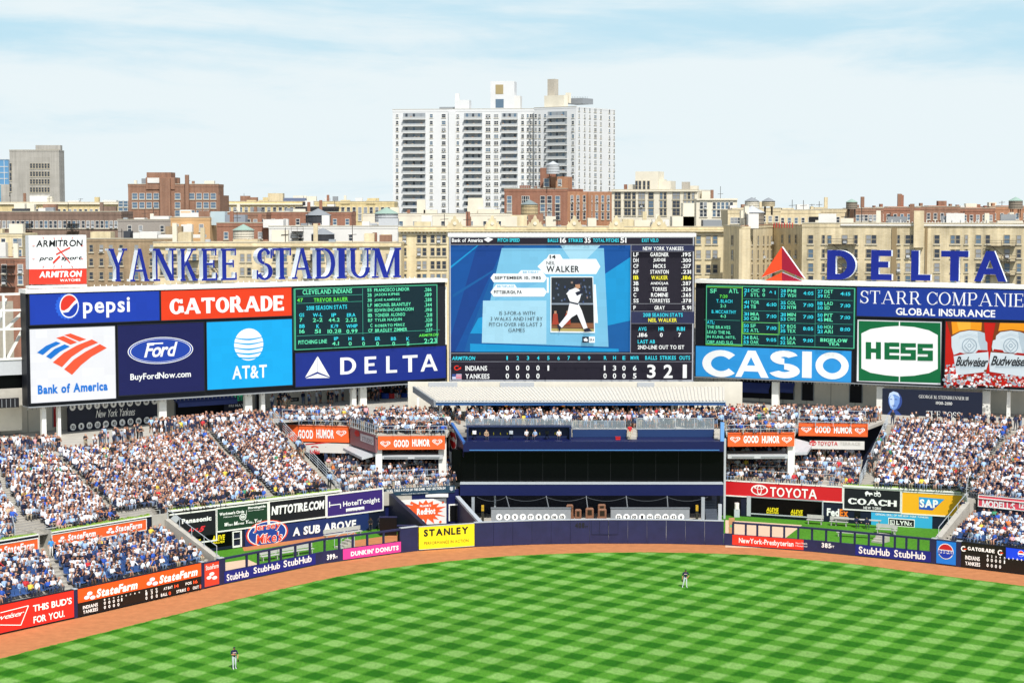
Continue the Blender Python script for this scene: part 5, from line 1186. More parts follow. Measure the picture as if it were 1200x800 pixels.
# 7 blue screen with triangle and wide capitals
s = screen(PLB, 'blue screen with a white triangle mark and widely spaced capitals', 346, 411, 450, 522.5, 407.5, 445.5, SDEL)
s.poly(cr([(528, 389), (470, 488), (527, 462)], 240), XW); s.poly(cr([(529, 389), (586, 486), (528, 462)], 240), XW); s.poly(cr([(471, 493), (528, 471), (585, 490)], 240), XW)
for ch, x0, x1, y in (('D', 634, 708, 396), ('E', 748, 804, 392), ('L', 849, 900, 389), ('T', 926, 996, 386), ('A', 1010, 1090, 382)): s.text(ch, 240 + x0 / 4, 320 + y / 4, 320 + (y + 79) / 4, 240 + x1 / 4, XW, 'block')
s.done()

# ------------------------------------------------------------------ centre screen
k3 = lambda cx, cy: (500 + cx / 3.636, 260 + cy / 3.636)
SCDK = E('screen_plum_black', '231f2c', .08); SB1 = E('screen_mid_blue', '115a9c', .25)
s = screen(PMB, 'tall centre video screen with a batter card, line up column and line score', 528, 278.5, 445, 812, 278.5, 445, SCDK, E('silver_edge', 'b9bcc4', .05), .16)
def P3(pts, m, part='picture'): s.poly([k3(*p) for p in pts], m, part)
def t3(t, x0, y0, y1, x1, m, f='b', **k):
    a = k3(x0, y0); b = k3(x1, y1); s.text(t, a[0], a[1], b[1], b[0], m, f, **k)
SB0 = E('screen_deep_blue', '0d4f98', .25); SB2 = E('screen_sky', '1592cc', .25); SB3 = E('screen_ice', '78bcdc', .25); SB4 = E('screen_pale', 'a2d2e6', .25); SB5 = E('screen_royal', '123f88', .25)
P3([(100, 100), (868, 100), (868, 553), (100, 553)], SB1)
P3([(100, 100), (330, 100), (185, 470), (160, 553), (100, 553)], SB0); P3([(215, 100), (330, 100), (120, 553), (100, 553), (100, 500)], SB5)
P3([(100, 190), (215, 100), (222, 100), (100, 200)], SB2); P3([(110, 310), (290, 200), (280, 215), (112, 322)], SB1); P3([(570, 100), (868, 100), (868, 330), (770, 380), (700, 250)], SB0)
P3([(868, 150), (868, 420), (640, 470), (640, 300)], SB2); P3([(220, 410), (560, 300), (560, 480), (185, 475)], SB2); P3([(185, 518), (818, 540), (818, 553), (185, 553)], SB2)
P3([(320, 112), (755, 112), (775, 532), (235, 515), (290, 240)], SB3); P3([(570, 100), (640, 200), (740, 100)], SB4); P3([(240, 335), (510, 335), (510, 520), (235, 515)], SB4); P3([(300, 300), (520, 205), (520, 240), (290, 335)], E('screen_haze', '6fb4d8', .25))
CW_ = E('card_white', 'eef3f4', .3)
P3([(510, 158), (522, 138), (568, 138), (580, 158)], CW_); P3([(472, 190), (505, 158), (722, 158), (740, 190), (722, 222), (505, 222)], CW_)
P3([(390, 220), (402, 206), (490, 206), (500, 220)], CW_); P3([(272, 238), (285, 220), (500, 220), (512, 238), (500, 257), (285, 257)], CW_); P3([(285, 281), (297, 266), (375, 266), (385, 281)], CW_); P3([(272, 299), (285, 281), (500, 281), (512, 299), (500, 318), (285, 318)], CW_)
P3([(512, 236), (520, 236), (520, 302), (512, 302)], CW_); P3([(712, 266), (720, 266), (730, 430), (716, 430)], CW_)
XK = mat('screen_black_text', '14171c', .5)
t3('14', 524, 141, 157, 550, XK); t3('NEIL', 510, 167, 182, 547, XK, 'r'); t3('WALKER', 510, 187, 214, 650, XK)
t3('BIRTHDAY', 410, 209, 218, 478, SB3); t3('SEPTEMBER 10, 1985', 290, 231, 246, 487, XK); t3('BIRTHPLACE', 300, 269, 279, 372, SB3); t3('PITTSBURGH, PA', 287, 291, 308, 405, XK)
for i, (a, x0, x1) in enumerate((('IS 3-FOR-6 WITH', 310, 462), ('3 WALKS AND 1 HIT BY', 272, 494), ('PITCH OVER HIS LAST 3', 266, 490), ('GAMES', 348, 418))): t3(a, x0, 380 + i * 24, 396 + i * 24, x1, XK, 'r')
# the photograph inside the card: stand, dark backdrop, dirt and a batter in white following through
P3([(527, 232), (709, 232), (717, 472), (527, 470)], CW_); P3([(531, 236), (706, 236), (713, 466), (531, 464)], E('photo_dark', '2a3038', .12)); P3([(531, 345), (710, 345), (710, 352), (531, 352)], E('photo_rail', '8b97a5', .2))
P3([(531, 352), (710, 352), (712, 430), (531, 430)], E('photo_fence', '1c1e22', .1)); P3([(531, 430), (711, 430), (711, 452), (531, 450)], E('photo_clay', '8a5a3c', .2)); P3([(531, 452), (712, 455), (713, 466), (531, 464)], E('photo_grass', 'b5a565', .2))
for i in range(34): x, y = rnd.uniform(535, 695), rnd.uniform(242, 338); c_ = rnd.choice((E('photo_fan_a', '5c6a80', .2), E('photo_fan_b', '8f7a70', .2), E('photo_fan_c', '3c4f78', .2))); w = rnd.uniform(3, 7); P3([(x, y), (x + w, y), (x + w, y + 9), (x, y + 9)], c_)
for x in (548, 600): P3([(x - 9, 390), (x + 9, 390), (x + 14, 436), (x - 14, 436)], E('photo_red', 'a5402c', .2)); P3([(x - 5, 378), (x + 5, 378), (x + 5, 390), (x - 5, 390)], E('photo_skin', 'b88a6c', .2))
UNI = E('photo_uniform', 'eceef0', .3); SKN = E('photo_skin', 'b88a6c', .2); DKN = E('photo_cap', '23283a', .1)
P3([(606, 290), (640, 278), (660, 300), (650, 335), (640, 352), (612, 342), (600, 315)], UNI); P3([(610, 338), (645, 345), (660, 375), (685, 450), (668, 455), (640, 392), (618, 405), (575, 450), (562, 438), (598, 392)], UNI)
P3([(606, 292), (594, 306), (614, 322), (640, 312), (662, 303), (660, 292), (636, 298)], UNI); P3([(632, 300), (664, 288), (668, 300), (640, 314)], DKN); P3([(632, 262), (652, 260), (654, 280), (640, 284), (633, 276)], SKN); P3([(628, 250), (645, 243), (656, 252), (656, 264), (630, 266)], DKN)
P3([(558, 432), (572, 446), (566, 468), (556, 440)], DKN); P3([(668, 456), (690, 452), (706, 464), (672, 468)], DKN); P3([(610, 338), (646, 346), (644, 352), (609, 344)], DKN)
P3([(662, 487), (690, 487), (690, 513), (662, 513)], DKN); P3([(691, 487), (716, 487), (716, 513), (691, 513)], CW_); P3([(668, 498), (678, 492), (686, 500), (684, 508), (670, 506)], CW_); t3('ERA', 694, 495, 506, 713, DKN)
# header, side column and footer
t3('Bank of America', 108, 70, 86, 240, XW, track=.03); P3([(243, 75), (262, 66), (284, 74), (262, 86)], XW)
t3('PITCH SPEED', 303, 70, 85, 396, XC)
for t_, x0, x1, m in (('BALLS', 516, 560, XC), ('STRIKES', 604, 664, XC), ('TOTAL PITCHES', 708, 818, XC), ('EXIT VELO', 916, 986, XC)): t3(t_, x0, 71, 86, x1, m)
for t_, x0, x1 in (('16', 568, 594), ('35', 672, 698), ('51', 824, 850)): t3(t_, x0, 67, 89, x1, XW)
GL_ = E('grid_grey', '8b8d95', .15)
for a in ((100, 95, 1138, 98), (868, 98, 871, 555), (868, 124, 1138, 126), (868, 346, 1138, 348), (868, 378, 1138, 380), (868, 430, 1138, 432), (100, 556, 1138, 559), (100, 592, 1138, 594)): s.rect(*k3(a[0], a[1]), *k3(a[2], a[3]), GL_, 'grid')
P3([(871, 100), (1138, 100), (1138, 124), (871, 124)], E('screen_head', '2c3152', .1)); P3([(871, 381), (1138, 381), (1138, 430), (871, 430)], E('screen_head', '2c3152', .1))
t3('NEW YORK YANKEES', 920, 105, 121, 1092, XW)
for i, (p, n_, a) in enumerate((('LF', 'GARDNER', '.195'), ('DH', 'JUDGE', '.300'), ('CF', 'HICKS', '.217'), ('RF', 'STANTON', '.231'), ('1B', 'WALKER', '.186'), ('3B', 'ANDÚJAR', '.287'), ('2B', 'TORRES', '.326'), ('C', 'ROMINE', '.265'), ('SS', 'TORREYES', '.378'))):
    y = 130 + i * 24.4; m = XY if i == 4 else XW; w = (78, 52, 52, 78, 70, 76, 62, 72, 86)[i]
    t3(p, 879, y, y + 17, 901 if len(p) > 1 else 891, m); t3(n_, 990 - w / 2, y, y + 17, 990 + w / 2, m); t3(a, 1083, y, y + 17, 1124, m)
t3('P', 879, 355, 372, 889, XW); t3('GRAY', 968, 355, 372, 1012, XW); t3('5.91', 1085, 355, 372, 1124, XW); t3('2018 SEASON STATS', 920, 386, 402, 1088, XC); t3('NEIL WALKER', 942, 408, 424, 1063, XY)
for t_, v, x in (('AVG', '.186', 900), ('HR', '0', 985), ('RBI', '7', 1063)): t3(t_, x, 445, 461, x + (34 if len(t_) > 2 else 24), XC); t3(v, x - 4 if len(v) > 1 else x + 6, 470, 487, x + (38 if len(v) > 1 else 18), XW)
t3('LAST AB', 897, 499, 515, 970, XC); t3('2ND-LINE OUT TO 1ST', 897, 522, 539, 1094, XW)
t3('ARMITRON', 108, 569, 585, 208, XC, shear=.2)
for i in range(9): x = 340 + i * 43.2; t3(str(i + 1), x, 568, 584, x + (10 if i else 6), XC)
for i in range(4):
    for y in (607, 641): t3('0', 337 + i * 43.2, y, y + 22, 351 + i * 43.2, XW)
t3('1', 514, 607, 629, 521, XW)
for i, (h, a, b) in enumerate((('R', '1', '0'), ('H', '3', '0'), ('E', '0', '0'), ('MVR', '6', '5'))):
    x = (753, 792, 832, 866)[i]; t3(h, x, 567, 583, x + (12 if len(h) < 2 else 36), XC); t3(a, (753, 791, 831, 876)[i], 607, 629, (759 if a == '1' else (805, 805, 845, 891)[i]), XW); t3(b, (751, 791, 831, 876)[i], 640, 662, (765, 805, 845, 891)[i], XW)
for t_, x0, x1 in (('BALLS', 928, 978), ('STRIKES', 990, 1058), ('OUTS', 1072, 1118)): t3(t_, x0, 566, 583, x1, XC)
for t_, x0, x1 in (('3', 936, 972), ('2', 1006, 1044), ('1', 1087, 1104)): t3(t_, x0, 603, 660, x1, XW, 'b')
t3('INDIANS', 166, 608, 629, 258, XW); t3('YANKEES', 166, 642, 663, 268, XW)
a = k3(130, 617); s.ell(a[0], a[1], 3.4, 2.9, E('team_red', 'e0301f', .3), rin=.6, a0=40, a1=350, n=16); P3([(138, 618), (148, 612), (148, 622), (140, 624)], E('team_red', 'e0301f', .3))
P3([(110, 643), (150, 643), (150, 665), (110, 665)], E('flag_pale', 'c9cfe6', .25)); P3([(110, 643), (128, 643), (126, 654), (110, 654)], E('flag_navy', '37508f', .2))
for y in (647, 653, 659): P3([(126, y), (150, y), (150, y + 3), (126, y + 3)], E('team_red', 'e0301f', .3))
s.done()
s = screen(PMB, 'narrow black name plate with white capitals under the centre screen', 647, 446.8, 452.3, 691, 446.8, 452.3, BLACK, FRAME, .03, 'name_plate', 'sign')
s.text('MITSUBISHI ELECTRIC', 653, 448.2, 451, 689.5, TXW, 'b', .06); s.poly([(648.5, 451.2), (650.6, 447.8), (652.6, 451.2)], RED); s.done()

# ------------------------------------------------------------------ right bank
k5 = lambda cx, cy: (800 + cx / 5.332, 320 + cy / 5.332)
s = screen(PRB, 'dark green out of town scoreboard on the right with cyan and white game rows', 828.5, 336.5, 403.5, 1001, 337, 406, SGRN, E('mint_edge', '4fb88e', .2), .1, 'scoreboard', 'scoreboard')
def t5(t, x0, y0, y1, x1, m, f='b', **k):
    a = k5(x0, y0); b = k5(x1, y1); s.text(t, a[0], a[1], b[1], b[0], m, f, **k)
LG = E('lime_line', '7fe04c', .35)
def box5(x0, y0, x1, y1, m, w=4):
    for q in ((x0, y0, x1, y0 + w), (x0, y1 - w, x1, y1), (x0, y0, x0 + w, y1), (x1 - w, y0, x1, y1)): s.rect(*k5(q[0], q[1]), *k5(q[2], q[3]), m, 'grid')
box5(147, 84, 375, 447, LG); box5(375, 304, 606, 378, LG, 4)
t5('SF', 172, 97, 124, 213, XM); t5('ATL', 290, 97, 124, 350, XM); t5('7:20', 233, 134, 154, 281, XG); t5('T. BLACH', 212, 163, 184, 312, XC); t5('2-3', 237, 194, 214, 272, XM); t5('B. MCCARTHY', 183, 229, 250, 336, XC); t5('4-3', 237, 258, 278, 272, XM)
t5('ATL:', 154, 294, 316, 202, XC)
for i, (a, w) in enumerate((('THE BRAVES', 145), ('LEAD THE NL', 148), ('IN RUNS, HITS,', 178), ('OBP AND SLG', 160))): t5(a, 155, 325 + i * 31, 345 + i * 31, 155 + w, XM)
for c, (X, rows) in enumerate(((386, (('21', 'CHC', '7', 'STL', '^ 1'), ('41', 'TOR', '34', 'TB', '6:10'), ('31', 'MIA', '30', 'CIN', '7:10'), ('50', 'SF', '32', 'ATL', '7:10'), ('34', 'BAL', '53', 'OAK', '9:05'))),
    (619, (('28', 'PHI', '57', 'WSH', '4:05'), ('35', 'COL', '32', 'NYM', '7:10'), ('31', 'MIN', '53', 'CWS', '7:10'), ('57', 'BOS', '35', 'TEX', '8:05'), ('45', 'LAA', '32', 'SEA', '9:10'))),
    (853, (('27', 'DET', '39', 'KC', '4:15'), ('18', 'LAD', '50', 'SD', '7:10'), ('50', 'PIT', '45', 'MIL', '7:10'), ('50', 'HOU', '21', 'ARI', '8:10'))))):
    for i, (a, b, c_, d, e) in enumerate(rows):
        y = 96 + i * 73.3 + c * 3
        t5(a, X, y, y + 22, X + 32, XC); t5(c_, X, y + 28, y + 50, X + (32 if len(c_) > 1 else 14), XC); w = {2: 34, 3: 54}
        t5(b, X + 42, y, y + 22, X + 42 + w[len(b)], XM); t5(d, X + 42, y + 28, y + 50, X + 42 + w[len(d)], XM); t5(e, X + 142 if ':' in e else X + 158, y + 14, y + 36, X + 205 if ':' in e else X + 198, XC)
        if c == 0 and i == 0:
            for dy in (0, 28): t5('0', X + 116, y + dy, y + 22 + dy, X + 132, XM)
    for i in range(1, 5): s.rect(*k5(X - 10, 84 + i * 73.3 + c * 3), *k5(X + 220, 86 + i * 73.3 + c * 3), LN, 'grid')
    if c: s.rect(*k5(X - 11, 88), *k5(X - 9, 455), LN, 'grid')
t5('BIGELOW', 872, 403, 424, 1042, XM, 'slab'); t5('TEA', 922, 429, 447, 992, XM, 'slab'); s.rect(*k5(150, 286), *k5(372, 288), LN, 'grid'); s.done()
s = screen(PRB, 'light blue screen with very wide heavy white capitals', 815.5, 407, 442.5, 998, 409, 446, SCAS)
a = [k5(x, y) for x, y in ((124, 476), (328, 644), (330, 480), (540, 646), (545, 480), (735, 652), (748, 488), (808, 652), (832, 490), (1040, 658))]
for i, ch in enumerate('CASIO'): s.text(ch, a[2 * i][0], a[2 * i][1], a[2 * i + 1][1], a[2 * i + 1][0], XW, 'wide')
s.done()
s = screen(PRB, 'royal blue screen with white serif capitals, top of the right bank', 1004.5, 337, 370, 1290, 341, 377.5, E('screen_royal_blue', '1b3a94', .25))
k6 = lambda cx, cy: (980 + cx / 4, 320 + cy / 4)
q = k6(114, 80); e = k6(878, 158); s.text('STARR COMPANIE', q[0], q[1], 320 + 141 / 4, e[0], XW, 'fine', .10); s.text('S', 1201.5, 342, 359.5, 1210, XW, 'fine')
s.text('GLOBAL INSURANCE', 1050, 360.5, 369, 1166.5, XW, 'b', .06); s.done()
HG = E('screen_green', '0c6a3c', .18)
s = screen(PRB, 'green and white screen with a barrel shaped white field and square green letters', 1005, 374.5, 447.5, 1103.5, 377, 450, SWH)
s.poly([(1006.3, 375.8), (1102.3, 378.2), (1102.3, 448.7), (1006.3, 446)], HG)
s.poly([k6(*p) for p in ((118, 282), (160, 262), (230, 251), (297, 247), (365, 252), (435, 268), (476, 290), (476, 448), (435, 468), (365, 480), (297, 484), (230, 478), (160, 466), (118, 446))], XW)
for x, y0, y1 in ((296, 224, 248), (296, 484, 510)): s.rect(*k6(x - 2, y0), *k6(x + 3, y1), XW)
def blk(pts): s.poly([k6(*p) for p in pts], HG, 'lettering')
for x0, y in ((138, 322), (226, 324), (302, 327), (382, 330)):
    ch = {138: 'H', 226: 'E', 302: 'S', 382: 'S'}[x0]; W_ = 70; h = 80
    def rr(a, b, c, d): blk([(x0 + a, y + b), (x0 + c, y + b + 1), (x0 + c, y + d + 1), (x0 + a, y + d)])
    if ch == 'H': rr(0, 0, 26, h); rr(48, 0, 72, h); rr(26, 30, 48, 50)
    if ch == 'E': rr(0, 0, 24, h); rr(24, 0, W_, 20); rr(24, 30, W_, 49); rr(24, 60, W_, h)
    if ch == 'S': rr(0, 0, W_ + 2, 20); rr(0, 20, 24, 34); rr(0, 31, W_ + 2, 49); rr(48, 49, W_ + 2, 62); rr(0, 60, W_ + 2, h)
s.done()
# two bottles in ice
s = screen(PRB, 'screen showing two amber bottles with white labels standing in ice on red', 1108.5, 376.5, 450.5, 1290, 381.5, 457, E('screen_deep_red', 'c41c10', .2))
AMB = E('amber', 'f09a1c', .25); AMB2 = E('amber_dark', '7a3a14', .2); LAB = E('label_white', 'd2dee4', .2); LB2 = E('label_grey', '93a6b4', .2); LRD = E('label_red', 'a81a12', .2); LB3 = E('label_shade', 'b4c4ce', .2)
def P8(pts, m, part='picture'): s.poly([(1100 + x / 8, 365 + y / 8) for x, y in pts], m, part)
P8([(75, 95), (425, 100), (440, 280), (470, 470), (440, 600), (170, 600), (115, 230)], AMB2); P8([(120, 96), (405, 100), (400, 180), (290, 168), (200, 182), (130, 215)], AMB); P8([(170, 97), (300, 99), (300, 165), (190, 176)], E('amber_light', 'f7b53c', .25))
P8([(120, 235), (200, 192), (290, 176), (380, 184), (432, 202), (438, 270), (456, 290), (458, 370), (350, 386), (250, 388), (142, 405), (122, 330)], LAB); P8([(365, 186), (432, 202), (438, 270), (456, 290), (458, 365), (400, 372), (372, 280)], LB3)
P8([(140, 415), (240, 396), (465, 376), (470, 470), (440, 565), (200, 592), (166, 590)], LAB); P8([(140, 408), (200, 382), (246, 392), (240, 398), (142, 418)], LRD); P8([(345, 386), (372, 358), (455, 362), (462, 378), (350, 388)], LRD); P8([(200, 594), (440, 566), (430, 640), (230, 640)], LRD)
P8([(535, 104), (800, 110), (1300, 120), (1300, 600), (480, 600), (475, 470), (500, 300)], AMB2); P8([(575, 106), (1100, 114), (1100, 200), (800, 182), (680, 168), (560, 182)], AMB)
P8([(540, 225), (580, 192), (680, 178), (760, 190), (860, 225), (866, 400), (740, 396), (700, 387), (508, 372), (500, 330), (510, 270), (535, 262)], LAB); P8([(745, 190), (860, 225), (866, 395), (790, 392), (760, 290)], LB3)
P8([(490, 380), (700, 396), (866, 414), (860, 620), (700, 596), (480, 562), (475, 470)], LAB); P8([(508, 371), (520, 350), (600, 360), (616, 382)], LRD); P8([(708, 404), (735, 384), (866, 398), (866, 420)], LRD); P8([(480, 564), (700, 598), (860, 622), (850, 650), (490, 610)], LRD)
for cx in (290, 678):
    a, b = 1100 + cx / 8, 365 + 318 / 8; s.ell(a, b, 8.8, 8.8, LB2, rin=.9); s.poly([(a, b - 7), (a + 6.4, b), (a, b + 7), (a - 6.4, b)], LB2); s.poly([(a, b - 6), (a + 5.4, b), (a, b + 6), (a - 5.4, b)], LAB); s.ell(a, b, 2.2, 2.2, LB2, rin=.6)
    for dy in (-95, -80): P8([(cx - 95, 318 + dy + 8), (cx, 318 + dy - 22), (cx + 95, 318 + dy + 4), (cx + 95, 322 + dy + 4), (cx, 322 + dy - 22), (cx - 95, 322 + dy + 8)], LB3)
for x0, x1, y in ((162, 468, 418), (492, 850, 412)): s.text('Budweiser', 1100 + x0 / 8, 365 + y / 8, 365 + (y + 90) / 8, 1100 + x1 / 8, XK, 'b', .0, .45); P8([(x0 + 40, y + 104), (x1 - 50, y + 96), (x1 - 50, y + 101), (x0 + 40, y + 109)], LB2)
for i in range(330):
    x = rnd.uniform(68, 800); y = rnd.uniform(590, 700)
    if rnd.random() < .25: x, y = (rnd.uniform(68, 165), rnd.uniform(480, 640)) if rnd.random() < .75 else (rnd.uniform(435, 480), rnd.uniform(540, 620))
    r = rnd.uniform(9, 24); n_ = rnd.randint(4, 6); a0 = rnd.random() * 6
    P8([(x + r * math.cos(a0 + 6.283 * j / n_) * rnd.uniform(.6, 1), min(710, y + r * .8 * math.sin(a0 + 6.283 * j / n_) * rnd.uniform(.6, 1))) for j in range(n_)], rnd.choice((LAB, XW, XW, LB3, LB2, E('ice_pink', 'd79a94', .2), LRD, AMB2)))
s.done()

# ------------------------------------------------------------------ rooftop lettering, signs and beams
LBLUE = mat('letter_blue_face', '0d2288', .45); LSIDE = mat('letter_white_side', 'f0f4f7', .5)
def ext_letter(pl, ch, font, x0, yt, yb, x1, depth, parent, d0=.0):
    v, f, w, ly = GL[(font, ch)]; u0, zt = pl.uv(x0, yt); u1, _ = pl.uv(x1, yt); _, zb = pl.uv(x0, yb); mn, mx = v.min(0), v.max(0); mb = MB()
    for k, q in enumerate(f):
        P = [(u0 + (v[i][0] - mn[0]) / (mx[0] - mn[0]) * (u1 - u0), zb + (v[i][1] - mn[1]) / (mx[1] - mn[1]) * (zt - zb)) for i in q]; dd = d0 + .004 * k
        mb.poly([pl.w(a, b, dd) for a, b in P], LBLUE); mb.poly([pl.w(a, b, dd - depth - .008 * k) for a, b in reversed(P)], LSIDE)
        for i in range(len(P)):
            a, b = P[i], P[(i + 1) % len(P)]; mb.poly([pl.w(*a, dd), pl.w(*b, dd), pl.w(*b, dd - depth), pl.w(*a, dd - depth)], LSIDE)
    return obj('letter', mb, parent)
PLT = Pl(PLB.w(0, 0, -.6)[:2], PLB.w(PLB.len, 0, -.6)[:2])
t = thing('roof_lettering', PLT.w(22, zLt), 'row of tall blue serif letters with white sides above the left screens', 'sign')
for ch, x0, x1, yt, yb in (('Y', 127, 149, 291.5, 330), ('A', 152, 174.5, 291.5, 330), ('N', 179, 206, 291.5, 329.5), ('K', 211, 231, 291.5, 329.3), ('E', 236, 254, 291.5, 329), ('E', 258.5, 277, 291.5, 328.5), ('S', 300, 319, 291, 328.5), ('T', 319, 341, 291, 327.5), ('A', 342, 365.5, 291, 327), ('D', 369, 392.5, 291, 326.7), ('I', 394.5, 406, 291, 326.5), ('U', 409.5, 434.5, 291, 326.3), ('M', 435.5, 470, 291, 325.8)):
    ext_letter(PLT, ch, 'serif', x0, yt, yb, x1, 1.1, t)
mb = MB(); zb = PLT.uv(300, 329)[1]; u0, _ = PLT.uv(112, 330); u1, _ = PLT.uv(494, 330); PLT.slab(mb, u0, zb - .95, u1, zb - .25, -1.7, .2, WHITE)
for k in range(60): PLT.slab(mb, u0 + (u1 - u0) * k / 60, zb - .25, u0 + (u1 - u0) * k / 60 + .06, zb - .02, -.6, -.5, WHITE)
obj('rail', mb, t)
PRT = Pl(PRB.w(0, 0, -.6)[:2], PRB.w(PRB.len, 0, -.6)[:2])
t = thing('roof_lettering', PRT.w(25, zRt), 'row of five broad blue capitals with white edges above the right screens', 'sign')
for ch, x0, x1, yt, yb in (('D', 969.5, 1003, 293, 327.5), ('E', 1021, 1045.5, 293, 328), ('L', 1068, 1091, 293.5, 328.5), ('T', 1103, 1135, 293.8, 329), ('A', 1142, 1180, 294, 329.5)): ext_letter(PRT, ch, 'bold', x0, yt, yb, x1, .8, t)
mb = MB(); zb = PRT.uv(1050, 329.5)[1]; u0, _ = PRT.uv(918, 330); u1, _ = PRT.uv(1187, 332); PRT.slab(mb, u0, zb - .75, u1, zb - .1, -1.4, .2, WHITE); obj('rail', mb, t)
# red and orange triangle
t = thing('triangle_sign', PRT.w(11, zRt), 'red and orange faceted triangle emblem on the right screens', 'sign')
for pts, m in (([(917, 289), (917, 315.5), (893, 325)], mat('emblem_orange', 'f04e23', .5)), ([(917, 289), (943.5, 326.5), (917, 315.5)], mat('emblem_dark_red', '9e1032', .5)), ([(917, 319), (917, 330.5), (893, 330.5)], mat('emblem_orange', 'f04e23')), ([(917, 319), (944, 330.5), (917, 330.5)], mat('emblem_dark_red', '9e1032'))):
    P = [PRT.uv(*p) for p in pts]; mb = MB(); mb.poly([PRT.w(*p, .3) for p in P], m); mb.poly([PRT.w(*p, -.3) for p in reversed(P)], LSIDE)
    for i in range(3): a, b = P[i], P[(i + 1) % 3]; mb.poly([PRT.w(*a, .3), PRT.w(*b, .3), PRT.w(*b, -.3), PRT.w(*a, -.3)], LSIDE)
    obj('facet', mb, t)
mb = MB(); a, z = PRT.uv(917, 331)
for k in (-1.6, 0, 1.6): PRT.slab(mb, a + k - .08, z - .6, a + k + .08, z + 1.5, -.5, -.35, STEEL)
obj('stand', mb, t)
# white clock-face billboard
PLS = Pl(PLB.w(0, 0, -.8)[:2], PLB.w(PLB.len, 0, -.8)[:2])
s = Sign(PLS, 'billboard', 'white roof billboard with a red clock hand cross and a red foot', 'billboard', 33.5, 275.5, 315, 101, mat('billboard_white', 'eef0f0', .5), thick=1.2, yt1=276, yb1=315)
s.poly(cr([(136, 622), (405, 620), (405, 690), (136, 692)], 0, 160), mat('billboard_red', 'e63a28', .5))
BR_ = mat('billboard_red', 'e63a28')
s.text('ARMITRON', 42, 281.5, 289.5, 97, TXK, 'b', .06, .1); s.text('pro   sport', 45.5, 301, 306.5, 96, TXK, 'b', .05, .25); s.text('ARMITRON', 45.5, 318, 325.5, 96, TXW, 'h', .05, .15); s.text('WATCHES', 70, 327, 330, 94, TXW, 'b', .05)
def seg(a, b, w, m): 
    dx, dy = b[0] - a[0], b[1] - a[1]; l_ = math.hypot(dx, dy); nx, ny = -dy / l_ * w / 2, dx / l_ * w / 2; s.poly([(a[0] + nx, a[1] + ny), (b[0] + nx, b[1] + ny), (b[0] - nx, b[1] - ny), (a[0] - nx, a[1] - ny)], m)
seg((65.5, 298), (82, 290), 1.6, BR_); seg((67, 290), (82, 308), 1.0, BR_); seg((62, 308), (70, 300), 2.2, BR_)
for i in range(12):
    an = R(30 * i + 15); c, q = math.cos(an), math.sin(an); k = min(30 / max(.01, abs(c)), 18 / max(.01, abs(q))); seg((67.5 + c * k, 295.5 + q * k), (67.5 + c * (k - 3), 295.5 + q * (k - 3)), .7, BR_)
mb = MB(); 
for px in (40, 68, 95): a, z = PLS.uv(px, 333); PLS.slab(mb, a - .1, z - 1.0, a + .1, z + .4, -.8, -.6, WHITE)
PLS.slab(mb, PLS.uv(34, 334)[0], PLS.uv(34, 338)[1], PLS.uv(102, 334)[0], PLS.uv(34, 335)[1], -1.2, .0, WHITE); obj('stand', mb, s.root); s.done()

# ------------------------------------------------------------------ open grids beside the centre screen and concourse walls
def grid(pl, label, x0, x1, yt, yb):
    u0, zt = pl.uv(x0, yt); u1, zb = pl.uv(x1, yb); t = thing('service_panel', pl.w(u0, zb), label, 'frame'); mb = MB()
    for k in range(5):
        z = zb + (zt - zb) * k / 4; pl.slab(mb, u0, z - .1, u1, z + .1, -1, -.7, WHITE)
    pl.slab(mb, u0 - .1, zb, u0 + .1, zt, -1, -.68, WHITE); pl.slab(mb, u1 - .1, zb, u1 + .1, zt, -1, -.68, WHITE); obj('frame', mb, t)
    mb = MB(); pl.slab(mb, u0, zb, u1, zt, -1.6, -1.3, mat('tan_panel', 'b0a58f', .7, var=.15)); obj('panel', mb, t)
    mb = MB(); pl.slab(mb, u0, zb + 1.2, u1, zb + 1.25, -1.3, -1.2, STEEL); pl.slab(mb, (u0 + u1) / 2 - .05, zb, (u0 + u1) / 2 + .05, zt, -1.3, -1.22, STEEL); obj('pipe', mb, t)
grid(PLB, 'white framed tan service panels left of the centre screen', 514.5, 526, 337, 404); grid(PRB, 'white framed tan service panels right of the centre screen', 814, 826.5, 336, 403)
# columns carrying the screens
for lb, pl, px, w in (('leftmost white column under the left screens', PLB, 55, .5), ('pale column beside the red door', PLB, 73, .35), ('white column left of the blue awning', PLB, 195, .9), ('white column right of the blue awning', PLB, 296, .9), ('slim white column behind its neighbour right of the blue awning', PLB, 313, .5), ('white column under the left line up screens', PLB, 420, .6), ('second white column under the left line up screens', PLB, 431, .9), ('white column under the light blue screen', PRB, 905.5, .9), ('white column left of the navy portrait sign', PRB, 1029, .9), ('white column right of the navy portrait sign', PRB, 1154, .9), ('slim white column at the right edge', PRB, 1180, .4)):
    a, _ = pl.uv(px, 470); zt = PLB.uv(33, 474)[1] if pl is PLB else PRB.uv(1000, 448.5)[1]
    t = thing('column', pl.w(a, 8, -1.2), lb, 'column'); mb = MB(); pl.slab(mb, a - w / 2, 7.5, a + w / 2, zt - .4, -1.7, -1.1, WHITE); obj('shaft', mb, t)
CWL = Pl(PLB.w(-30, 0, -7)[:2], PLB.w(PLB.len + 4, 0, -7)[:2]); CWR = Pl(PRB.w(-6, 0, -6.5)[:2], PRB.w(PRB.len + 12, 0, -6.5)[:2])
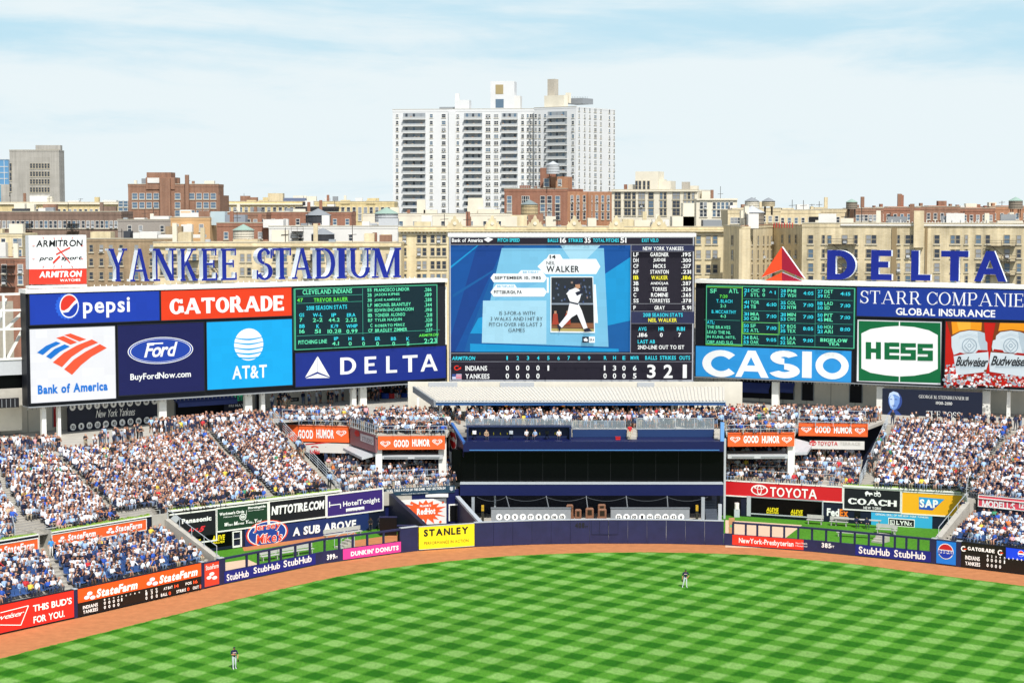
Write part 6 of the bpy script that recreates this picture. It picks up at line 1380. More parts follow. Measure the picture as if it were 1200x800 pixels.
for pl, lb, zt in ((CWL, 'beige concourse wall behind the left screens', 21.5), (CWR, 'beige concourse wall behind the right screens', 21.5)):
    t = thing('concourse_wall', pl.w(pl.len / 2, 8), lb, 'wall'); mb = MB(); pl.slab(mb, 0, 5, pl.len, zt if pl is CWR else 15.5, -.5, 0, BEIGE); obj('wall', mb, t)
    mb = MB()
    for k in range(1, int(pl.len / 3.2)): pl.slab(mb, k * 3.2 - .04, 8, k * 3.2 + .04, 12.5, 0, .05, mat('wall_joint', 'a8a296', .8))
    obj('joint', mb, t)
    t = thing('concourse_floor', pl.w(pl.len / 2, 8.8), 'concourse floor behind the ' + ('left' if pl is CWL else 'right') + ' bleachers', 'floor'); mb = MB()
    Q = [(B_L[0][0] - 9, B_L[0][1] - 6, B_L[0][2])] + B_L + [(B_L[3][0] + 12, 213.2, 9.8)] if pl is CWL else [(B_R[0][0] - 8, 214, 9.3)] + B_R
    us = [pl.len * k / (len(Q) - 1) for k in range(len(Q))]
    for (q0, q1), (u0, u1) in zip(zip(Q, Q[1:]), zip(us, us[1:])): mb.poly([(q0[0], q0[1], q0[2] - .06), (q1[0], q1[1], q1[2] - .06), pl.w(u1, q1[2] - (.5 if pl is CWR else .06), -.4), pl.w(u0, q0[2] - (.5 if pl is CWR else .06), -.4)], CONC)
    obj('floor', mb, t)
t = thing('concourse_wall', (0, 222, 8), 'pale wall behind the cream canopy and under the centre screen', 'wall'); mb = MB(); mb.box(xat(478, 222, 450), 222, 8, xat(870, 222, 450), 222.5, zat(447.5, 222), BEIGE); obj('wall', mb, t)
mb = MB()
for px0, px1 in ((502, 536), (586, 626), (747, 767)): mb.box(xat(px0, 221.8, 450), 221.85, 12.0, xat(px1, 221.8, 450), 221.99, 12.85, GREYM)
obj('duct', mb, t)
# signs and openings on the concourse walls
CW2 = Pl(PLB.w(0, 0, -4.2)[:2], PLB.w(PLB.len, 0, -4.2)[:2])
s = Sign(CW2, 'number_board', 'dark navy board with two rows of white number discs and white script', 'board', 79.5, 464, 512, 188, NAVYD, thick=.4, yt1=459, yb1=502)
for row, (nums, y0, y1) in enumerate(((('4', '3', '5', '7', '37', '8', '8', '10', '15', '16', '9'), 477, 469.5), (('32', '1', '44', '23', '49', '42', '6', '51', '46', '20', '2'), 500, 491))):
    for i, n_ in enumerate(nums):
        f = i / 10; cx, cy = 85 + f * 95.5, y0 + (y1 - y0) * f; s.ell(cx, cy, 3.5, 4.1, TXW, 'number_disc', n=18); w = 1.1 if len(n_) == 1 else 1.9; s.text(n_, cx - w, cy - 1.9, cy + 1.9, cx + w, TXK, 'h', .05, part='numeral')
s.text('New York Yankees', 111, 480, 489, 157, TXW, 'r', .02, .35); s.done()
CW3 = Pl(PLB.w(0, 0, -5)[:2], PLB.w(PLB.len, 0, -5)[:2])
s = Sign(CW3, 'concourse_board', 'tall navy board with a green word between the blue awning and white column', 'board', 262.5, 455, 492, 294, NAVYD, thick=.3)
s.text('ATHLETICS', 263.5, 463.8, 470.5, 292, mat('green_letter', '1fae78', .5, emit=.2), 'h', .05); s.text('VS', 276, 459.3, 461.3, 280, TXW, 'r'); s.text('NEXT GAME', 267, 455.6, 457.6, 289, TXW, 'b'); s.text('FRI MAY 11', 268, 474, 476.8, 289, TXW, 'b'); s.done()
def awning(label, pl, x0, yt, x1, drop, outd, m):
    u0, z = pl.uv(x0, yt); u1, _ = pl.uv(x1, yt); t = thing('awning', pl.w(u0, z), label, 'awning'); mb = MB(); f = pl.w
    mb.hexa([f(u0, z - drop - .15, outd), f(u1, z - drop - .15, outd), f(u1, z - .15, 0), f(u0, z - .15, 0), f(u0, z - drop, outd), f(u1, z - drop, outd), f(u1, z, 0), f(u0, z, 0)], m); obj('canvas', mb, t)
    mb = MB(); pl.slab(mb, u0, z - drop - .5, u1, z - drop - .153, outd - .05, outd, m); obj('valance', mb, t)
AWN = mat('navy_canvas', '2f3f7e', .7, var=.05)
awning('wide navy canvas awning over the concession behind the left bleachers', Pl(PLB.w(0, 0, -6.3)[:2], PLB.w(PLB.len, 0, -6.3)[:2]), 199, 463, 268, .7, 2.6, AWN)
PA = Pl(PRB.w(0, 0, -6)[:2], PRB.w(PRB.len, 0, -6)[:2])
awning('navy canvas awning left of the white column on the right', PA, 866, 447.5, 903, .75, .9, AWN); awning('navy canvas awning right of the white column on the right', PA, 908, 447.5, 931.5, .75, .9, AWN)
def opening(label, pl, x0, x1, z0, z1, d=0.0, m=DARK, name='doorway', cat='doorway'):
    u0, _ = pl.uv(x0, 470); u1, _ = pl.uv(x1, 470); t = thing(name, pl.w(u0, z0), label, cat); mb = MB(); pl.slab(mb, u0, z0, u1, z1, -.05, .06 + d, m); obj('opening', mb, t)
    mb = MB(); w = .12
    for q in ((u0 - w, z0, u0, z1 + w), (u1, z0, u1 + w, z1 + w), (u0, z1, u1, z1 + w)): pl.slab(mb, *q, 0, .12 + d, GREYD)
    obj('jamb', mb, t)
opening('wide dark concession opening under the navy awning on the left', CWL, 205, 262, 8.9, 12.3, name='concession_opening', cat='opening')
opening('narrow dark doorway between the white columns on the left', CWL, 300, 310, 8.9, 12.2)
opening('dark concession opening with red and blue drums above the near left terrace', CWL, 430, 492, 8.9, 12.6, name='concession_opening', cat='opening')
opening('dark concession opening under the navy awnings on the right', CWR, 868, 930, 8.9, 12.2, name='concession_opening', cat='opening'); opening('black doorway on the grey wall above the set back right terrace', CWR, 940, 953, 8.9, 11.6); opening('black doorway further right on the grey wall', CWR, 996, 1010, 8.9, 11.6)
opening('tall red door under the left end of the screens', CWL, 62, 68, 8.9, 13.3, m=RED, name='door', cat='door')
opening('dark maroon opening at the far left of the concourse', CWL, -12, 16, 8.9, 11.6, m=mat('maroon_dark', '3a1a1c', .7)); 
CM = [('1d46a8', 'blue'), ('c8282c', 'red'), ('e8e8e8', 'white')]
for i, px in enumerate((448, 454.5, 460, 471, 476.5, 482.5)):
    pl = CWL; u, z = pl.uv(px, 463); t = thing('drum_light', pl.w(u, z, .8), ['leftmost blue', 'red', 'white', 'second blue', 'second red', 'rightmost white'][i] + ' drum hanging over the counter at the left concession', 'lamp', 'drums over the concession counter'); mb = MB(); q = Vector(pl.w(u, z, .8)); mb.cyl(q - Vector((0, 0, .3)), q + Vector((0, 0, .3)), .5, mat('drum_' + CM[i % 3][1], CM[i % 3][0], .5), n=14); obj('drum', mb, t); mb = MB(); mb.bar(q + Vector((0, 0, .3)), q + Vector((0, 0, 1.0)), .05, DARK); obj('rod', mb, t)
s = Sign(CWL, 'wall_sign', 'small dark notice board on the pale wall above the set back left terrace', 'sign', 331, 466.5, 471, 350, DARK, thick=.06, d=.08); s.text('SECTION 237', 333, 467.8, 469.8, 348, TXW, 'r'); s.done()
# navy portrait sign on the right
CR2 = Pl(PRB.w(0, 0, 2.2)[:2], PRB.w(PRB.len, 0, 2.2)[:2])
s = Sign(CR2, 'portrait_sign', 'wide navy sign with a pale blue portrait and white serif lettering under the right screens', 'sign', 1034, 456, 488, 1151, NAVYD, thick=.4, yt1=459, yb1=491)
PB1 = mat('portrait_blue', '6f93d0', .6); PB2 = mat('portrait_light', 'b9cdea', .6); PB3 = mat('portrait_dark', '2a4488', .6)
s.ell(1049, 469.5, 8.2, 10.5, PB3); s.poly([(1041.5, 466), (1043, 461), (1047, 459.5), (1052, 461), (1054.5, 466), (1054, 472), (1051, 478), (1047.5, 480.5), (1043.5, 478), (1041.8, 472)], PB1)
s.poly([(1042.5, 467), (1044, 463), (1046.5, 462.5), (1048, 466), (1048, 472), (1046, 478), (1043.5, 475), (1042.4, 470)], PB2); s.rect(1043.2, 467.2, 1045.6, 468, PB3); s.rect(1048.5, 467.3, 1051.5, 468.1, PB3); s.rect(1045, 474.6, 1049.5, 475.3, PB3); s.poly([(1041.2, 466.5), (1042.5, 460.5), (1047, 458.3), (1052.5, 460), (1055, 466), (1053, 464), (1048, 461.8), (1043.5, 463)], PB2)
s.poly([(1040, 485), (1044, 480), (1051, 480), (1057, 486.5), (1040, 486.5)], PB3)
s.text('GEORGE M. STEINBRENNER III', 1077, 462.3, 466.2, 1135, TXW, 'fine', .1); s.text('1930-2010', 1097, 470.2, 473.6, 1116, TXW, 'r'); s.text('THE BOSS', 1085.5, 481, 488.3, 1126, TXW, 'fine', .1); s.done()
# stand and screen clutter at the far left: open white framed ramp tower
t = thing('ramp_tower', (-58, 206, 9), 'open white framed ramp tower at the left edge beside the screens', 'tower'); PT = plpx(-60, 199, 32, 203)
mb = MB()
for px, yt, yb in ((-20, 345, 480), (4, 345, 420), (31.5, 343, 470)): a, z1 = PT.uv(px, yt); _, z0 = PT.uv(px, yb); PT.slab(mb, a - .12, z0, a + .12, z1, -.3, 0, WHITE)
for y in (345, 364, 386, 421): a, z = PT.uv(0, y); PT.slab(mb, 0, z - .12, PT.len, z + .12, -.3, .02, WHITE)
a0 = PT.w(*PT.uv(6, 345), -1); 
for x0, y0, x1, y1 in ((-10, 420, 10, 350), (12, 420, 30, 386), (10, 386, 30, 366), (-6, 386, 8, 366)): mb.bar(PT.w(*PT.uv(x0, y0), -1.2), PT.w(*PT.uv(x1, y1), -1.2), .3, WHITE)
obj('frame', mb, t)
mb = MB(); a, z1 = PT.uv(0, 421); z2 = PT.uv(0, 440)[1]; z3 = PT.uv(0, 456)[1]; z4 = PT.uv(0, 476)[1]
PT.slab(mb, 0, z2, PT.len, z1, -.5, -.1, GREYM); PT.slab(mb, 0, z4, PT.len, z3, -.6, -.2, CONC); PT.slab(mb, 0, 9, PT.len, z4 - .02, -4, -3.4, BEIGE); obj('spandrel', mb, t)
mb = MB(); PT.slab(mb, 0, z3, PT.len - .5, z2, -.6, -.5, GLASSD); obj('window', mb, t)
mb = MB(); a1 = PT.uv(-40, 470)[0]; a2 = PT.uv(22, 470)[0]; z = PT.uv(0, 467)[1]; z_ = PT.uv(0, 478)[1]; PT.slab(mb, a1, z_, a2, z, -.2, .1, DARK)
for k in range(12): PT.slab(mb, a1 + (a2 - a1) * k / 12, z_ + .05, a1 + (a2 - a1) * k / 12 + .06, z - .05, .1, .14, GREYD)
obj('louver', mb, t)
mb = MB(); PT.slab(mb, 0, 12.8, PT.len, 23.5, -7, -6.6, mat('tan_concrete', 'aaa394', .8, var=.12)); obj('back_wall', mb, t)
# ------------------------------------------------------------------ people
ZONES = ['skin', 'hair', 'shirt', 'trousers', 'shoe']
def body(joints, edges, zones, sub=0, smoothit=False):
    """one continuous skinned figure; returns verts, faces, zone per face"""
    names = list(joints); me = bpy.data.meshes.new('b'); me.from_pydata([joints[n][:3] for n in names], [(names.index(a), names.index(b)) for a, b in edges], [])
    o = bpy.data.objects.new('b', me); COL.objects.link(o); md = o.modifiers.new('s', 'SKIN'); md.use_smooth_shade = True
    for i, n in enumerate(names):
        r = joints[n][3]; r = r if isinstance(r, tuple) else (r, r); me.skin_vertices[0].data[i].radius = r
    me.skin_vertices[0].data[0].use_root = True
    if sub: sm = o.modifiers.new('d', 'SUBSURF'); sm.levels = sub; sm.render_levels = sub
    dg = bpy.context.evaluated_depsgraph_get(); dg.update(); m2 = bpy.data.meshes.new_from_object(o.evaluated_get(dg))
    V = np.array([v.co[:] for v in m2.vertices]); Fs = [tuple(p.vertices) for p in m2.polygons]
    segs = [(np.array(joints[a][:3]), np.array(joints[b][:3]), z) for (a, b), z in zip(edges, zones)]
    Z = []
    for q in Fs:
        c = V[list(q)].mean(0); best = None
        for a, b, z in segs:
            d = b - a; t = min(1, max(0, np.dot(c - a, d) / max(1e-9, np.dot(d, d)))); k = np.linalg.norm(c - a - d * t)
            if best is None or k < best[0]: best = (k, z)
        Z.append(best[1])
    bpy.data.objects.remove(o); bpy.data.meshes.remove(me); bpy.data.meshes.remove(m2)
    return V, Fs, Z
def person(pose, sub=0, cap=True):
    J = {}; Ed = []; Zn = []
    st = pose['stand']; h0 = .95 if st else .50; yb = 0.0
    lean = pose.get('lean', 0.0)
    J['pelvis'] = (0, yb, h0, (.155, .115)); J['waist'] = (0, yb + lean * .3, h0 + .17, (.145, .105)); J['chest'] = (0, yb + lean * .7, h0 + .38, (.165, .115)); J['neck'] = (0, yb + lean, h0 + .53, .062)
    J['head'] = (0, yb + lean * 1.1 - .02, h0 + .66, (.082, .098)); J['crown'] = (0, yb + lean * 1.1 - .01, h0 + .76, (.072, .086))
    for a, b, z in (('pelvis', 'waist', 'shirt'), ('waist', 'chest', 'shirt'), ('chest', 'neck', 'shirt'), ('neck', 'head', 'skin'), ('head', 'crown', 'hair')): Ed.append((a, b)); Zn.append(z)
    for s, k in ((-1, 'l'), (1, 'r')):
        e, w = pose['arm_' + k]
        J['sh' + k] = (s * .185, yb + lean * .8, h0 + .44, .068); J['el' + k] = (s * e[0], yb + lean * .6 + e[1], h0 + e[2], .046); J['wr' + k] = (s * w[0], yb + lean * .6 + w[1], h0 + w[2], .034)
        dx = (np.array(J['wr' + k][:3]) - np.array(J['el' + k][:3])); dx = dx / np.linalg.norm(dx) * .13; J['ha' + k] = (*(np.array(J['wr' + k][:3]) + dx), (.038, .026))
        for a, b, z in (('chest', 'sh' + k, 'shirt'), ('sh' + k, 'el' + k, 'shirt'), ('el' + k, 'wr' + k, 'shirt' if pose.get('long') else 'skin'), ('wr' + k, 'ha' + k, 'skin')): Ed.append((a, b)); Zn.append(z)
        f = pose['leg_' + k]
        if st: hp, kn, an = (s * .10, yb, h0 - .07), (s * f[0], yb + f[1], .50), (s * f[2], yb + f[3], .08)
        else: hp, kn, an = (s * .10, yb - .03, h0 - .03), (s * f[0], yb - .42 + f[1], .50), (s * f[2], yb - .40 + f[3], .08)
        J['hp' + k] = (*hp, .094); J['kn' + k] = (*kn, .062); J['an' + k] = (*an, .042); J['to' + k] = (an[0] + s * .02, an[1] - .17, .04, (.042, .032))
        for a, b, z in (('pelvis', 'hp' + k, 'trousers'), ('hp' + k, 'kn' + k, 'trousers'), ('kn' + k, 'an' + k, 'skin' if pose.get('shorts') else 'trousers'), ('an' + k, 'to' + k, 'shoe')): Ed.append((a, b)); Zn.append(z)
    V, Fs, Z = body(J, Ed, Zn, sub)
    hx, hy, hz = J['head'][:3]
    # face and hair: front of the head is skin, top and back are hair
    for i, q in enumerate(Fs):
        if Z[i] in ('skin', 'hair'):
            c = V[list(q)].mean(0)
            if c[2] > hz - .06 and abs(c[0]) < .15: Z[i] = 'hair' if (c[2] > hz + .055 or c[1] > hy + .02) else 'skin'
    V = V.tolist(); Fs = list(Fs)
    def add(vs, fs, z):
        n = len(V); V.extend(vs)
        for q in fs: Fs.append(tuple(i + n for i in q)); Z.append(z)
    # nose, ears
    add([(hx - .018, hy - .095, hz - .01), (hx + .018, hy - .095, hz - .01), (hx, hy - .125, hz - .02), (hx, hy - .09, hz + .035)], [(0, 1, 2), (1, 3, 2), (3, 0, 2)], 'skin')
    if cap:   # cap brim, a thin wedge
        b = [(hx - .085, hy - .06, hz + .062), (hx + .085, hy - .06, hz + .062), (hx + .07, hy - .20, hz + .045), (hx - .07, hy - .20, hz + .045)]
        add(b + [(x, y, z + .016) for x, y, z in b], [(3, 2, 1, 0), (4, 5, 6, 7), (0, 1, 5, 4), (1, 2, 6, 5), (2, 3, 7, 6), (3, 0, 4, 7)], 'hair')
    return np.array(V), Fs, Z
A_LAP = ((.25, -.06, .17), (.13, -.27, .10)); A_DOWN = ((.25, .02, .17), (.27, -.05, -.08)); A_X = ((.25, -.06, .2), (.02, -.2, .24)); A_UP = ((.30, -.12, .40), (.20, -.2, .64)); A_FACE = ((.24, -.16, .2), (.08, -.19, .48)); A_OUT = ((.36, -.05, .25), (.45, -.2, .12)); A_HIP = ((.36, .03, .2), (.2, -.02, .02))
LS = (.13, 0, .12, 0); LS2 = (.20, .02, .14, .08); LS3 = (.10, -.03, .16, -.10); LSD = (.10, -.02, .11, .02); LSD2 = (.13, -.05, .17, .0)
SIT = [dict(stand=False, arm_l=A_LAP, arm_r=A_LAP, leg_l=LS, leg_r=LS), dict(stand=False, arm_l=A_X, arm_r=A_X, leg_l=LS2, leg_r=LS2, long=True), dict(stand=False, arm_l=A_FACE, arm_r=A_LAP, leg_l=LS, leg_r=LS3, lean=-.10, shorts=True),
       dict(stand=False, arm_l=A_LAP, arm_r=A_OUT, leg_l=LS3, leg_r=LS2, long=True), dict(stand=False, arm_l=A_LAP, arm_r=A_LAP, leg_l=LS2, leg_r=LS, lean=-.18, long=True), dict(stand=False, arm_l=A_UP, arm_r=A_LAP, leg_l=LS, leg_r=LS)]
STD = [dict(stand=True, arm_l=A_DOWN, arm_r=A_DOWN, leg_l=LSD, leg_r=LSD), dict(stand=True, arm_l=A_X, arm_r=A_FACE, leg_l=LSD, leg_r=LSD2, shorts=True), dict(stand=True, arm_l=A_LAP, arm_r=A_DOWN, leg_l=LSD2, leg_r=LSD, long=True), dict(stand=True, arm_l=A_HIP, arm_r=A_DOWN, leg_l=LSD2, leg_r=LSD2, shorts=True)]
TPL = {'sit': [person(p, 0, i % 2 == 0) for i, p in enumerate(SIT)], 'stand': [person(p, 0, i % 2 == 0) for i, p in enumerate(STD)]}

# crowd that is not in rows: standing on decks, terraces and concourses
def scatter(sec, n, poly_, z, kind='stand', face=0.0, jit=.7):
    P = [Vector(p) for p in poly_]; k = 0; mnx, mxx = min(p.x for p in P), max(p.x for p in P); mny, mxy = min(p.y for p in P), max(p.y for p in P); got = []
    def inside(x, y):
        c = False
        for i in range(len(P)):
            a, b = P[i], P[i - 1]
            if (a.y > y) != (b.y > y) and x < (b.x - a.x) * (y - a.y) / (b.y - a.y) + a.x: c = not c
        return c
    t = 0
    while k < n and t < n * 60:
        t += 1; x, y = rnd.uniform(mnx, mxx), rnd.uniform(mny, mxy)
        if not inside(x, y) or any((x - a) ** 2 + (y - b) ** 2 < .20 for a, b in got): continue
        got.append((x, y)); k += 1; PEOPLE.append((x, y, z, face + (rnd.random() - .5) * 2 * jit, kind, sec, 0))
dk = lambda px, Y: (xat(px, Y, 490), Y)
scatter('deck', 190, [dk(548, 201), dk(846, 201), dk(846, 204), dk(548, 204)], 9.76, jit=.5); scatter('deck', 130, [dk(538, 204), dk(848, 204), dk(848, 211.5), dk(530, 211.5)], 9.76, jit=1.4)
scatter('UTa', 26, [dk(333, 208.7), dk(408, 207.2), dk(408, 208.4), dk(333, 209.8)], UT + .01, 'sit'); scatter('UTa', 60, [dk(325, 210), dk(409, 209), dk(440, 213.5), dk(318, 213)], UT + .01)
scatter('UTb', 44, [dk(444, 199.8), dk(521, 199.9), dk(522, 202.3), dk(444, 202.3)], UT + .01, 'sit'); scatter('UTb', 120, [dk(440, 203), dk(526, 203), dk(528, 215), dk(440, 212)], UT + .01); scatter('UTb', 24, [dk(411, 207), dk(441, 199.6), dk(441, 203), dk(411, 209.5)], UT + .01)
scatter('UTc', 44, [dk(854, 200.3), dk(930, 200.6), dk(929, 203), dk(854, 202.8)], UT + .01, 'sit'); scatter('UTc', 110, [dk(850, 203.2), dk(932, 203.5), dk(936, 215), dk(848, 215)], UT + .01)
scatter('UTd', 24, [dk(938, 207.3), dk(1015, 206.3), dk(1014, 208.2), dk(938, 209)], UT + .01, 'sit'); scatter('UTd', 80, [dk(936, 209.6), dk(1018, 208.6), dk(1034, 212.5), dk(940, 214)], UT + .01)
def behind(B, i, j, n, d0, d1, sec):
    a, b = Vector(B[i][:2]), Vector(B[j][:2]); d = (b - a).normalized(); o = Vector((-d.y, d.x)); scatter(sec, n, [a + o * d0, b + o * d0, b + o * d1, a + o * d1], (B[i][2] + B[j][2]) / 2 - .05, face=math.atan2(d.y, d.x), jit=1.2)
behind([B_L[0], [(a + 2 * b) / 3 for a, b in zip(B_L[0], B_L[1])]], 0, 1, 60, 3, 6, 'conc'); behind(B_L, 0, 1, 14, 2, 6, 'conc'); behind(B_L, 1, 2, 22, 2, 6, 'conc'); behind(B_L, 2, 3, 130, .5, 5, 'conc'); behind(B_R, 0, 1, 9, .5, 1.5, 'conc'); behind(B_R, 1, 2, 16, .5, 2, 'conc'); behind(B_R, 2, 3, 20, .5, 2.5, 'conc')
scatter('conc', 40, [CWL.w(CWL.len * .66, 0, .4)[:2], CWL.w(CWL.len * .97, 0, .4)[:2], CWL.w(CWL.len * .97, 0, 5)[:2], CWL.w(CWL.len * .66, 0, 4)[:2]], 9.8, jit=3)
# people walking on the two stair aisles by the guard rails and sitting out on stairs
for (tf, s, n) in ((lmf, .985, 7), (lmf, .70, 8), (lmf, .42, 4), (rmf, .015, 9), (rmf, .55, 6)):
    f, b, P_, zr = tf
    for k in range(n):
        v = rnd.random(); p = f(s).lerp(b(s), v); i = int(v * P_); PEOPLE.append((p.x + rnd.uniform(-.3, .3), p.y, zr(s, min(i + 1, P_)) + .02, rnd.choice((0, math.pi)) + rnd.uniform(-.4, .4), 'stand', 'stairs', 0))

# colours worn
SHIRTS = [('white', 'e8ebf0', 42), ('navy', '1a2342', 36), ('black', '191b20', 8), ('grey', '8f98a6', 10), ('light blue', '9dbbe0', 12), ('royal blue', '2b56b4', 4), ('red', 'c22f36', 1.6), ('pink', 'dca2a6', 1.3), ('tan', 'c2a98a', .9), ('green', '3f8f6a', .9), ('yellow', 'e3c94a', .9), ('orange', 'e07b3c', .8)]
SW = np.array([s[2] for s in SHIRTS]); SW = SW / SW.sum()
HAIRS = [('navy cap', '1a2340', 34), ('dark hair', '2a211c', 28), ('brown hair', '5c412d', 16), ('fair hair', 'b79a68', 7), ('white cap', 'e4e4e2', 8), ('grey hair', 'a09c96', 5), ('red cap', 'b02a30', 2)]
HW = np.array([s[2] for s in HAIRS]); HW = HW / HW.sum()
TRS = ['2b3450', '6b7f9e', 'a99c84', '4c5058', '39496a', '7f8ea6', '1f2126']; SKINS = ['bd8d74', 'a9785d', 'c79b82', '835a44', '5f4232']; SKP = [.38, .28, .2, .09, .05]
def instyle(): return nrs.choice(len(SHIRTS), p=SW), nrs.choice(len(HAIRS), p=HW), nrs.choice(len(TRS)), nrs.choice(len(SKINS), p=SKP)
SHOE = lin('4a4744')

# who becomes an individual: the nearest ones of the two front stands
cand = [i for i, p in enumerate(PEOPLE) if p[5] in ('LL', 'RL')]
def inframe(p):
    d = Vector((p[0], p[1], p[2] + .8 - HC)); f_ = d.y * CPI - d.z * SPI; x = 600 + FPX * d.x / f_; y = 400 - FPX * (d.y * SPI + d.z * CPI) / f_
    return -8 < x < 1208 and y < 800
cand = [i for i in cand if inframe(PEOPLE[i])]
cand.sort(key=lambda i: (PEOPLE[i][6], PEOPLE[i][1]))
IND = set(cand[:280])
ORD = ['front', 'second', 'third', 'fourth', 'fifth', 'sixth', 'seventh', 'eighth', 'ninth', 'tenth']

# individuals: a few shared bodies, shirt colour per object
def pmat(name, c): return mat(name, c, .85)
SHIRTM = bpy.data.materials.new('shirt_cloth'); SHIRTM.use_nodes = True
n_ = SHIRTM.node_tree.nodes; oi = n_.new('ShaderNodeObjectInfo'); SHIRTM.node_tree.links.new(oi.outputs['Color'], n_['Principled BSDF'].inputs['Base Color']); n_['Principled BSDF'].inputs['Roughness'].default_value = .85
def person_mesh(V, Fs, Z, ms, name='person', sm=True):
    me = bpy.data.meshes.new(name); me.from_pydata([tuple(v) for v in V], [], Fs)
    for m in ms: me.materials.append(m)
    me.polygons.foreach_set('material_index', [ZONES.index(z) for z in Z]); me.polygons.foreach_set('use_smooth', [sm] * len(Fs)); me.update(); return me
PM = {}
def ind_mesh(pi, hi, ti, si):
    k = (pi, hi, ti, si)
    if k not in PM:
        V, Fs, Z = TPL['sit'][pi]; PM[k] = person_mesh(V, Fs, Z, [pmat('skin_%s' % 'abcde'[si], SKINS[si]), pmat(HAIRS[hi][0].replace(' ', '_') + '_cloth', HAIRS[hi][1]), SHIRTM, pmat('trousers_%s' % 'abcdefg'[ti], TRS[ti]), pmat('shoe_leather', '4a4744')])
    return PM[k]
SEC = {'LL': 'of low left stand', 'RL': 'of low right stand'}
cnt = {}
for i in sorted(IND, key=lambda i: PEOPLE[i][1]):
    x, y, z, ang, kind, sec, row = PEOPLE[i]; sh, hi, ti, si = instyle(); capped = 'cap' in HAIRS[hi][0]
    pi = rnd.choice([0, 2, 4]) if capped else rnd.choice([1, 3, 5, 1])
    o = bpy.data.objects.new('person', ind_mesh(pi, hi, ti % 5, si)); COL.objects.link(o); o.location = (x, y, z); o.rotation_euler = (0, 0, ang + rnd.uniform(-.3, .3)); k = rnd.uniform(.93, 1.05); o.scale = (k, k, k)
    o.color = (*lin(SHIRTS[sh][1]), 1)
    tag(o, 'seated fan in %s shirt with %s, %s row %s' % (SHIRTS[sh][0], HAIRS[hi][0], ORD[min(row, 9)], SEC[sec]), 'person', 'seated fans ' + SEC[sec])

# everyone else: one crowd object
AR = {}
for k, L_ in TPL.items():
    for j, (V, Fs, Z) in enumerate(L_):
        tri = []; zz = []
        for q, z in zip(Fs, Z):
            for a in range(1, len(q) - 1): tri.append((q[0], q[a], q[a + 1])); zz.append(ZONES.index(z))
        AR[(k, j)] = (np.array(V), np.array(tri), np.array(zz))
VV = []; TT = []; CC = []; base = 0
for i, p in enumerate(PEOPLE):
    if i in IND: continue
    x, y, z, ang, kind, sec, row = p; sh, hi, ti, si = instyle()
    if sec == 'conc' and rnd.random() < .35: sh = 1 + (rnd.random() < .5)
    capped = 'cap' in HAIRS[hi][0]; n = len(TPL[kind]); j = rnd.choice([q for q in range(n) if (q % 2 == 0) == capped])
    V, T_, Zc = AR[(kind, j)]; a = ang + rnd.uniform(-.35, .35); k = rnd.uniform(.9, 1.06); c, s_ = math.cos(a) * k, math.sin(a) * k
    VV.append(np.stack([V[:, 0] * c - V[:, 1] * s_ + x, V[:, 0] * s_ + V[:, 1] * c + y, V[:, 2] * k + z], 1)); TT.append(T_ + base); base += len(V)
    jit = 1 + (nrs.rand() - .5) * .25
    pal = np.array([lin(SKINS[si]), lin(HAIRS[hi][1]), [q * jit for q in lin(SHIRTS[sh][1])], lin(TRS[ti]), SHOE]); CC.append(pal[Zc])
VV = np.concatenate(VV); TT = np.concatenate(TT); CC = np.concatenate(CC)
me = bpy.data.meshes.new('crowd'); me.vertices.add(len(VV)); me.vertices.foreach_set('co', VV.ravel()); nT = len(TT)
me.loops.add(nT * 3); me.loops.foreach_set('vertex_index', TT.ravel().astype(np.int32)); me.polygons.add(nT); me.polygons.foreach_set('loop_start', np.arange(0, nT * 3, 3, dtype=np.int32))
try: me.polygons.foreach_set('loop_total', np.full(nT, 3, dtype=np.int32))
except Exception: pass
me.update(calc_edges=True)
at_ = me.attributes.new('cloth', 'FLOAT_COLOR', 'FACE'); col = np.ones((nT, 4), np.float32); col[:, :3] = np.clip(CC, 0, 1); at_.data.foreach_set('color', col.ravel())
cm = bpy.data.materials.new('crowd_cloth'); cm.use_nodes = True; q = cm.node_tree.nodes.new('ShaderNodeAttribute'); q.attribute_name = 'cloth'; cm.node_tree.links.new(q.outputs['Color'], cm.node_tree.nodes['Principled BSDF'].inputs['Base Color']); cm.node_tree.nodes['Principled BSDF'].inputs['Roughness'].default_value = .85
me.materials.append(cm); me.polygons.foreach_set('use_smooth', np.ones(nT, bool)); co = bpy.data.objects.new('crowd', me); COL.objects.link(co); tag(co, 'dense crowd of fans filling the bleachers, terraces and deck', 'crowd', kind='stuff')
print('people', len(PEOPLE), 'individuals', len(IND), 'crowd verts', len(VV))

# single figures the photo shows apart from the crowd
def solo(label, x, y, z, ang, pose, shirt, hair, trs, skin='d0a080', capped=True, sub=1, k=1.0, group=None):
    V, Fs, Z = person(pose, sub, capped); me = person_mesh(V, Fs, Z, [pmat('skin_' + skin, skin), pmat('headwear_' + hair, hair), pmat('shirt_' + shirt, shirt), pmat('trousers_' + trs, trs), pmat('shoe_leather', '4a4744')])
    o = bpy.data.objects.new('person', me); COL.objects.link(o); o.location = (x, y, z); o.rotation_euler = (0, 0, ang); o.scale = (k, k, k); return tag(o, label, 'person', group)
DN = dict(stand=True, arm_l=A_DOWN, arm_r=A_DOWN, leg_l=LSD, leg_r=LSD)
solo('guard in red shirt and pale trousers standing on the lower step of the centre deck', fx(737.5, 198.6), 198.0, 8.91, .3, DN, 'c8262e', '1d1d22', 'cfc3a6', capped=True)
p = SL.w(ul + .7, 0, .9); solo('attendant in bright blue shirt and white trousers at the entry between the orange strip banners', p[0], p[1], 3.4, .5, DN, '3f93d8', '2a4a80', 'e6e2d8')
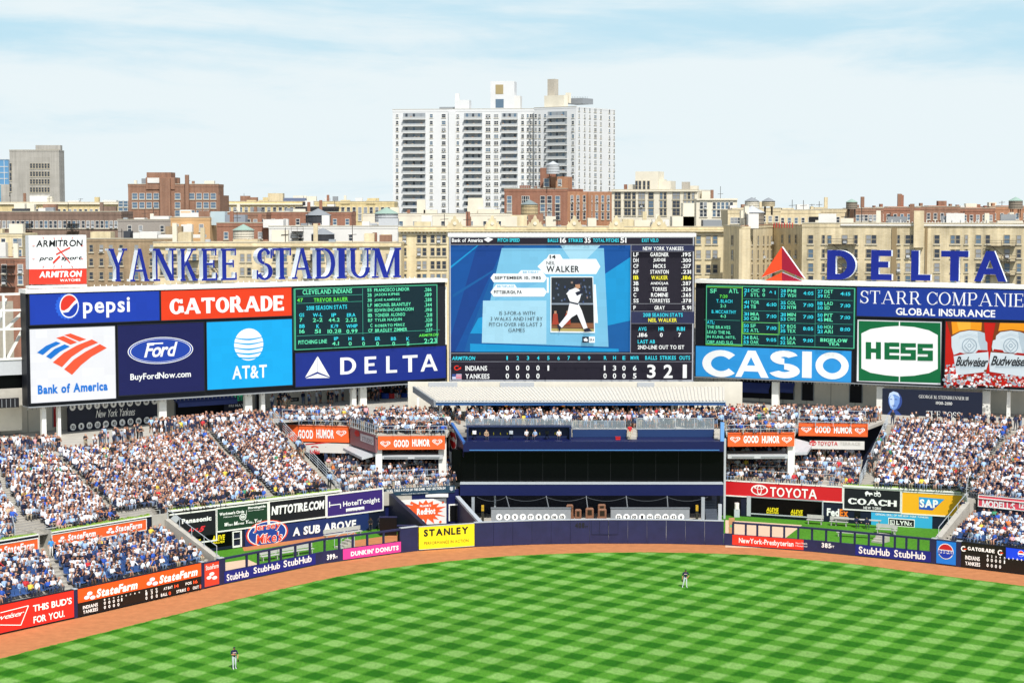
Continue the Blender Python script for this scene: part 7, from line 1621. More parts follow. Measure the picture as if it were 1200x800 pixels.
p = SR.w(-.5, 0, .6); solo('attendant in navy shirt and tan trousers on the right parapet stair beside the pink strip', p[0], p[1], 3.5, -.4, DN, '1c2340', '1c2340', 'c9b48a')
p = sect_line(lmf, .50, .0, .1, 1)[1]; solo('fan in bright red shirt standing above the left bullpen corner', p[0], p[1], p[2], .4, dict(stand=True, arm_l=A_X, arm_r=A_X, leg_l=LSD, leg_r=LSD), 'd8202a', '2a2020', '2c2c34', capped=False)
p = sect_line(lmf, .985, .98, 1.0, 1)[1]; solo('usher in navy polo and khaki trousers at the top of the left bleacher stair', p[0], p[1], 9.78, 0, DN, '1f2747', '2a2220', 'cdb98e', '6a4733', capped=False)
# bullpen people
for lb, px, py, ps in (('bullpen pitcher in navy jersey seated on the right bullpen bench, facing right', 1003.5, 612, dict(stand=False, arm_l=A_LAP, arm_r=A_OUT, leg_l=LS, leg_r=LS, long=True)), ('second bullpen pitcher in navy jersey seated right of the first on the bench', 1015.5, 613, dict(stand=False, arm_l=A_LAP, arm_r=A_LAP, leg_l=LS2, leg_r=LS, long=True))):
    q = onz(px, py + 6, 0); solo(lb, q[0], q[1], .02, 0.1, ps, '1b2340', '161c36', '3c4254')
for lb, px, m in (('grounds worker in dark clothes sitting at the back of the left bullpen', 429, '2a2a30'), ('grounds worker with arms crossed at the back of the left bullpen', 440, '1e2230')):
    q = BL.w(BL.uv(px, 610)[0], 0, .8); solo(lb, q[0], q[1], .3, .2, SIT[1] if px > 430 else SIT[4], m, '1b1b20', '3b3b40', 'a87a5c')
for lb, px, Y, sh_ in (('camera operator in white shirt in the camera well', 617, 198.9, 'd9dbde'), ('camera operator in pale blue shirt in the camera well', 627, 198.7, '9fb8da'), ('camera operator in white shirt at the right of the camera well', 655, 198.9, 'dfe0e2'), ('technician in tan shirt at the left of the camera well', 570, 198.7, 'a08a70')):
    solo(lb, fx(px, Y), Y, 8.72, rnd.uniform(-.5, .5), SIT[0], sh_, '22242a', '3a4150', capped=False)

# the two fielders
def fielder(label, px, py, pose, ang, glove_hand, k=1.0):
    g0 = onz(px, py, 0.006); V, Fs, Z = person(pose, 2, True)
    me = person_mesh(V, Fs, Z, [pmat('fielder_skin', 'c08a66'), pmat('fielder_cap_navy', '161d3a'), pmat('fielder_jersey_navy', '171e3c'), pmat('fielder_trousers_grey', 'c9cdd4'), pmat('fielder_shoe', 'd8d8dc')], 'player')
    o = bpy.data.objects.new('baseball_player', me); COL.objects.link(o); o.location = g0; o.rotation_euler = (0, 0, ang); o.scale = (k, k, k); tag(o, label, 'baseball player')
    e, w = pose['arm_' + glove_hand]; s_ = -1 if glove_hand == 'l' else 1; c = Vector((s_ * w[0], w[1] - .02, .95 + w[2] - .13)); mb = MB(); GLV = pmat('leather_glove', '3a2320')
    V2, F2, Z2 = body({'p': (c.x, c.y, c.z, (.07, .05)), 'a': (c.x + s_ * .02, c.y - .02, c.z - .1, (.06, .03)), 'f1': (c.x - .05, c.y - .06, c.z - .2, .022), 'f2': (c.x - .015, c.y - .06, c.z - .22, .022), 'f3': (c.x + .02, c.y - .06, c.z - .22, .022), 'f4': (c.x + .055, c.y - .055, c.z - .2, .02), 't': (c.x + .08, c.y - .06, c.z - .08, .024)}, [('p', 'a'), ('a', 'f1'), ('a', 'f2'), ('a', 'f3'), ('a', 'f4'), ('p', 't')], ['x'] * 6, 1)
    mb.v = [tuple(v) for v in V2]; mb.f = F2; mb.mats = [GLV]; mb.m = [0] * len(F2); gl = bpy.data.objects.new('glove', mb.mesh('glove')); COL.objects.link(gl); gl.parent = o
    # chest lettering, a pale patch of script, and a belt
    mb = MB(); yc = -.122; RT = pmat('jersey_script', 'd8b8bc')
    for a in range(6): mb.hexa([(-.13 + a * .043, yc - .012, 1.24 + (a % 2) * .012), (-.13 + a * .043 + .034, yc - .012, 1.24), (-.13 + a * .043 + .034, yc + .03, 1.24), (-.13 + a * .043, yc + .03, 1.24), (-.13 + a * .043, yc - .012, 1.31), (-.13 + a * .043 + .034, yc - .012, 1.315), (-.13 + a * .043 + .034, yc + .03, 1.31), (-.13 + a * .043, yc + .03, 1.31)], RT)
    sc = bpy.data.objects.new('jersey_lettering', mb.mesh('jersey_lettering')); COL.objects.link(sc); sc.parent = o
    return o
fielder('outfielder in navy jersey and grey trousers standing in right centre grass, hand on hip', 803, 688, dict(stand=True, arm_l=((.27, -.02, .17), (.30, -.06, -.06)), arm_r=((.37, .02, .2), (.24, -.03, .02)), leg_l=(.15, -.02, .26, .03), leg_r=(.11, -.02, .13, -.05), lean=-.03), .12, 'l', .98)
fielder('outfielder in navy jersey and white trousers standing in the near left grass, arms folded', 274.5, 783.5, dict(stand=True, arm_l=((.25, -.08, .2), (.03, -.22, .2)), arm_r=((.27, -.10, .16), (.20, -.26, -.02)), leg_l=(.09, -.02, .09, -.03), leg_r=(.10, -.03, .12, .06)), .45, 'r', 1.0)
# ------------------------------------------------------------------ bullpen furniture
def table(label, px, py, L_, W_, h, ang, name='picnic_bench', seats=True, m=None):
    p = onz(px, py, 0); t = thing(name, p, label, 'bench'); m = m or mat('grey_timber', 'b5b4ae', .7, var=.1); c, s = math.cos(ang), math.sin(ang)
    def bx_(mb, u0, v0, z0, u1, v1, z1):
        w = lambda u, v, z: (p[0] + u * c - v * s, p[1] + u * s + v * c, z); mb.hexa([w(u0, v0, z0), w(u1, v0, z0), w(u1, v1, z0), w(u0, v1, z0), w(u0, v0, z1), w(u1, v0, z1), w(u1, v1, z1), w(u0, v1, z1)], m)
    mb = MB(); bx_(mb, -L_ / 2, -W_ / 2, h - .06, L_ / 2, W_ / 2, h); obj('seat', mb, t)
    for u in (-L_ / 2 + .2, L_ / 2 - .2): mb = MB(); bx_(mb, u - .04, -W_ / 2 + .05, .01, u + .04, -W_ / 2 + .12, h - .062); bx_(mb, u - .04, W_ / 2 - .12, .01, u + .04, W_ / 2 - .05, h - .062); obj('leg', mb, t)
    if seats: mb = MB(); bx_(mb, -L_ / 2, W_ / 2 - .06, h + .1, L_ / 2, W_ / 2, h + .5); [bx_(mb, u - .03, W_ / 2 - .08, h, u + .03, W_ / 2 - .01, h + .1) for u in (-L_ / 2 + .2, L_ / 2 - .2)]; obj('backrest', mb, t)
    return t
al = math.atan2(BL.d.y, BL.d.x); ar = math.atan2(BR.d.y, BR.d.x)
for lb, px, py in (('pale bench on the left bullpen lawn, left of three', 316, 656), ('pale bench on the left bullpen lawn, middle of three', 337, 652), ('pale bench on the left bullpen lawn, right of three', 357, 649)): table(lb, px, py, 2.0, .45, .5, al)
table('long pale bench beside the steps of the left bullpen', 402, 630, 4.6, .5, .55, al, seats=True)
table('long pale bench near the fence in the right bullpen', 1012, 630, 5.6, .5, .48, ar, seats=False); table('long white table behind the seated pitchers in the right bullpen', 1005, 617, 5.0, .6, .85, ar, seats=False)
table('grey bench against the dark window of the right bullpen', 955, 614, 1.8, .45, .5, ar); table('grey bench under the white and orange lettering', 983, 616, 2.0, .45, .5, ar); table('grey bench in front of the sky blue sign', 1037, 625, 1.9, .45, .5, ar); table('small grey chair in front of the sky blue sign', 1048.5, 626.5, .5, .45, .5, ar, name='bullpen_chair')
for lb, px, py, a in (('small grey steps at the fence in the left bullpen', 396, 643, al), ('grey steps leading to the bench in the right bullpen', 1027, 636, ar + 1.2)):
    p = onz(px, py, 0); t = thing('low_steps', p, lb, 'steps'); mb = MB(); c, s = math.cos(a), math.sin(a)
    for k in range(4):
        w = lambda u, v, z: (p[0] + u * c - v * s, p[1] + u * s + v * c, z); mb.hexa([w(k * .4, -.6, .01), w(k * .4 + .38, -.6, .01), w(k * .4 + .38, .6, .01), w(k * .4, .6, .01), w(k * .4, -.6, .2 + k * .2), w(k * .4 + .38, -.6, .2 + k * .2), w(k * .4 + .38, .6, .2 + k * .2), w(k * .4, .6, .2 + k * .2)], CONC)
    obj('tread', mb, t)
    mb = MB()
    for v in ((-.62, .62) if px < 500 else ()): mb.bar((*w(0, v, 0)[:2], 1.1), (*w(1.6, v, 0)[:2], 1.7), .05, RAILM); mb.bar((*w(0, v, 0)[:2], .01), (*w(0, v, 0)[:2], 1.1), .05, RAILM); mb.bar((*w(1.6, v, 0)[:2], .01), (*w(1.6, v, 0)[:2], 1.7), .05, RAILM)
    if mb.f: obj('handrail', mb, t)
for px, Y, lb in ((455, 189, 'black padded gate block at the right end of the left bullpen fence'), (476, 184, 'black cabinet next to the navy wall corner')):
    x = xat(px, Y, 630); t = thing('gate_block', (x, Y, 0), lb, 'cabinet'); mb = MB(); mb.box(x - .9, Y, .012, x + .9, Y + .3, 1.9, BLACK); obj('body', mb, t); mb = MB(); mb.box(x - .94, Y - .04, 1.903, x + .94, Y + .34, 2.0, NAVY); obj('cap', mb, t)
p = BR.w(BR.uv(866, 600)[0], 0, .9); t = thing('water_cooler', (p[0], p[1], 0), 'white cooler stand by the dark doorway of the right bullpen', 'cooler'); mb = MB(); mb.box(p[0] - .3, p[1], .012, p[0] + .3, p[1] + .4, .9, RAILM); obj('stand', mb, t); mb = MB(); mb.cyl((p[0], p[1] + .2, .903), (p[0], p[1] + .2, 1.6), .26, WHITE, n=14); obj('tank', mb, t)
x0 = onz(853.5, 625)[0]; Yb = 187.3; t = thing('plywood_sheet', (x0, Yb, 0), 'tan plywood board with a green stripe leaning in the fence opening', 'board'); mb = MB(); mb.box(x0 - .3, Yb, .3, x0 + .3, Yb + .05, 2.2, mat('plywood', 'b98a5e', .8, var=.1)); obj('sheet', mb, t); mb = MB(); mb.box(x0 - .2, Yb - .006, 1.2, x0 + .25, Yb - .001, 1.45, mat('green_tape', '5fae6a')); obj('stripe', mb, t)
# ------------------------------------------------------------------ the city beyond the stadium
GLA = mat('window_dark', '39404a', .2, spec=.5); GLB = mat('window_blind', '8e9296', .5); GLC = mat('window_sky', '5c7285', .15, spec=.6)
WFR = mat('window_frame_white', 'd5d3cb', .6); WFD = mat('window_frame_buff', 'a39880', .6); SILL = mat('stone_sill', 'c4bda9', .8)
TANB = masonry('tan_brick', 'e0cfa8', 'd6c399', 'd2c8b3', (.45, .15), .12, .22); TANB2 = masonry('weathered_tan_brick', 'dccaa2', 'cfbc90', 'd6cfbd', (.45, .15), .22, .3)
CREAMB = masonry('cream_brick', 'e4d4ab', 'dbc99d', 'd2c9b2', (.45, .15), .10, .2); REDB = masonry('red_brown_brick', 'a06a52', '945f49', '9a887a', (.4, .14), .12, .2); DKB = masonry('dark_brick', '8d7263', '82695b', '8a7f75', (.4, .14), .15, .28)
BRNB = masonry('brown_brick', '9c7057', '8f654e', '9c8d80', (.4, .14), .14, .25); WHB = mat('white_render', 'dedcd6', .8, var=.07, vscale=.3); GRC = masonry('grey_concrete_panel', 'b3afa6', 'aaa69d', '98948c', (6, 1.6), .08, .22)
YELB = masonry('yellow_brick', 'e2cd96', 'd8c28a', 'd0c3a4', (.45, .15), .10, .2); TOWW = mat('white_brick_tower', 'd9dad9', .8, var=.04, vscale=.2); PLAST = mat('cream_render', 'e0d8c4', .85, var=.12, vscale=.25); ORB = masonry('orange_and_sunlit_brick', 'b9805c', 'ad7553', 'b09a86', (.4, .14), .12, .2)
ROOFM = mat('roof_gravel', '8f8b84', .9, var=.15); ROOFL = mat('pale_roof_coat', 'c9c9c6', .8, var=.08); IRON = mat('fire_escape_iron', '3a332e', .6); COPPER = mat('copper_green', '93ab9e', .7)
WM = {}
def win_mesh(w, h, kind, fr):
    k = (round(w, 1), round(h, 1), kind, fr.name)
    if k in WM: return WM[k]
    mb = MB(); g = (GLA, GLB, GLC, GLA)[kind]; w2 = w / 2; e = .1
    def bx(u0, z0, u1, z1, y0, y1, m): mb.box(u0, y0, z0, u1, y1, z1, m)
    bx(-w2 + e, e, w2 - e, h - e, -.05, .06, g)
    if kind == 1 or kind == 3: bx(-w2 + e, h * .55, w2 - e, h - e, -.075, -.052, GLB)
    for q in ((-w2, 0, -w2 + e, h), (w2 - e, 0, w2, h), (-w2 + e, 0, w2 - e, e), (-w2 + e, h - e, w2 - e, h)): bx(*q, -.11, .06, fr)
    bx(-w2 + e, h * .5 - .05, w2 - e, h * .5 + .05, -.10, -.03, fr)
    if w > 1.7: bx(-.06, e, .06, h - e, -.105, -.04, fr)
    if kind == 3: bx(-.32, e, .32, e + .45, -.5, -.08, GREYM)
    bx(-w2 - .12, -.18, w2 + .12, -.002, -.2, .06, SILL)
    WM[k] = mb.mesh('window'); return WM[k]
class Bld:
    def __init__(s, label, xa, Ya, xb, Yb, ytop, depth, m, name='apartment_building', cat='building', side=None, par=.9, z0=-.02, roof=ROOFM, parm=None, group=None):
        s.pl = Pl(at(xa, ytop, Ya)[:2], at(xb, ytop, Yb)[:2]); s.zt = zat(ytop, (Ya + Yb) / 2); s.depth = depth; s.m = m; s.n = 0; s.rest = MB(); s.rn = random.Random(int(xa * 7 + ytop))
        pl = s.pl; s.root = thing(name, pl.w(pl.len / 2, 0, 0), label, cat, group); mb = MB(); pl.slab(mb, 0, z0, pl.len, s.zt, -depth, 0, m); obj('wall', mb, s.root)
        mb = MB(); pl.slab(mb, .3, s.zt + .003, pl.len - .3, s.zt + .02, -depth + .3, -.3, roof); obj('roof', mb, s.root)
        if par:
            mb = MB(); pm = parm or m
            for q in ((-.05, pl.len + .05, -.3, .08), (-.05, pl.len + .05, -depth - .05, -depth + .3)): pl.slab(mb, q[0], s.zt + .002, q[1], s.zt + par, q[2], q[3], pm)
            for q in ((-.05, .3), (pl.len - .3, pl.len + .05)): pl.slab(mb, q[0], s.zt + .002, q[1], s.zt + par, -depth + .301, -.301, pm)
            pl.slab(mb, -.12, s.zt + par + .002, pl.len + .12, s.zt + par + .14, -.4, .16, SILL); obj('parapet', mb, s.root)
    def win(s, px, py, w=1.1, h=1.6, kind=None, fr=WFR, pl=None):
        pl = pl or s.pl; u, z = pl.uv(px, py); k = s.rn.choice((0, 0, 0, 1, 2, 3)) if kind is None else kind; s.n += 1; p = pl.w(u, z - h / 2, .003); ang = math.atan2(pl.d.y, pl.d.x)
        me = win_mesh(w, h, k, fr)
        if s.n <= 100:
            o = bpy.data.objects.new('window', me); COL.objects.link(o); o.parent = s.root; o.location = Vector(p) - s.root.location; o.rotation_euler = (0, 0, ang)
        else:
            c, q = math.cos(ang), math.sin(ang); n = len(s.rest.v); s.rest.v += [(p[0] + v.co.x * c - v.co.y * q, p[1] + v.co.x * q + v.co.y * c, p[2] + v.co.z) for v in me.vertices]
            for f in me.polygons: s.rest.f.append(tuple(i + n for i in f.vertices)); s.rest.m.append(s.rest.mi(me.materials[f.material_index]))
    def grid(s, xs, ys, w=1.1, h=1.6, kind=None, fr=WFR, pl=None, skip=0.0):
        for x in xs:
            for y in ys:
                if s.rn.random() >= skip: s.win(x, y, w, h, kind, fr, pl)
    def add(s, part, px0, px1, yt, yb, d0, d1, m=None, pl=None):
        """block in front (positive) of / behind the facade, measured in photo px on the facade plane"""
        pl = pl or s.pl; u0, z1 = pl.uv(px0, yt); u1, z0 = pl.uv(px1, yb); mb = MB(); pl.slab(mb, u0, z0, u1, z1, d0, d1, m or s.m); return obj(part, mb, s.root)
    def side(s, right=True):
        pl = s.pl
        return Pl(pl.w(pl.len, 0, .0)[:2], pl.w(pl.len, 0, -s.depth)[:2]) if right else Pl(pl.w(0, 0, -s.depth)[:2], pl.w(0, 0, 0)[:2])
    def escape(s, px, ys, w=2.6):
        mb = MB(); pl = s.pl; last = None
        for i, y in enumerate(ys):
            u, z = pl.uv(px, y); pl.slab(mb, u - w / 2, z - .08, u + w / 2, z, .05, 1.1, IRON)
            for a in (-w / 2, 0, w / 2): mb.bar(pl.w(u + a, z, 1.08), pl.w(u + a, z + .95, 1.08), .07, IRON)
            for h in (.5, .95): mb.bar(pl.w(u - w / 2, z + h, 1.08), pl.w(u + w / 2, z + h, 1.08), .06, IRON)
            if last is not None: mb.bar(pl.w(u - w * .35, z + .02, .7), pl.w(u + w * .3, last, .7), .32, IRON, .1)
            last = z
        obj('fire_escape', mb, s.root)
    def clutter(s, n):
        r = s.rn
        for i in range(n):
            u = r.uniform(.5, max(.6, s.pl.len - 3)); k = r.random(); d = -r.uniform(1.5, max(2, s.depth - 3)); z = s.zt + .02; mb = MB()
            if k < .35: s.pl.slab(mb, u, z, u + r.uniform(1.5, 3.5), z + r.uniform(1.4, 2.8), d - 2, d, r.choice((s.m, WHB, PLAST, GREYD, BRNB))); nm = 'roof_bulkhead'
            elif k < .6: s.pl.slab(mb, u, z, u + .8, z + r.uniform(1.6, 4.2), d - .8, d, r.choice((s.m, BRNB, REDB, PLAST))); nm = 'chimney'
            elif k < .8:
                p = s.pl.w(u, z, d); mb.bar(p, (p[0], p[1], z + r.uniform(2, 4)), .12, IRON); mb.bar((p[0] - .8, p[1], z + 1.8), (p[0] + .8, p[1], z + 1.9), .1, IRON); nm = 'antenna'
            else: s.pl.slab(mb, u, z, u + r.uniform(.8, 1.6), z + r.uniform(.6, 1.1), d - 1.2, d, r.choice((GREYM, GREYD, STEEL))); nm = 'roof_vent'
            obj(nm, mb, s.root)
    def done(s):
        if s.root.name.startswith('apartment') and s.pl.len > 5: s.clutter(int(min(24, s.pl.len / 3)))
        if s.rest.f: tag(obj('window_rows', s.rest, s.root), kind='stuff')
        return s.root
def rng(a, b, n): return [a + (b - a) * i / (n - 1) for i in range(n)] if n > 1 else [a]
def tank(label, px, ybase, Y, r, h, m=None, roofm=None):
    x, y, z = at(px, ybase, Y); t = thing('water_tank', (x, y, z), label, 'water tank'); mb = MB()
    for a in range(4): an = R(45 + 90 * a); mb.bar((x + r * .75 * math.cos(an), y + r * .75 * math.sin(an), z - 1.2), (x + r * .75 * math.cos(an), y + r * .75 * math.sin(an), z + .8), .2, IRON)
    obj('leg', mb, t); mb = MB(); mb.cyl((x, y, z + .8), (x, y, z + .8 + h), r, m or mat('tank_timber', '8c8172', .85, var=.15), n=18)
    for k in (.2, .5, .8): mb.cyl((x, y, z + .8 + h * k), (x, y, z + .88 + h * k), r + .04, IRON, n=18, cap=False)
    obj('barrel', mb, t); mb = MB(); mb.cyl((x, y, z + .8 + h), (x, y, z + .8 + h + r * .55), r * 1.08, roofm or mat('tank_roof', '7f8b8b', .6), r1=.1, n=18); obj('cone_roof', mb, t)
# --- tall white tower
ty = rng(136, 247.5, 15)
T = Bld('tall white slab tower block with stacked balconies, left and centre wing', 460, 742, 626, 735, 131, 30, TOWW, name='tower_block', par=1.0, roof=ROOFL)
T.add('wall_bay', 526, 534, 130.5, 262, -.2, .8); 
for x, w in ((465.5, 1.1), (505.5, 1.3), (520, 1.7), (528, 1.3), (536.5, 1.2), (572, 2.0), (581.5, 1.8), (612.5, 1.2), (618.5, .9), (623, .9)): T.grid([x], ty, w, 1.6, fr=WFR)
def balconies(B, x0, x1, ys, pl=None):
    pl = pl or B.pl
    for y in ys:
        u0, z = pl.uv(x0, y); u1, _ = pl.uv(x1, y); mb = MB(); pl.slab(mb, u0, z - 1.35, u1, z + 1.15, .004, .06, mat('balcony_recess', '979da1', .6, var=.15))
        for k in range(3): a = u0 + (u1 - u0) * (k + .3) / 3; pl.slab(mb, a, z - 1.3, a + .9, z + .9, .06, .08, B.rn.choice((GLB, GLC, GLA)))
        pl.slab(mb, u0 - .1, z - 1.55, u1 + .1, z - 1.35, .0, 1.6, WHB); pl.slab(mb, u0, z - 1.35, u1, z - .45, 1.5, 1.56, mat('balcony_panel', 'b9bcbb', .6, var=.1))
        for k in range(3):
            if B.rn.random() < .5: a = u0 + (u1 - u0) * B.rn.random() * .85; pl.slab(mb, a, z - 1.34, a + .7, z - .2, .5, .9, mat('balcony_thing_%d' % B.rn.randint(0, 3), ('5f6f63', 'a8763f', '4f6a8a', 'b9a48c')[B.rn.randint(0, 3)], .8))
        obj('balcony', mb, B.root)
balconies(T, 472.5, 498.5, ty); balconies(T, 544, 565, ty); balconies(T, 588, 606.5, ty)
T.add('roof_bulkhead', 532, 549, 117, 130, -8, -2); T.add('roof_bulkhead', 574, 602, 95, 128, -10, -2, TOWW); T.add('roof_bulkhead', 602, 609, 112, 128, -8, -2, WHB)
T.add('louver', 580, 589, 99, 110, -1.99, -1.9, mat('tan_louver', 'a5946a', .7)); T.add('louver', 580, 589.5, 116, 126, -1.99, -1.9, GLC)
T.add('chimney', 531.5, 536, 109, 118, -6, -4.5, WHB); T.add('rooftop_plant', 513, 531, 125, 130, -6, -4, GREYD); T.done()
T2 = Bld('tall white slab tower block with stacked balconies, right wing set forward', 626, 733, 675, 722, 127.5, 30, TOWW, name='tower_block', par=.6, roof=ROOFL)
for x, w in ((620.5, 1), (626.5, 1.1), (631, 1.1), (637.5, 1.1), (670, 1.2)): T2.grid([x + 1.5], ty[:13], w, 1.6)
balconies(T2, 642, 664.5, [y - 1.5 for y in ty]); sp = T2.side(); sp = Pl(sp.w(0, 0, .02)[:2], sp.w(sp.len, 0, .02)[:2])
for x, w in ((678.5, 1), (685, 1), (691, 1), (697.5, 1.9), (704, 1.2), (714, 1.2), (719.5, 1.0)):
    T2.grid([x], [128 + (i) * 7.55 + (x - 675) * .07 for i in range(13)], w, 1.5, pl=sp)
T2.add('chimney', 632, 640, 92, 126, -9, -6, mat('stained_concrete', 'b9b1a2', .85, var=.2)); T2.add('roof_bulkhead', 633, 656, 112, 127, -6, -3, PLAST); T2.add('chimney', 652.5, 656.5, 108, 120, -8, -6.5, PLAST); T2.add('rooftop_plant', 645, 664, 114, 120, -20, -12, GREYD)
for i in range(10): T2.add('antenna', 646 + i * 1.9, 646.3 + i * 1.9, 111, 114.5, -16, -15.9, STEEL)
T2.done()
# --- grey block at far left
B = Bld('grey concrete block with strip windows at the far left', 11, 690, 69, 690, 177.5, 8, GRC, name='office_block', par=.5)
B.add('wall_slab', 35, 66, 169.5, 245, -11, -8.1, GRC)
for y in (194.5, 204, 213, 222.5):
    for i in range(7): B.win(36.5 + i * 3.4, y, .9, 1.9, 0, WFD)
for y in (196, 207, 220): B.win(12.5, y, .9, 3.0, 0, WFD)
B.add('louver', 35, 58.5, 229.5, 237.5, .0, .4, WHITE); B.add('wall_bay', 0, 11, 216, 245, -12, -1, GRC); B.done()
B = Bld('blue glass office corner at the left edge', -30, 700, 9.6, 700, 188, 20, mat('blue_curtain_glass', '5f94bd', .15, spec=.6), name='office_block', par=.3)
for x in (-26, -18, -10, -2, 5): B.add('mullion', x, x + .6, 188, 240, 0, .15, WHB)
for y in (195, 202, 209, 216): B.add('mullion', -30, 9.5, y, y + .6, 0, .12, WHB)
B.done()
# --- rows, far to near: (label, xa, xb, ytop, Y, mat, windows)
def row(label, xa, xb, yt, Y, depth, m, xs, ys, w=1.0, h=1.6, par=.8, fr=WFR, Yb=None, kind=None, **k):
    b = Bld(label, xa, Y, xb, Yb or Y, yt, depth, m, par=par, **k); b.grid(xs, ys, w, h, kind, fr); return b
b = row('long yellow brick building with a white cornice behind the brick row at left', -150, 139, 240, 600, 18, YELB, rng(38, 132, 16), [248.5], 1.1, 2.0); b.add('cornice', -20, 139, 237.5, 239.5, -.3, .6, PLAST); b.add('roof_bulkhead', 109, 114, 231, 240, -4, -2, YELB); b.add('roof_bulkhead', 77, 90, 235, 240, -6, -3, WHB); b.add('roof_bulkhead', 118, 134, 234.5, 240, -6, -3, WHB); b.done()
b = Bld('stepped red brown brick building with a slim chimney on the left skyline', 150, 560, 256, 560, 219, 10, BRNB, par=.8); b.grid(rng(158, 250, 12), [230, 240.5, 250], 1.7, 1.9, 2, skip=.25)
b.add('wall_step', 138, 150, 235.5, 262, -9, -.4); b.add('wall_step', 171, 205, 208, 222, -9, .3); b.add('wall_step', 171, 200, 202, 222, -8, -1); b.add('wall_bay', 188, 201, 209, 262, -2, 1.6); b.add('chimney', 217.5, 222.5, 205, 262, .1, 1.4); b.add('billboard_panel', 173, 187, 208.5, 214.5, .31, .5, WHB); b.grid([142, 147], [239, 247], 1.6, 1.9, 2); b.add('wall_step', 254, 258, 229, 262, -18, -.2)
for i in range(16): b.add('roof_rail', 206 + i * 2.8, 206.4 + i * 2.8, 216, 219, -1, -.9, STEEL)
b.done()
b = row('pale yellow brick building with arched windows right of the red brown block', 255, 462, 239, 610, 18, YELB, rng(262, 455, 30), [246.5, 255], 1.2, 2.2); b.add('roof_bulkhead', 312.5, 330, 226.5, 240, -8, -3, TANB); b.add('roof_bulkhead', 330, 356, 232, 240, -9, -5, mat('blue_grey_clad', '66718c', .6)); b.add('cornice', 255, 358, 238.5, 240, -.3, .6, PLAST)
for x in (289, 303, 399, 429): b.add('gable', x, x + 11, 234.5, 240, -2, 0, YELB)
b.done()
for lb, xa, xb, yt, Y, m, bk in (('low red brick house in the roof clutter left of centre', 315, 412, 252, 500, REDB, 0), ('low brown row in the roof clutter left of centre', 255, 312, 252.5, 490, BRNB, 0), ('dark flat roofed block among the yellow buildings', 346, 392, 245.5, 540, mat('black_tar', '2b2c30', .8), 0)):
    b = row(lb, xa, xb, yt, Y, 14, m, rng(xa + 5, xb - 5, 7), [yt + 8], 1.1, 1.7); b.add('roof_bulkhead', xa + 8, xa + 22, yt - 4.5, yt, -6, -3, WHB); b.add('roof_bulkhead', xb - 26, xb - 14, yt - 3, yt, -6, -3, DKB); b.done()
# centre: cream run at the foot of the tower, brick pile, cream block
b = row('long cream building at the foot of the white tower', 425, 600, 253, 520, 14, PLAST, rng(470, 585, 8), [263], 1.2, 2.0, par=.6); b.add('roof_bulkhead', 488, 498, 234, 253, -4, -2, PLAST); b.add('roof_bulkhead', 496, 512, 246, 253, -5, -2, PLAST); b.add('roof_bulkhead', 548, 566, 232, 253, -6, -3, PLAST); b.add('roof_bulkhead', 560, 578, 245, 253, -5, -2, PLAST); b.add('stack', 499, 501, 246, 256, -3, -2.5, IRON); b.done()
b = Bld('red brick apartment pile with a penthouse in front of the white tower', 591, 535, 665, 530, 224.5, 20, REDB, par=.8); b.grid([597, 616, 636, 644, 653.5], [234, 243.5, 253], 1.5, 2.2); b.win(616, 234, 2.4, 2.2); sp = Pl(at(665, 225, 530)[:2], at(717, 225, 545)[:2]); mb = MB(); sp.slab(mb, 0, 0, sp.len, zat(224.5, 534), -14, 0, ORB); obj('wall', mb, b.root)  # right face in a lighter brick: the sun on it is put into the colour
for x in (670, 677, 684.5, 692, 699, 706, 712.5): b.grid([x], [233, 243, 253], 1.3, 2.1, pl=sp)
b.add('wall_bay', 688, 691, 225, 266, 0, .7, ORB, sp); b.add('roof_bulkhead', 630, 643, 196.5, 225, -9, -3, REDB); b.add('roof_bulkhead', 643, 663, 207, 225, -8, -2.5, ORB); b.win(640.5, 214, 1.6, 2.4, 2); b.win(656, 214, 1.2, 2.0)
for i in range(12): b.add('roof_rail', 598 + i * 2.6, 598.4 + i * 2.6, 218, 225, -3, -2.9, STEEL)
b.done(); tank('pale water tank on top of the brick penthouse', 648, 207, 530, 1.9, 2.6, GREYM, GREYM); tank('stained drum shaped water tank in front of the brick pile', 620.5, 257, 470, 2.2, 3.0, mat('stained_tank', 'b5a27c', .8, var=.25))
b = Bld('cream block with dark banded windows and a penthouse right of the tower', 717, 520, 818, 512, 224.5, 20, PLAST, par=.5); 
for x, w in ((724, 1.9), (735.5, 2.0), (743, 1.1), (752, 2.0), (763, 1.6), (775, .9), (779.5, .9), (792.5, 2.2), (803, .9), (807.5, .9), (812.5, .9)): b.grid([x], [229.5, 239.3, 248.5], w, 2.0, 0 if x < 745 else None, WFD)
b.add('roof_bulkhead', 742.5, 769, 201, 224, -9, -2, PLAST); b.add('roof_bulkhead', 769, 783, 212, 224, -9, -3, PLAST); b.grid([746, 750, 755, 760], [218], .8, 3.0, 0, WFD, Pl(b.pl.w(0, 0, -2)[:2], b.pl.w(b.pl.len, 0, -2)[:2])); b.add('roof_bulkhead', 795, 803, 213, 224, -6, -4, mat('stained_concrete', 'b9b1a2'))
b.add('cornice', 717, 818, 223.2, 224.4, -.2, .5, PLAST); b.done()
b = row('cream building with regular windows stepping down right of the banded block', 816, 864, 235, 505, 16, PLAST, [822, 826.5, 837, 842, 847, 852, 857], [241, 250], 1.0, 2.0, par=.4); b.add('cornice', 816, 864, 233, 234.5, -.2, .5, PLAST); b.done()
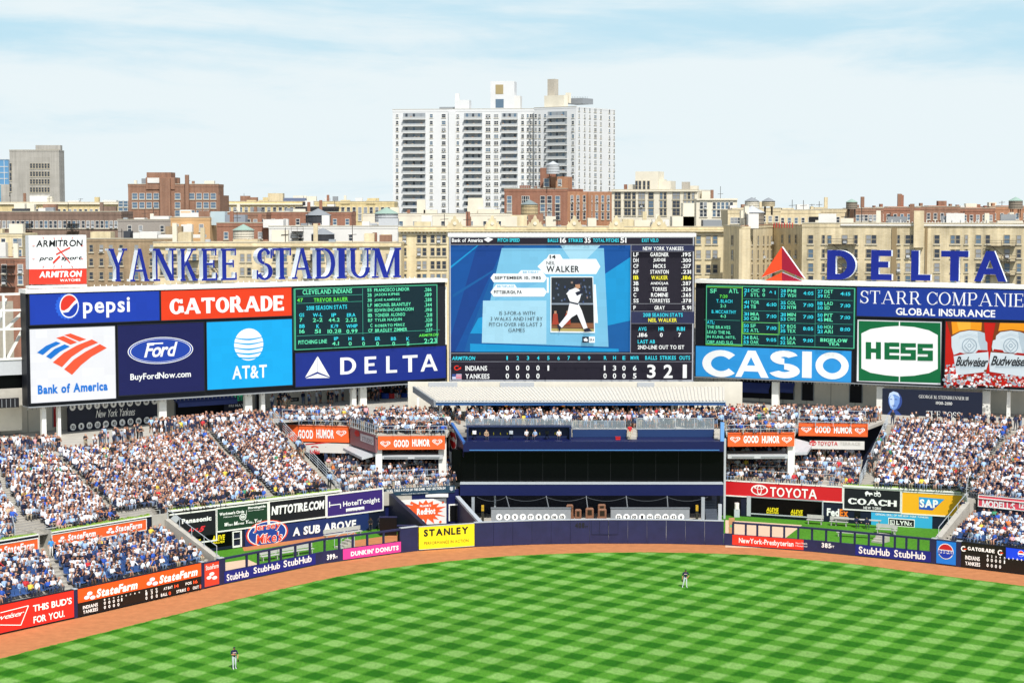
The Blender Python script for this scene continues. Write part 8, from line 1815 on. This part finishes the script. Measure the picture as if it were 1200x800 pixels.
# tan roofscape on the right
rs = random.Random(5)
RSL = ['crenellated tan house left of its neighbours on the right skyline', 'tan house with a broad parapet behind the red triangle', 'tan house with a black tarp right of the red triangle', 'tan house with chimneys above the first blue capital']
for k, (xa, xb, yt) in enumerate(((853, 884, 250), (868, 915, 248), (912, 962, 250), (950, 1005, 249))):
    b = row(RSL[k], xa, xb, yt, 430 + k * 6, 14, TANB, rng(xa + 5, xb - 5, 6), [yt + 8.5], .9, 1.5); b.add('roof_bulkhead', xa + 6, xa + 20, yt - 6, yt, -5, -2, TANB); b.add('chimney', xb - 10, xb - 6.5, yt - 8, yt, -4, -2.5, TANB); b.add('chimney', xa + 2, xa + 5, yt - 5, yt, -3, -2, BRNB)
    if k == 2: b.add('tarp', 948, 966, 254, 264, .1, .3, mat('black_tarp', '17181b', .7)); b.add('tarp', 955, 962, 258, 264, .31, .6, PLAST)
    b.done()
RSR = ['red roofed house behind the second blue capital', 'brick row with white trim behind the third blue capital', 'brown brick house with a curved gable behind the fourth blue capital', 'red brick house with many chimneys near the right edge', 'brick house at the right edge behind the last capital']
for k, (xa, xb, yt, m) in enumerate(((1000, 1035, 248, BRNB), (1028, 1078, 247, REDB), (1075, 1125, 246, BRNB), (1118, 1166, 248, REDB), (1160, 1215, 246, ORB))):
    b = row(RSR[k], xa, xb, yt, 440 + k * 5, 14, m, rng(xa + 5, xb - 5, 6), [yt + 7.5], .9, 1.6); b.add('chimney', xa + 6, xa + 9, yt - 8, yt, -4, -2.5, m); b.add('chimney', xb - 9, xb - 6.5, yt - 7, yt, -4, -2.5, m); b.add('roof_slope', xa + 14, xb - 14, yt - 5, yt, -6, -1, mat('red_tiles', 'b0603f', .8, var=.15)); b.done()
tank('green roofed water tank above the first blue capital on the right', 998, 249, 425, 1.3, 1.6, mat('tank_timber', '8c8172'), COPPER); tank('green roofed water tank near the right edge of the skyline', 1190, 249, 425, 1.6, 1.9, mat('tank_timber', '8c8172'), COPPER); tank('small domed tank behind the red triangle', 881, 247, 420, 1.6, 1.4, PLAST, GREYD); tank('dark domed tank on the tan skyline left of the red triangle', 940.5 - 40, 246, 425, 1.5, 1.2, TANB, GREYD)
# mid-left clutter
b = row('long brown brick row with fire escapes behind the white billboard', -120, 142, 252, 450, 14, DKB, rng(-110, 136, 46), [263], .9, 1.9); b.escape(31, [271, 262], 3); b.escape(86, [271, 262], 3); b.add('roof_bulkhead', 10, 28, 244.5, 251, -6, -3, mat('dark_shed', '3c4046', .7)); b.add('roof_bulkhead', 52, 80, 249, 252, -6, -2, WHB); b.add('roof_bulkhead', 105, 122, 250, 253, -6, -2, WHB); b.done()
b = row('grey brown flat roofed row below the red brown block', 138, 202, 259.5, 430, 12, mat('grey_render', '9a938b', .85, var=.12), [152, 165, 190], [268], 1.0, 1.6, par=.4); b.add('roof_bulkhead', 155, 168, 255.5, 260, -5, -2, WHB); b.add('roof_bulkhead', 174, 196, 253.5, 260, -6, -2, WHB); b.done()
b = row('tan house with arched parapet beside the white sheds', 200, 246, 258, 425, 12, mat('apricot_render', 'c9a274', .85, var=.12), [207, 222, 236], [267], 1.1, 1.8, par=.6); b.add('roof_bulkhead', 208, 244, 249.5, 258, -8, -3, WHB); b.add('roof_bulkhead', 245, 262, 248, 264, -6, -2, mat('glass_shed', 'b7c8cd', .3)); b.add('roof_bulkhead', 262, 286, 252, 266, -6, -2, mat('grey_shed', '8d949c', .6)); b.add('roof_bulkhead', 214, 227, 263, 272, .1, 2, WHB); b.done()
b = row('dark brick house with a green roofed turret above the serif letters', 254, 317, 265.5, 400, 12, REDB, [265, 276, 292, 305], [276], 1.0, 1.6); b.done(); tank('green roofed turret above the letter gap', 285.5, 284, 385, 2.2, 1.8, PLAST, COPPER)
b = row('white rendered building with small windows above the serif letters', 315, 466, 268, 395, 14, WHB, [321, 327, 333, 352, 375, 411, 429, 440, 452], [278.5], .9, 1.5, par=.5, kind=0); b.add('roof_bulkhead', 306, 330, 257.5, 267, -8, -3, WHB); b.escape(349, [279, 271], 2.6); b.add('roof_bulkhead', 442, 465, 256.5, 268, -8, -4, GREYM); b.done()
tank('dark broad water tank in the roof clutter left of centre', 373, 265, 470, 3.2, 2.0, mat('dark_shed', '3c4046'), GREYD); tank('low dark tank with a flat cone above the serif letters', 378.5, 287, 380, 2.4, 1.4, mat('dark_shed', '3c4046'), GREYD); tank('pale broad tank left of the long cream building', 453, 264, 470, 3.0, 2.2, GREYM, COPPER)
b = row('brown brick building behind the first serif letters', 101, 205, 283, 352, 12, masonry('umber_brick', 'ac9474', '9f8768', 'aa9d88', (.45, .15), .18, .3), [107, 119, 130, 142, 160, 178, 195], [291, 307, 323], .85, 1.5, par=.5, fr=WFD); b.add('roof_bulkhead', 161, 182, 272, 283, -6, -2, WHB); b.add('roof_bulkhead', 142, 150, 271, 283, -5, -2, mat('dark_shed', '3c4046')); b.add('roof_shed', 183, 236, 275.5, 279, -6, -2, WHB); b.add('roof_bulkhead', 103, 127, 272, 283, -6, -2, CREAMB); b.done()
b = row('tan building with a fire escape behind the serif letters', 180, 470, 287.5, 340, 12, TANB, [190, 197, 205, 228, 243, 262, 284, 292, 308, 322, 334, 345, 366, 378, 391, 405, 414, 425, 433, 444, 455], [302, 318], .85, 1.5, par=.5, fr=WFD); b.escape(253, [322, 305], 3); b.escape(224, [322, 305], 3); b.escape(365, [322, 305], 3); b.add('roof_bulkhead', 271, 300, 281, 288, -6, -2, TANB); b.add('cornice', 180, 470, 287.6, 289, .081, .5, CREAMB); b.done()
b = row('yellowish house with a fire escape at the far left edge', -120, 26, 277, 375, 12, CREAMB, [-100, -85, -60, -40, -20, -4, 4, 18, 23], [284, 297, 310], 1.0, 1.7, par=.5); b.add('roof_bulkhead', 0, 10, 284, 304, .1, 2, WHB); b.done()
b = row('dark brick house with an orange fire escape at the far left edge', -130, 33, 306, 330, 12, REDB, [-110, -90, -60, -35, -4, 5, 24], [315, 328], 1.0, 1.7, par=.5); b.escape(10, [336, 322, 311], 2.6); b.done()
# --- nearest row: ornate tan building behind the centre screen
b = Bld('broad ornate tan apartment building with scalloped gables behind the centre screen', 467, 350, 850, 350, 269, 16, CREAMB, par=.5); wy = [280, 295, 310.5, 325.5]
for x in (474, 491, 497.5, 507, 514, 520.5): b.grid([x], wy, .85, 1.6, fr=WFD)
for x in (818.5, 830, 838, 858): b.grid([x], [281, 298, 315, 331], 1.0, 1.7, fr=WFD)
b.add('cornice', 467, 850, 269.5, 271.5, .081, .8, CREAMB); b.add('frieze', 467, 850, 274, 275, 0, .25, PLAST)
for i in range(90): b.add('dentil', 468 + i * 4.25, 469.6 + i * 4.25, 271.6, 273.6, .0, .5, PLAST) if i < 72 else None
for x in (533, 577, 627, 673, 722, 772):
    u, z = b.pl.uv(x, 268); mb = MB(); P = [(a_ * .36, c_ * .72) for a_, c_ in [(-4.2, -.2), (-4.0, 1.0), (-3.4, 1.2), (-3.3, 2.0), (-2.4, 1.5), (-1.8, 2.4), (-1.0, 2.6), (-.7, 3.3), (0, 3.6), (.7, 3.3), (1.0, 2.6), (1.8, 2.4), (2.4, 1.5), (3.3, 2.0), (3.4, 1.2), (4.0, 1.0), (4.2, -.2)]]
    mb.poly([b.pl.w(u + a, z + c, .35) for a, c in P], CREAMB); mb.poly([b.pl.w(u + a, z + c, -.3) for a, c in reversed(P)], CREAMB)
    for i in range(len(P) - 1): p, q = P[i], P[i + 1]; mb.poly([b.pl.w(u + p[0], z + p[1], .35), b.pl.w(u + p[0], z + p[1], -.3), b.pl.w(u + q[0], z + q[1], -.3), b.pl.w(u + q[0], z + q[1], .35)], PLAST)
    obj('gable', mb, b.root); mb = MB(); c = b.pl.w(u, z + 1.0, .36); mb.cyl(c, (c[0], c[1] - .12, c[2]), .35, PLAST, n=12); obj('medallion', mb, b.root)
for x0, x1, yt in ((592, 606, 254), (640, 652, 254), (690, 700, 256), (745, 770, 258.5), (790, 816, 254), (803, 816, 238)): b.add('roof_bulkhead', x0, x1, yt, 269, -9, -4, PLAST)
for x0, x1, yt in ((826, 848, 258),): b.add('roof_bulkhead', x0, x1, yt, 269, -7, -3, GREYD)
b.done(); tank('pale tank with a wooden drum behind the ornate building', 881, 270, 390, 2.6, 3.0, mat('tank_timber', '8c8172'), GREYM)
b = Bld('tan apartment building with a receding wing between the centre screen and the red triangle', 848, 345, 870, 333, 267.5, 1.5, TANB, par=.4); sp = Pl(at(870, 268, 333)[:2], at(906, 268, 352)[:2]); zt = zat(267.5, 340)
for pl_, m in ((sp, TANB), (Pl(at(906, 268, 352)[:2], at(942, 268, 338)[:2]), TANB)): mb = MB(); pl_.slab(mb, 0, 0, pl_.len, zt, -.6, 0, m); obj('wall', mb, b.root); mb = MB(); pl_.slab(mb, 0, zt + .003, pl_.len, zt + .5, -.3, .1, m); pl_.slab(mb, 0, zt + .503, pl_.len, zt + .62, -.35, .16, ORB); obj('parapet', mb, b.root)
b.grid([858.5], [281.5, 298.5, 315.5, 329], 1.2, 1.9, fr=WFD)
for x in (876, 881, 888, 894.5, 899.5, 903.5): b.grid([x], [281.5, 298, 315, 330], 0.8, 1.7, fr=WFD, pl=sp)
p2 = Pl(at(906, 268, 352)[:2], at(942, 268, 338)[:2])
for x in (917, 925.5, 933): b.grid([x], [280, 298], 0.8, 1.6, fr=WFD, pl=p2)
for i in range(8): b.add('roof_bulkhead', 888 + i * 3, 888.4 + i * 3, 261, 267, -3, -2.9, RED)
b.done()
b = Bld('weathered tan brick building with fire escapes behind the blue capitals', 940, 330, 1225, 322, 266.5, 14, TANB2, par=.7, parm=TANB2); wy = [280.5, 297, 313.5, 328]
for x, w in ((950, 1.5), (965, .9), (972, 1.2), (990, 1.6), (1003, 1.1), (1018, 1.5), (1024, 1.4), (1053, .9), (1064, 1.5), (1070, 1.4), (1098, 1.5), (1116.5, 1.2), (1122.5, 1.2), (1132.5, .9), (1146.5, 1.5), (1157.5, 1.3), (1180, 1.6), (1194, 1.2)): b.grid([x], wy, w * .68, 1.65, fr=WFD)
b.escape(987, [319, 303, 286], 5); b.escape(1173, [322, 306, 288], 5); b.add('recess', 1045, 1050, 267, 335, .01, .2, mat('recess_shade_brick', '8f7c5c', .9)); b.add('recess', 1084.5, 1086, 267, 335, .01, .2, mat('recess_shade_brick', '8f7c5c'))  # the dark strips stand proud and paint in the shade of a recessed court
b.add('chimney', 1071, 1082, 247, 290, .05, 1.3, TANB); b.add('parapet_cap', 985, 1225, 262.5, 265, -.5, .3, WHB); b.add('roof_bulkhead', 985, 1000, 256, 266, -5, -2, PLAST); b.add('chimney', 1027, 1032, 247, 266, -4, -2, PLAST); b.add('chimney', 1155, 1160, 250, 266, -4, -2, PLAST); b.add('roof_bulkhead', 1170, 1200, 259, 267, -5, -2, PLAST)
for i in range(34): b.add('roof_urn', 1045 + i * 3.4, 1046 + i * 3.4, 260 if i % 3 else 257.5, 263, -2, -1.6, WHB)
b.done()
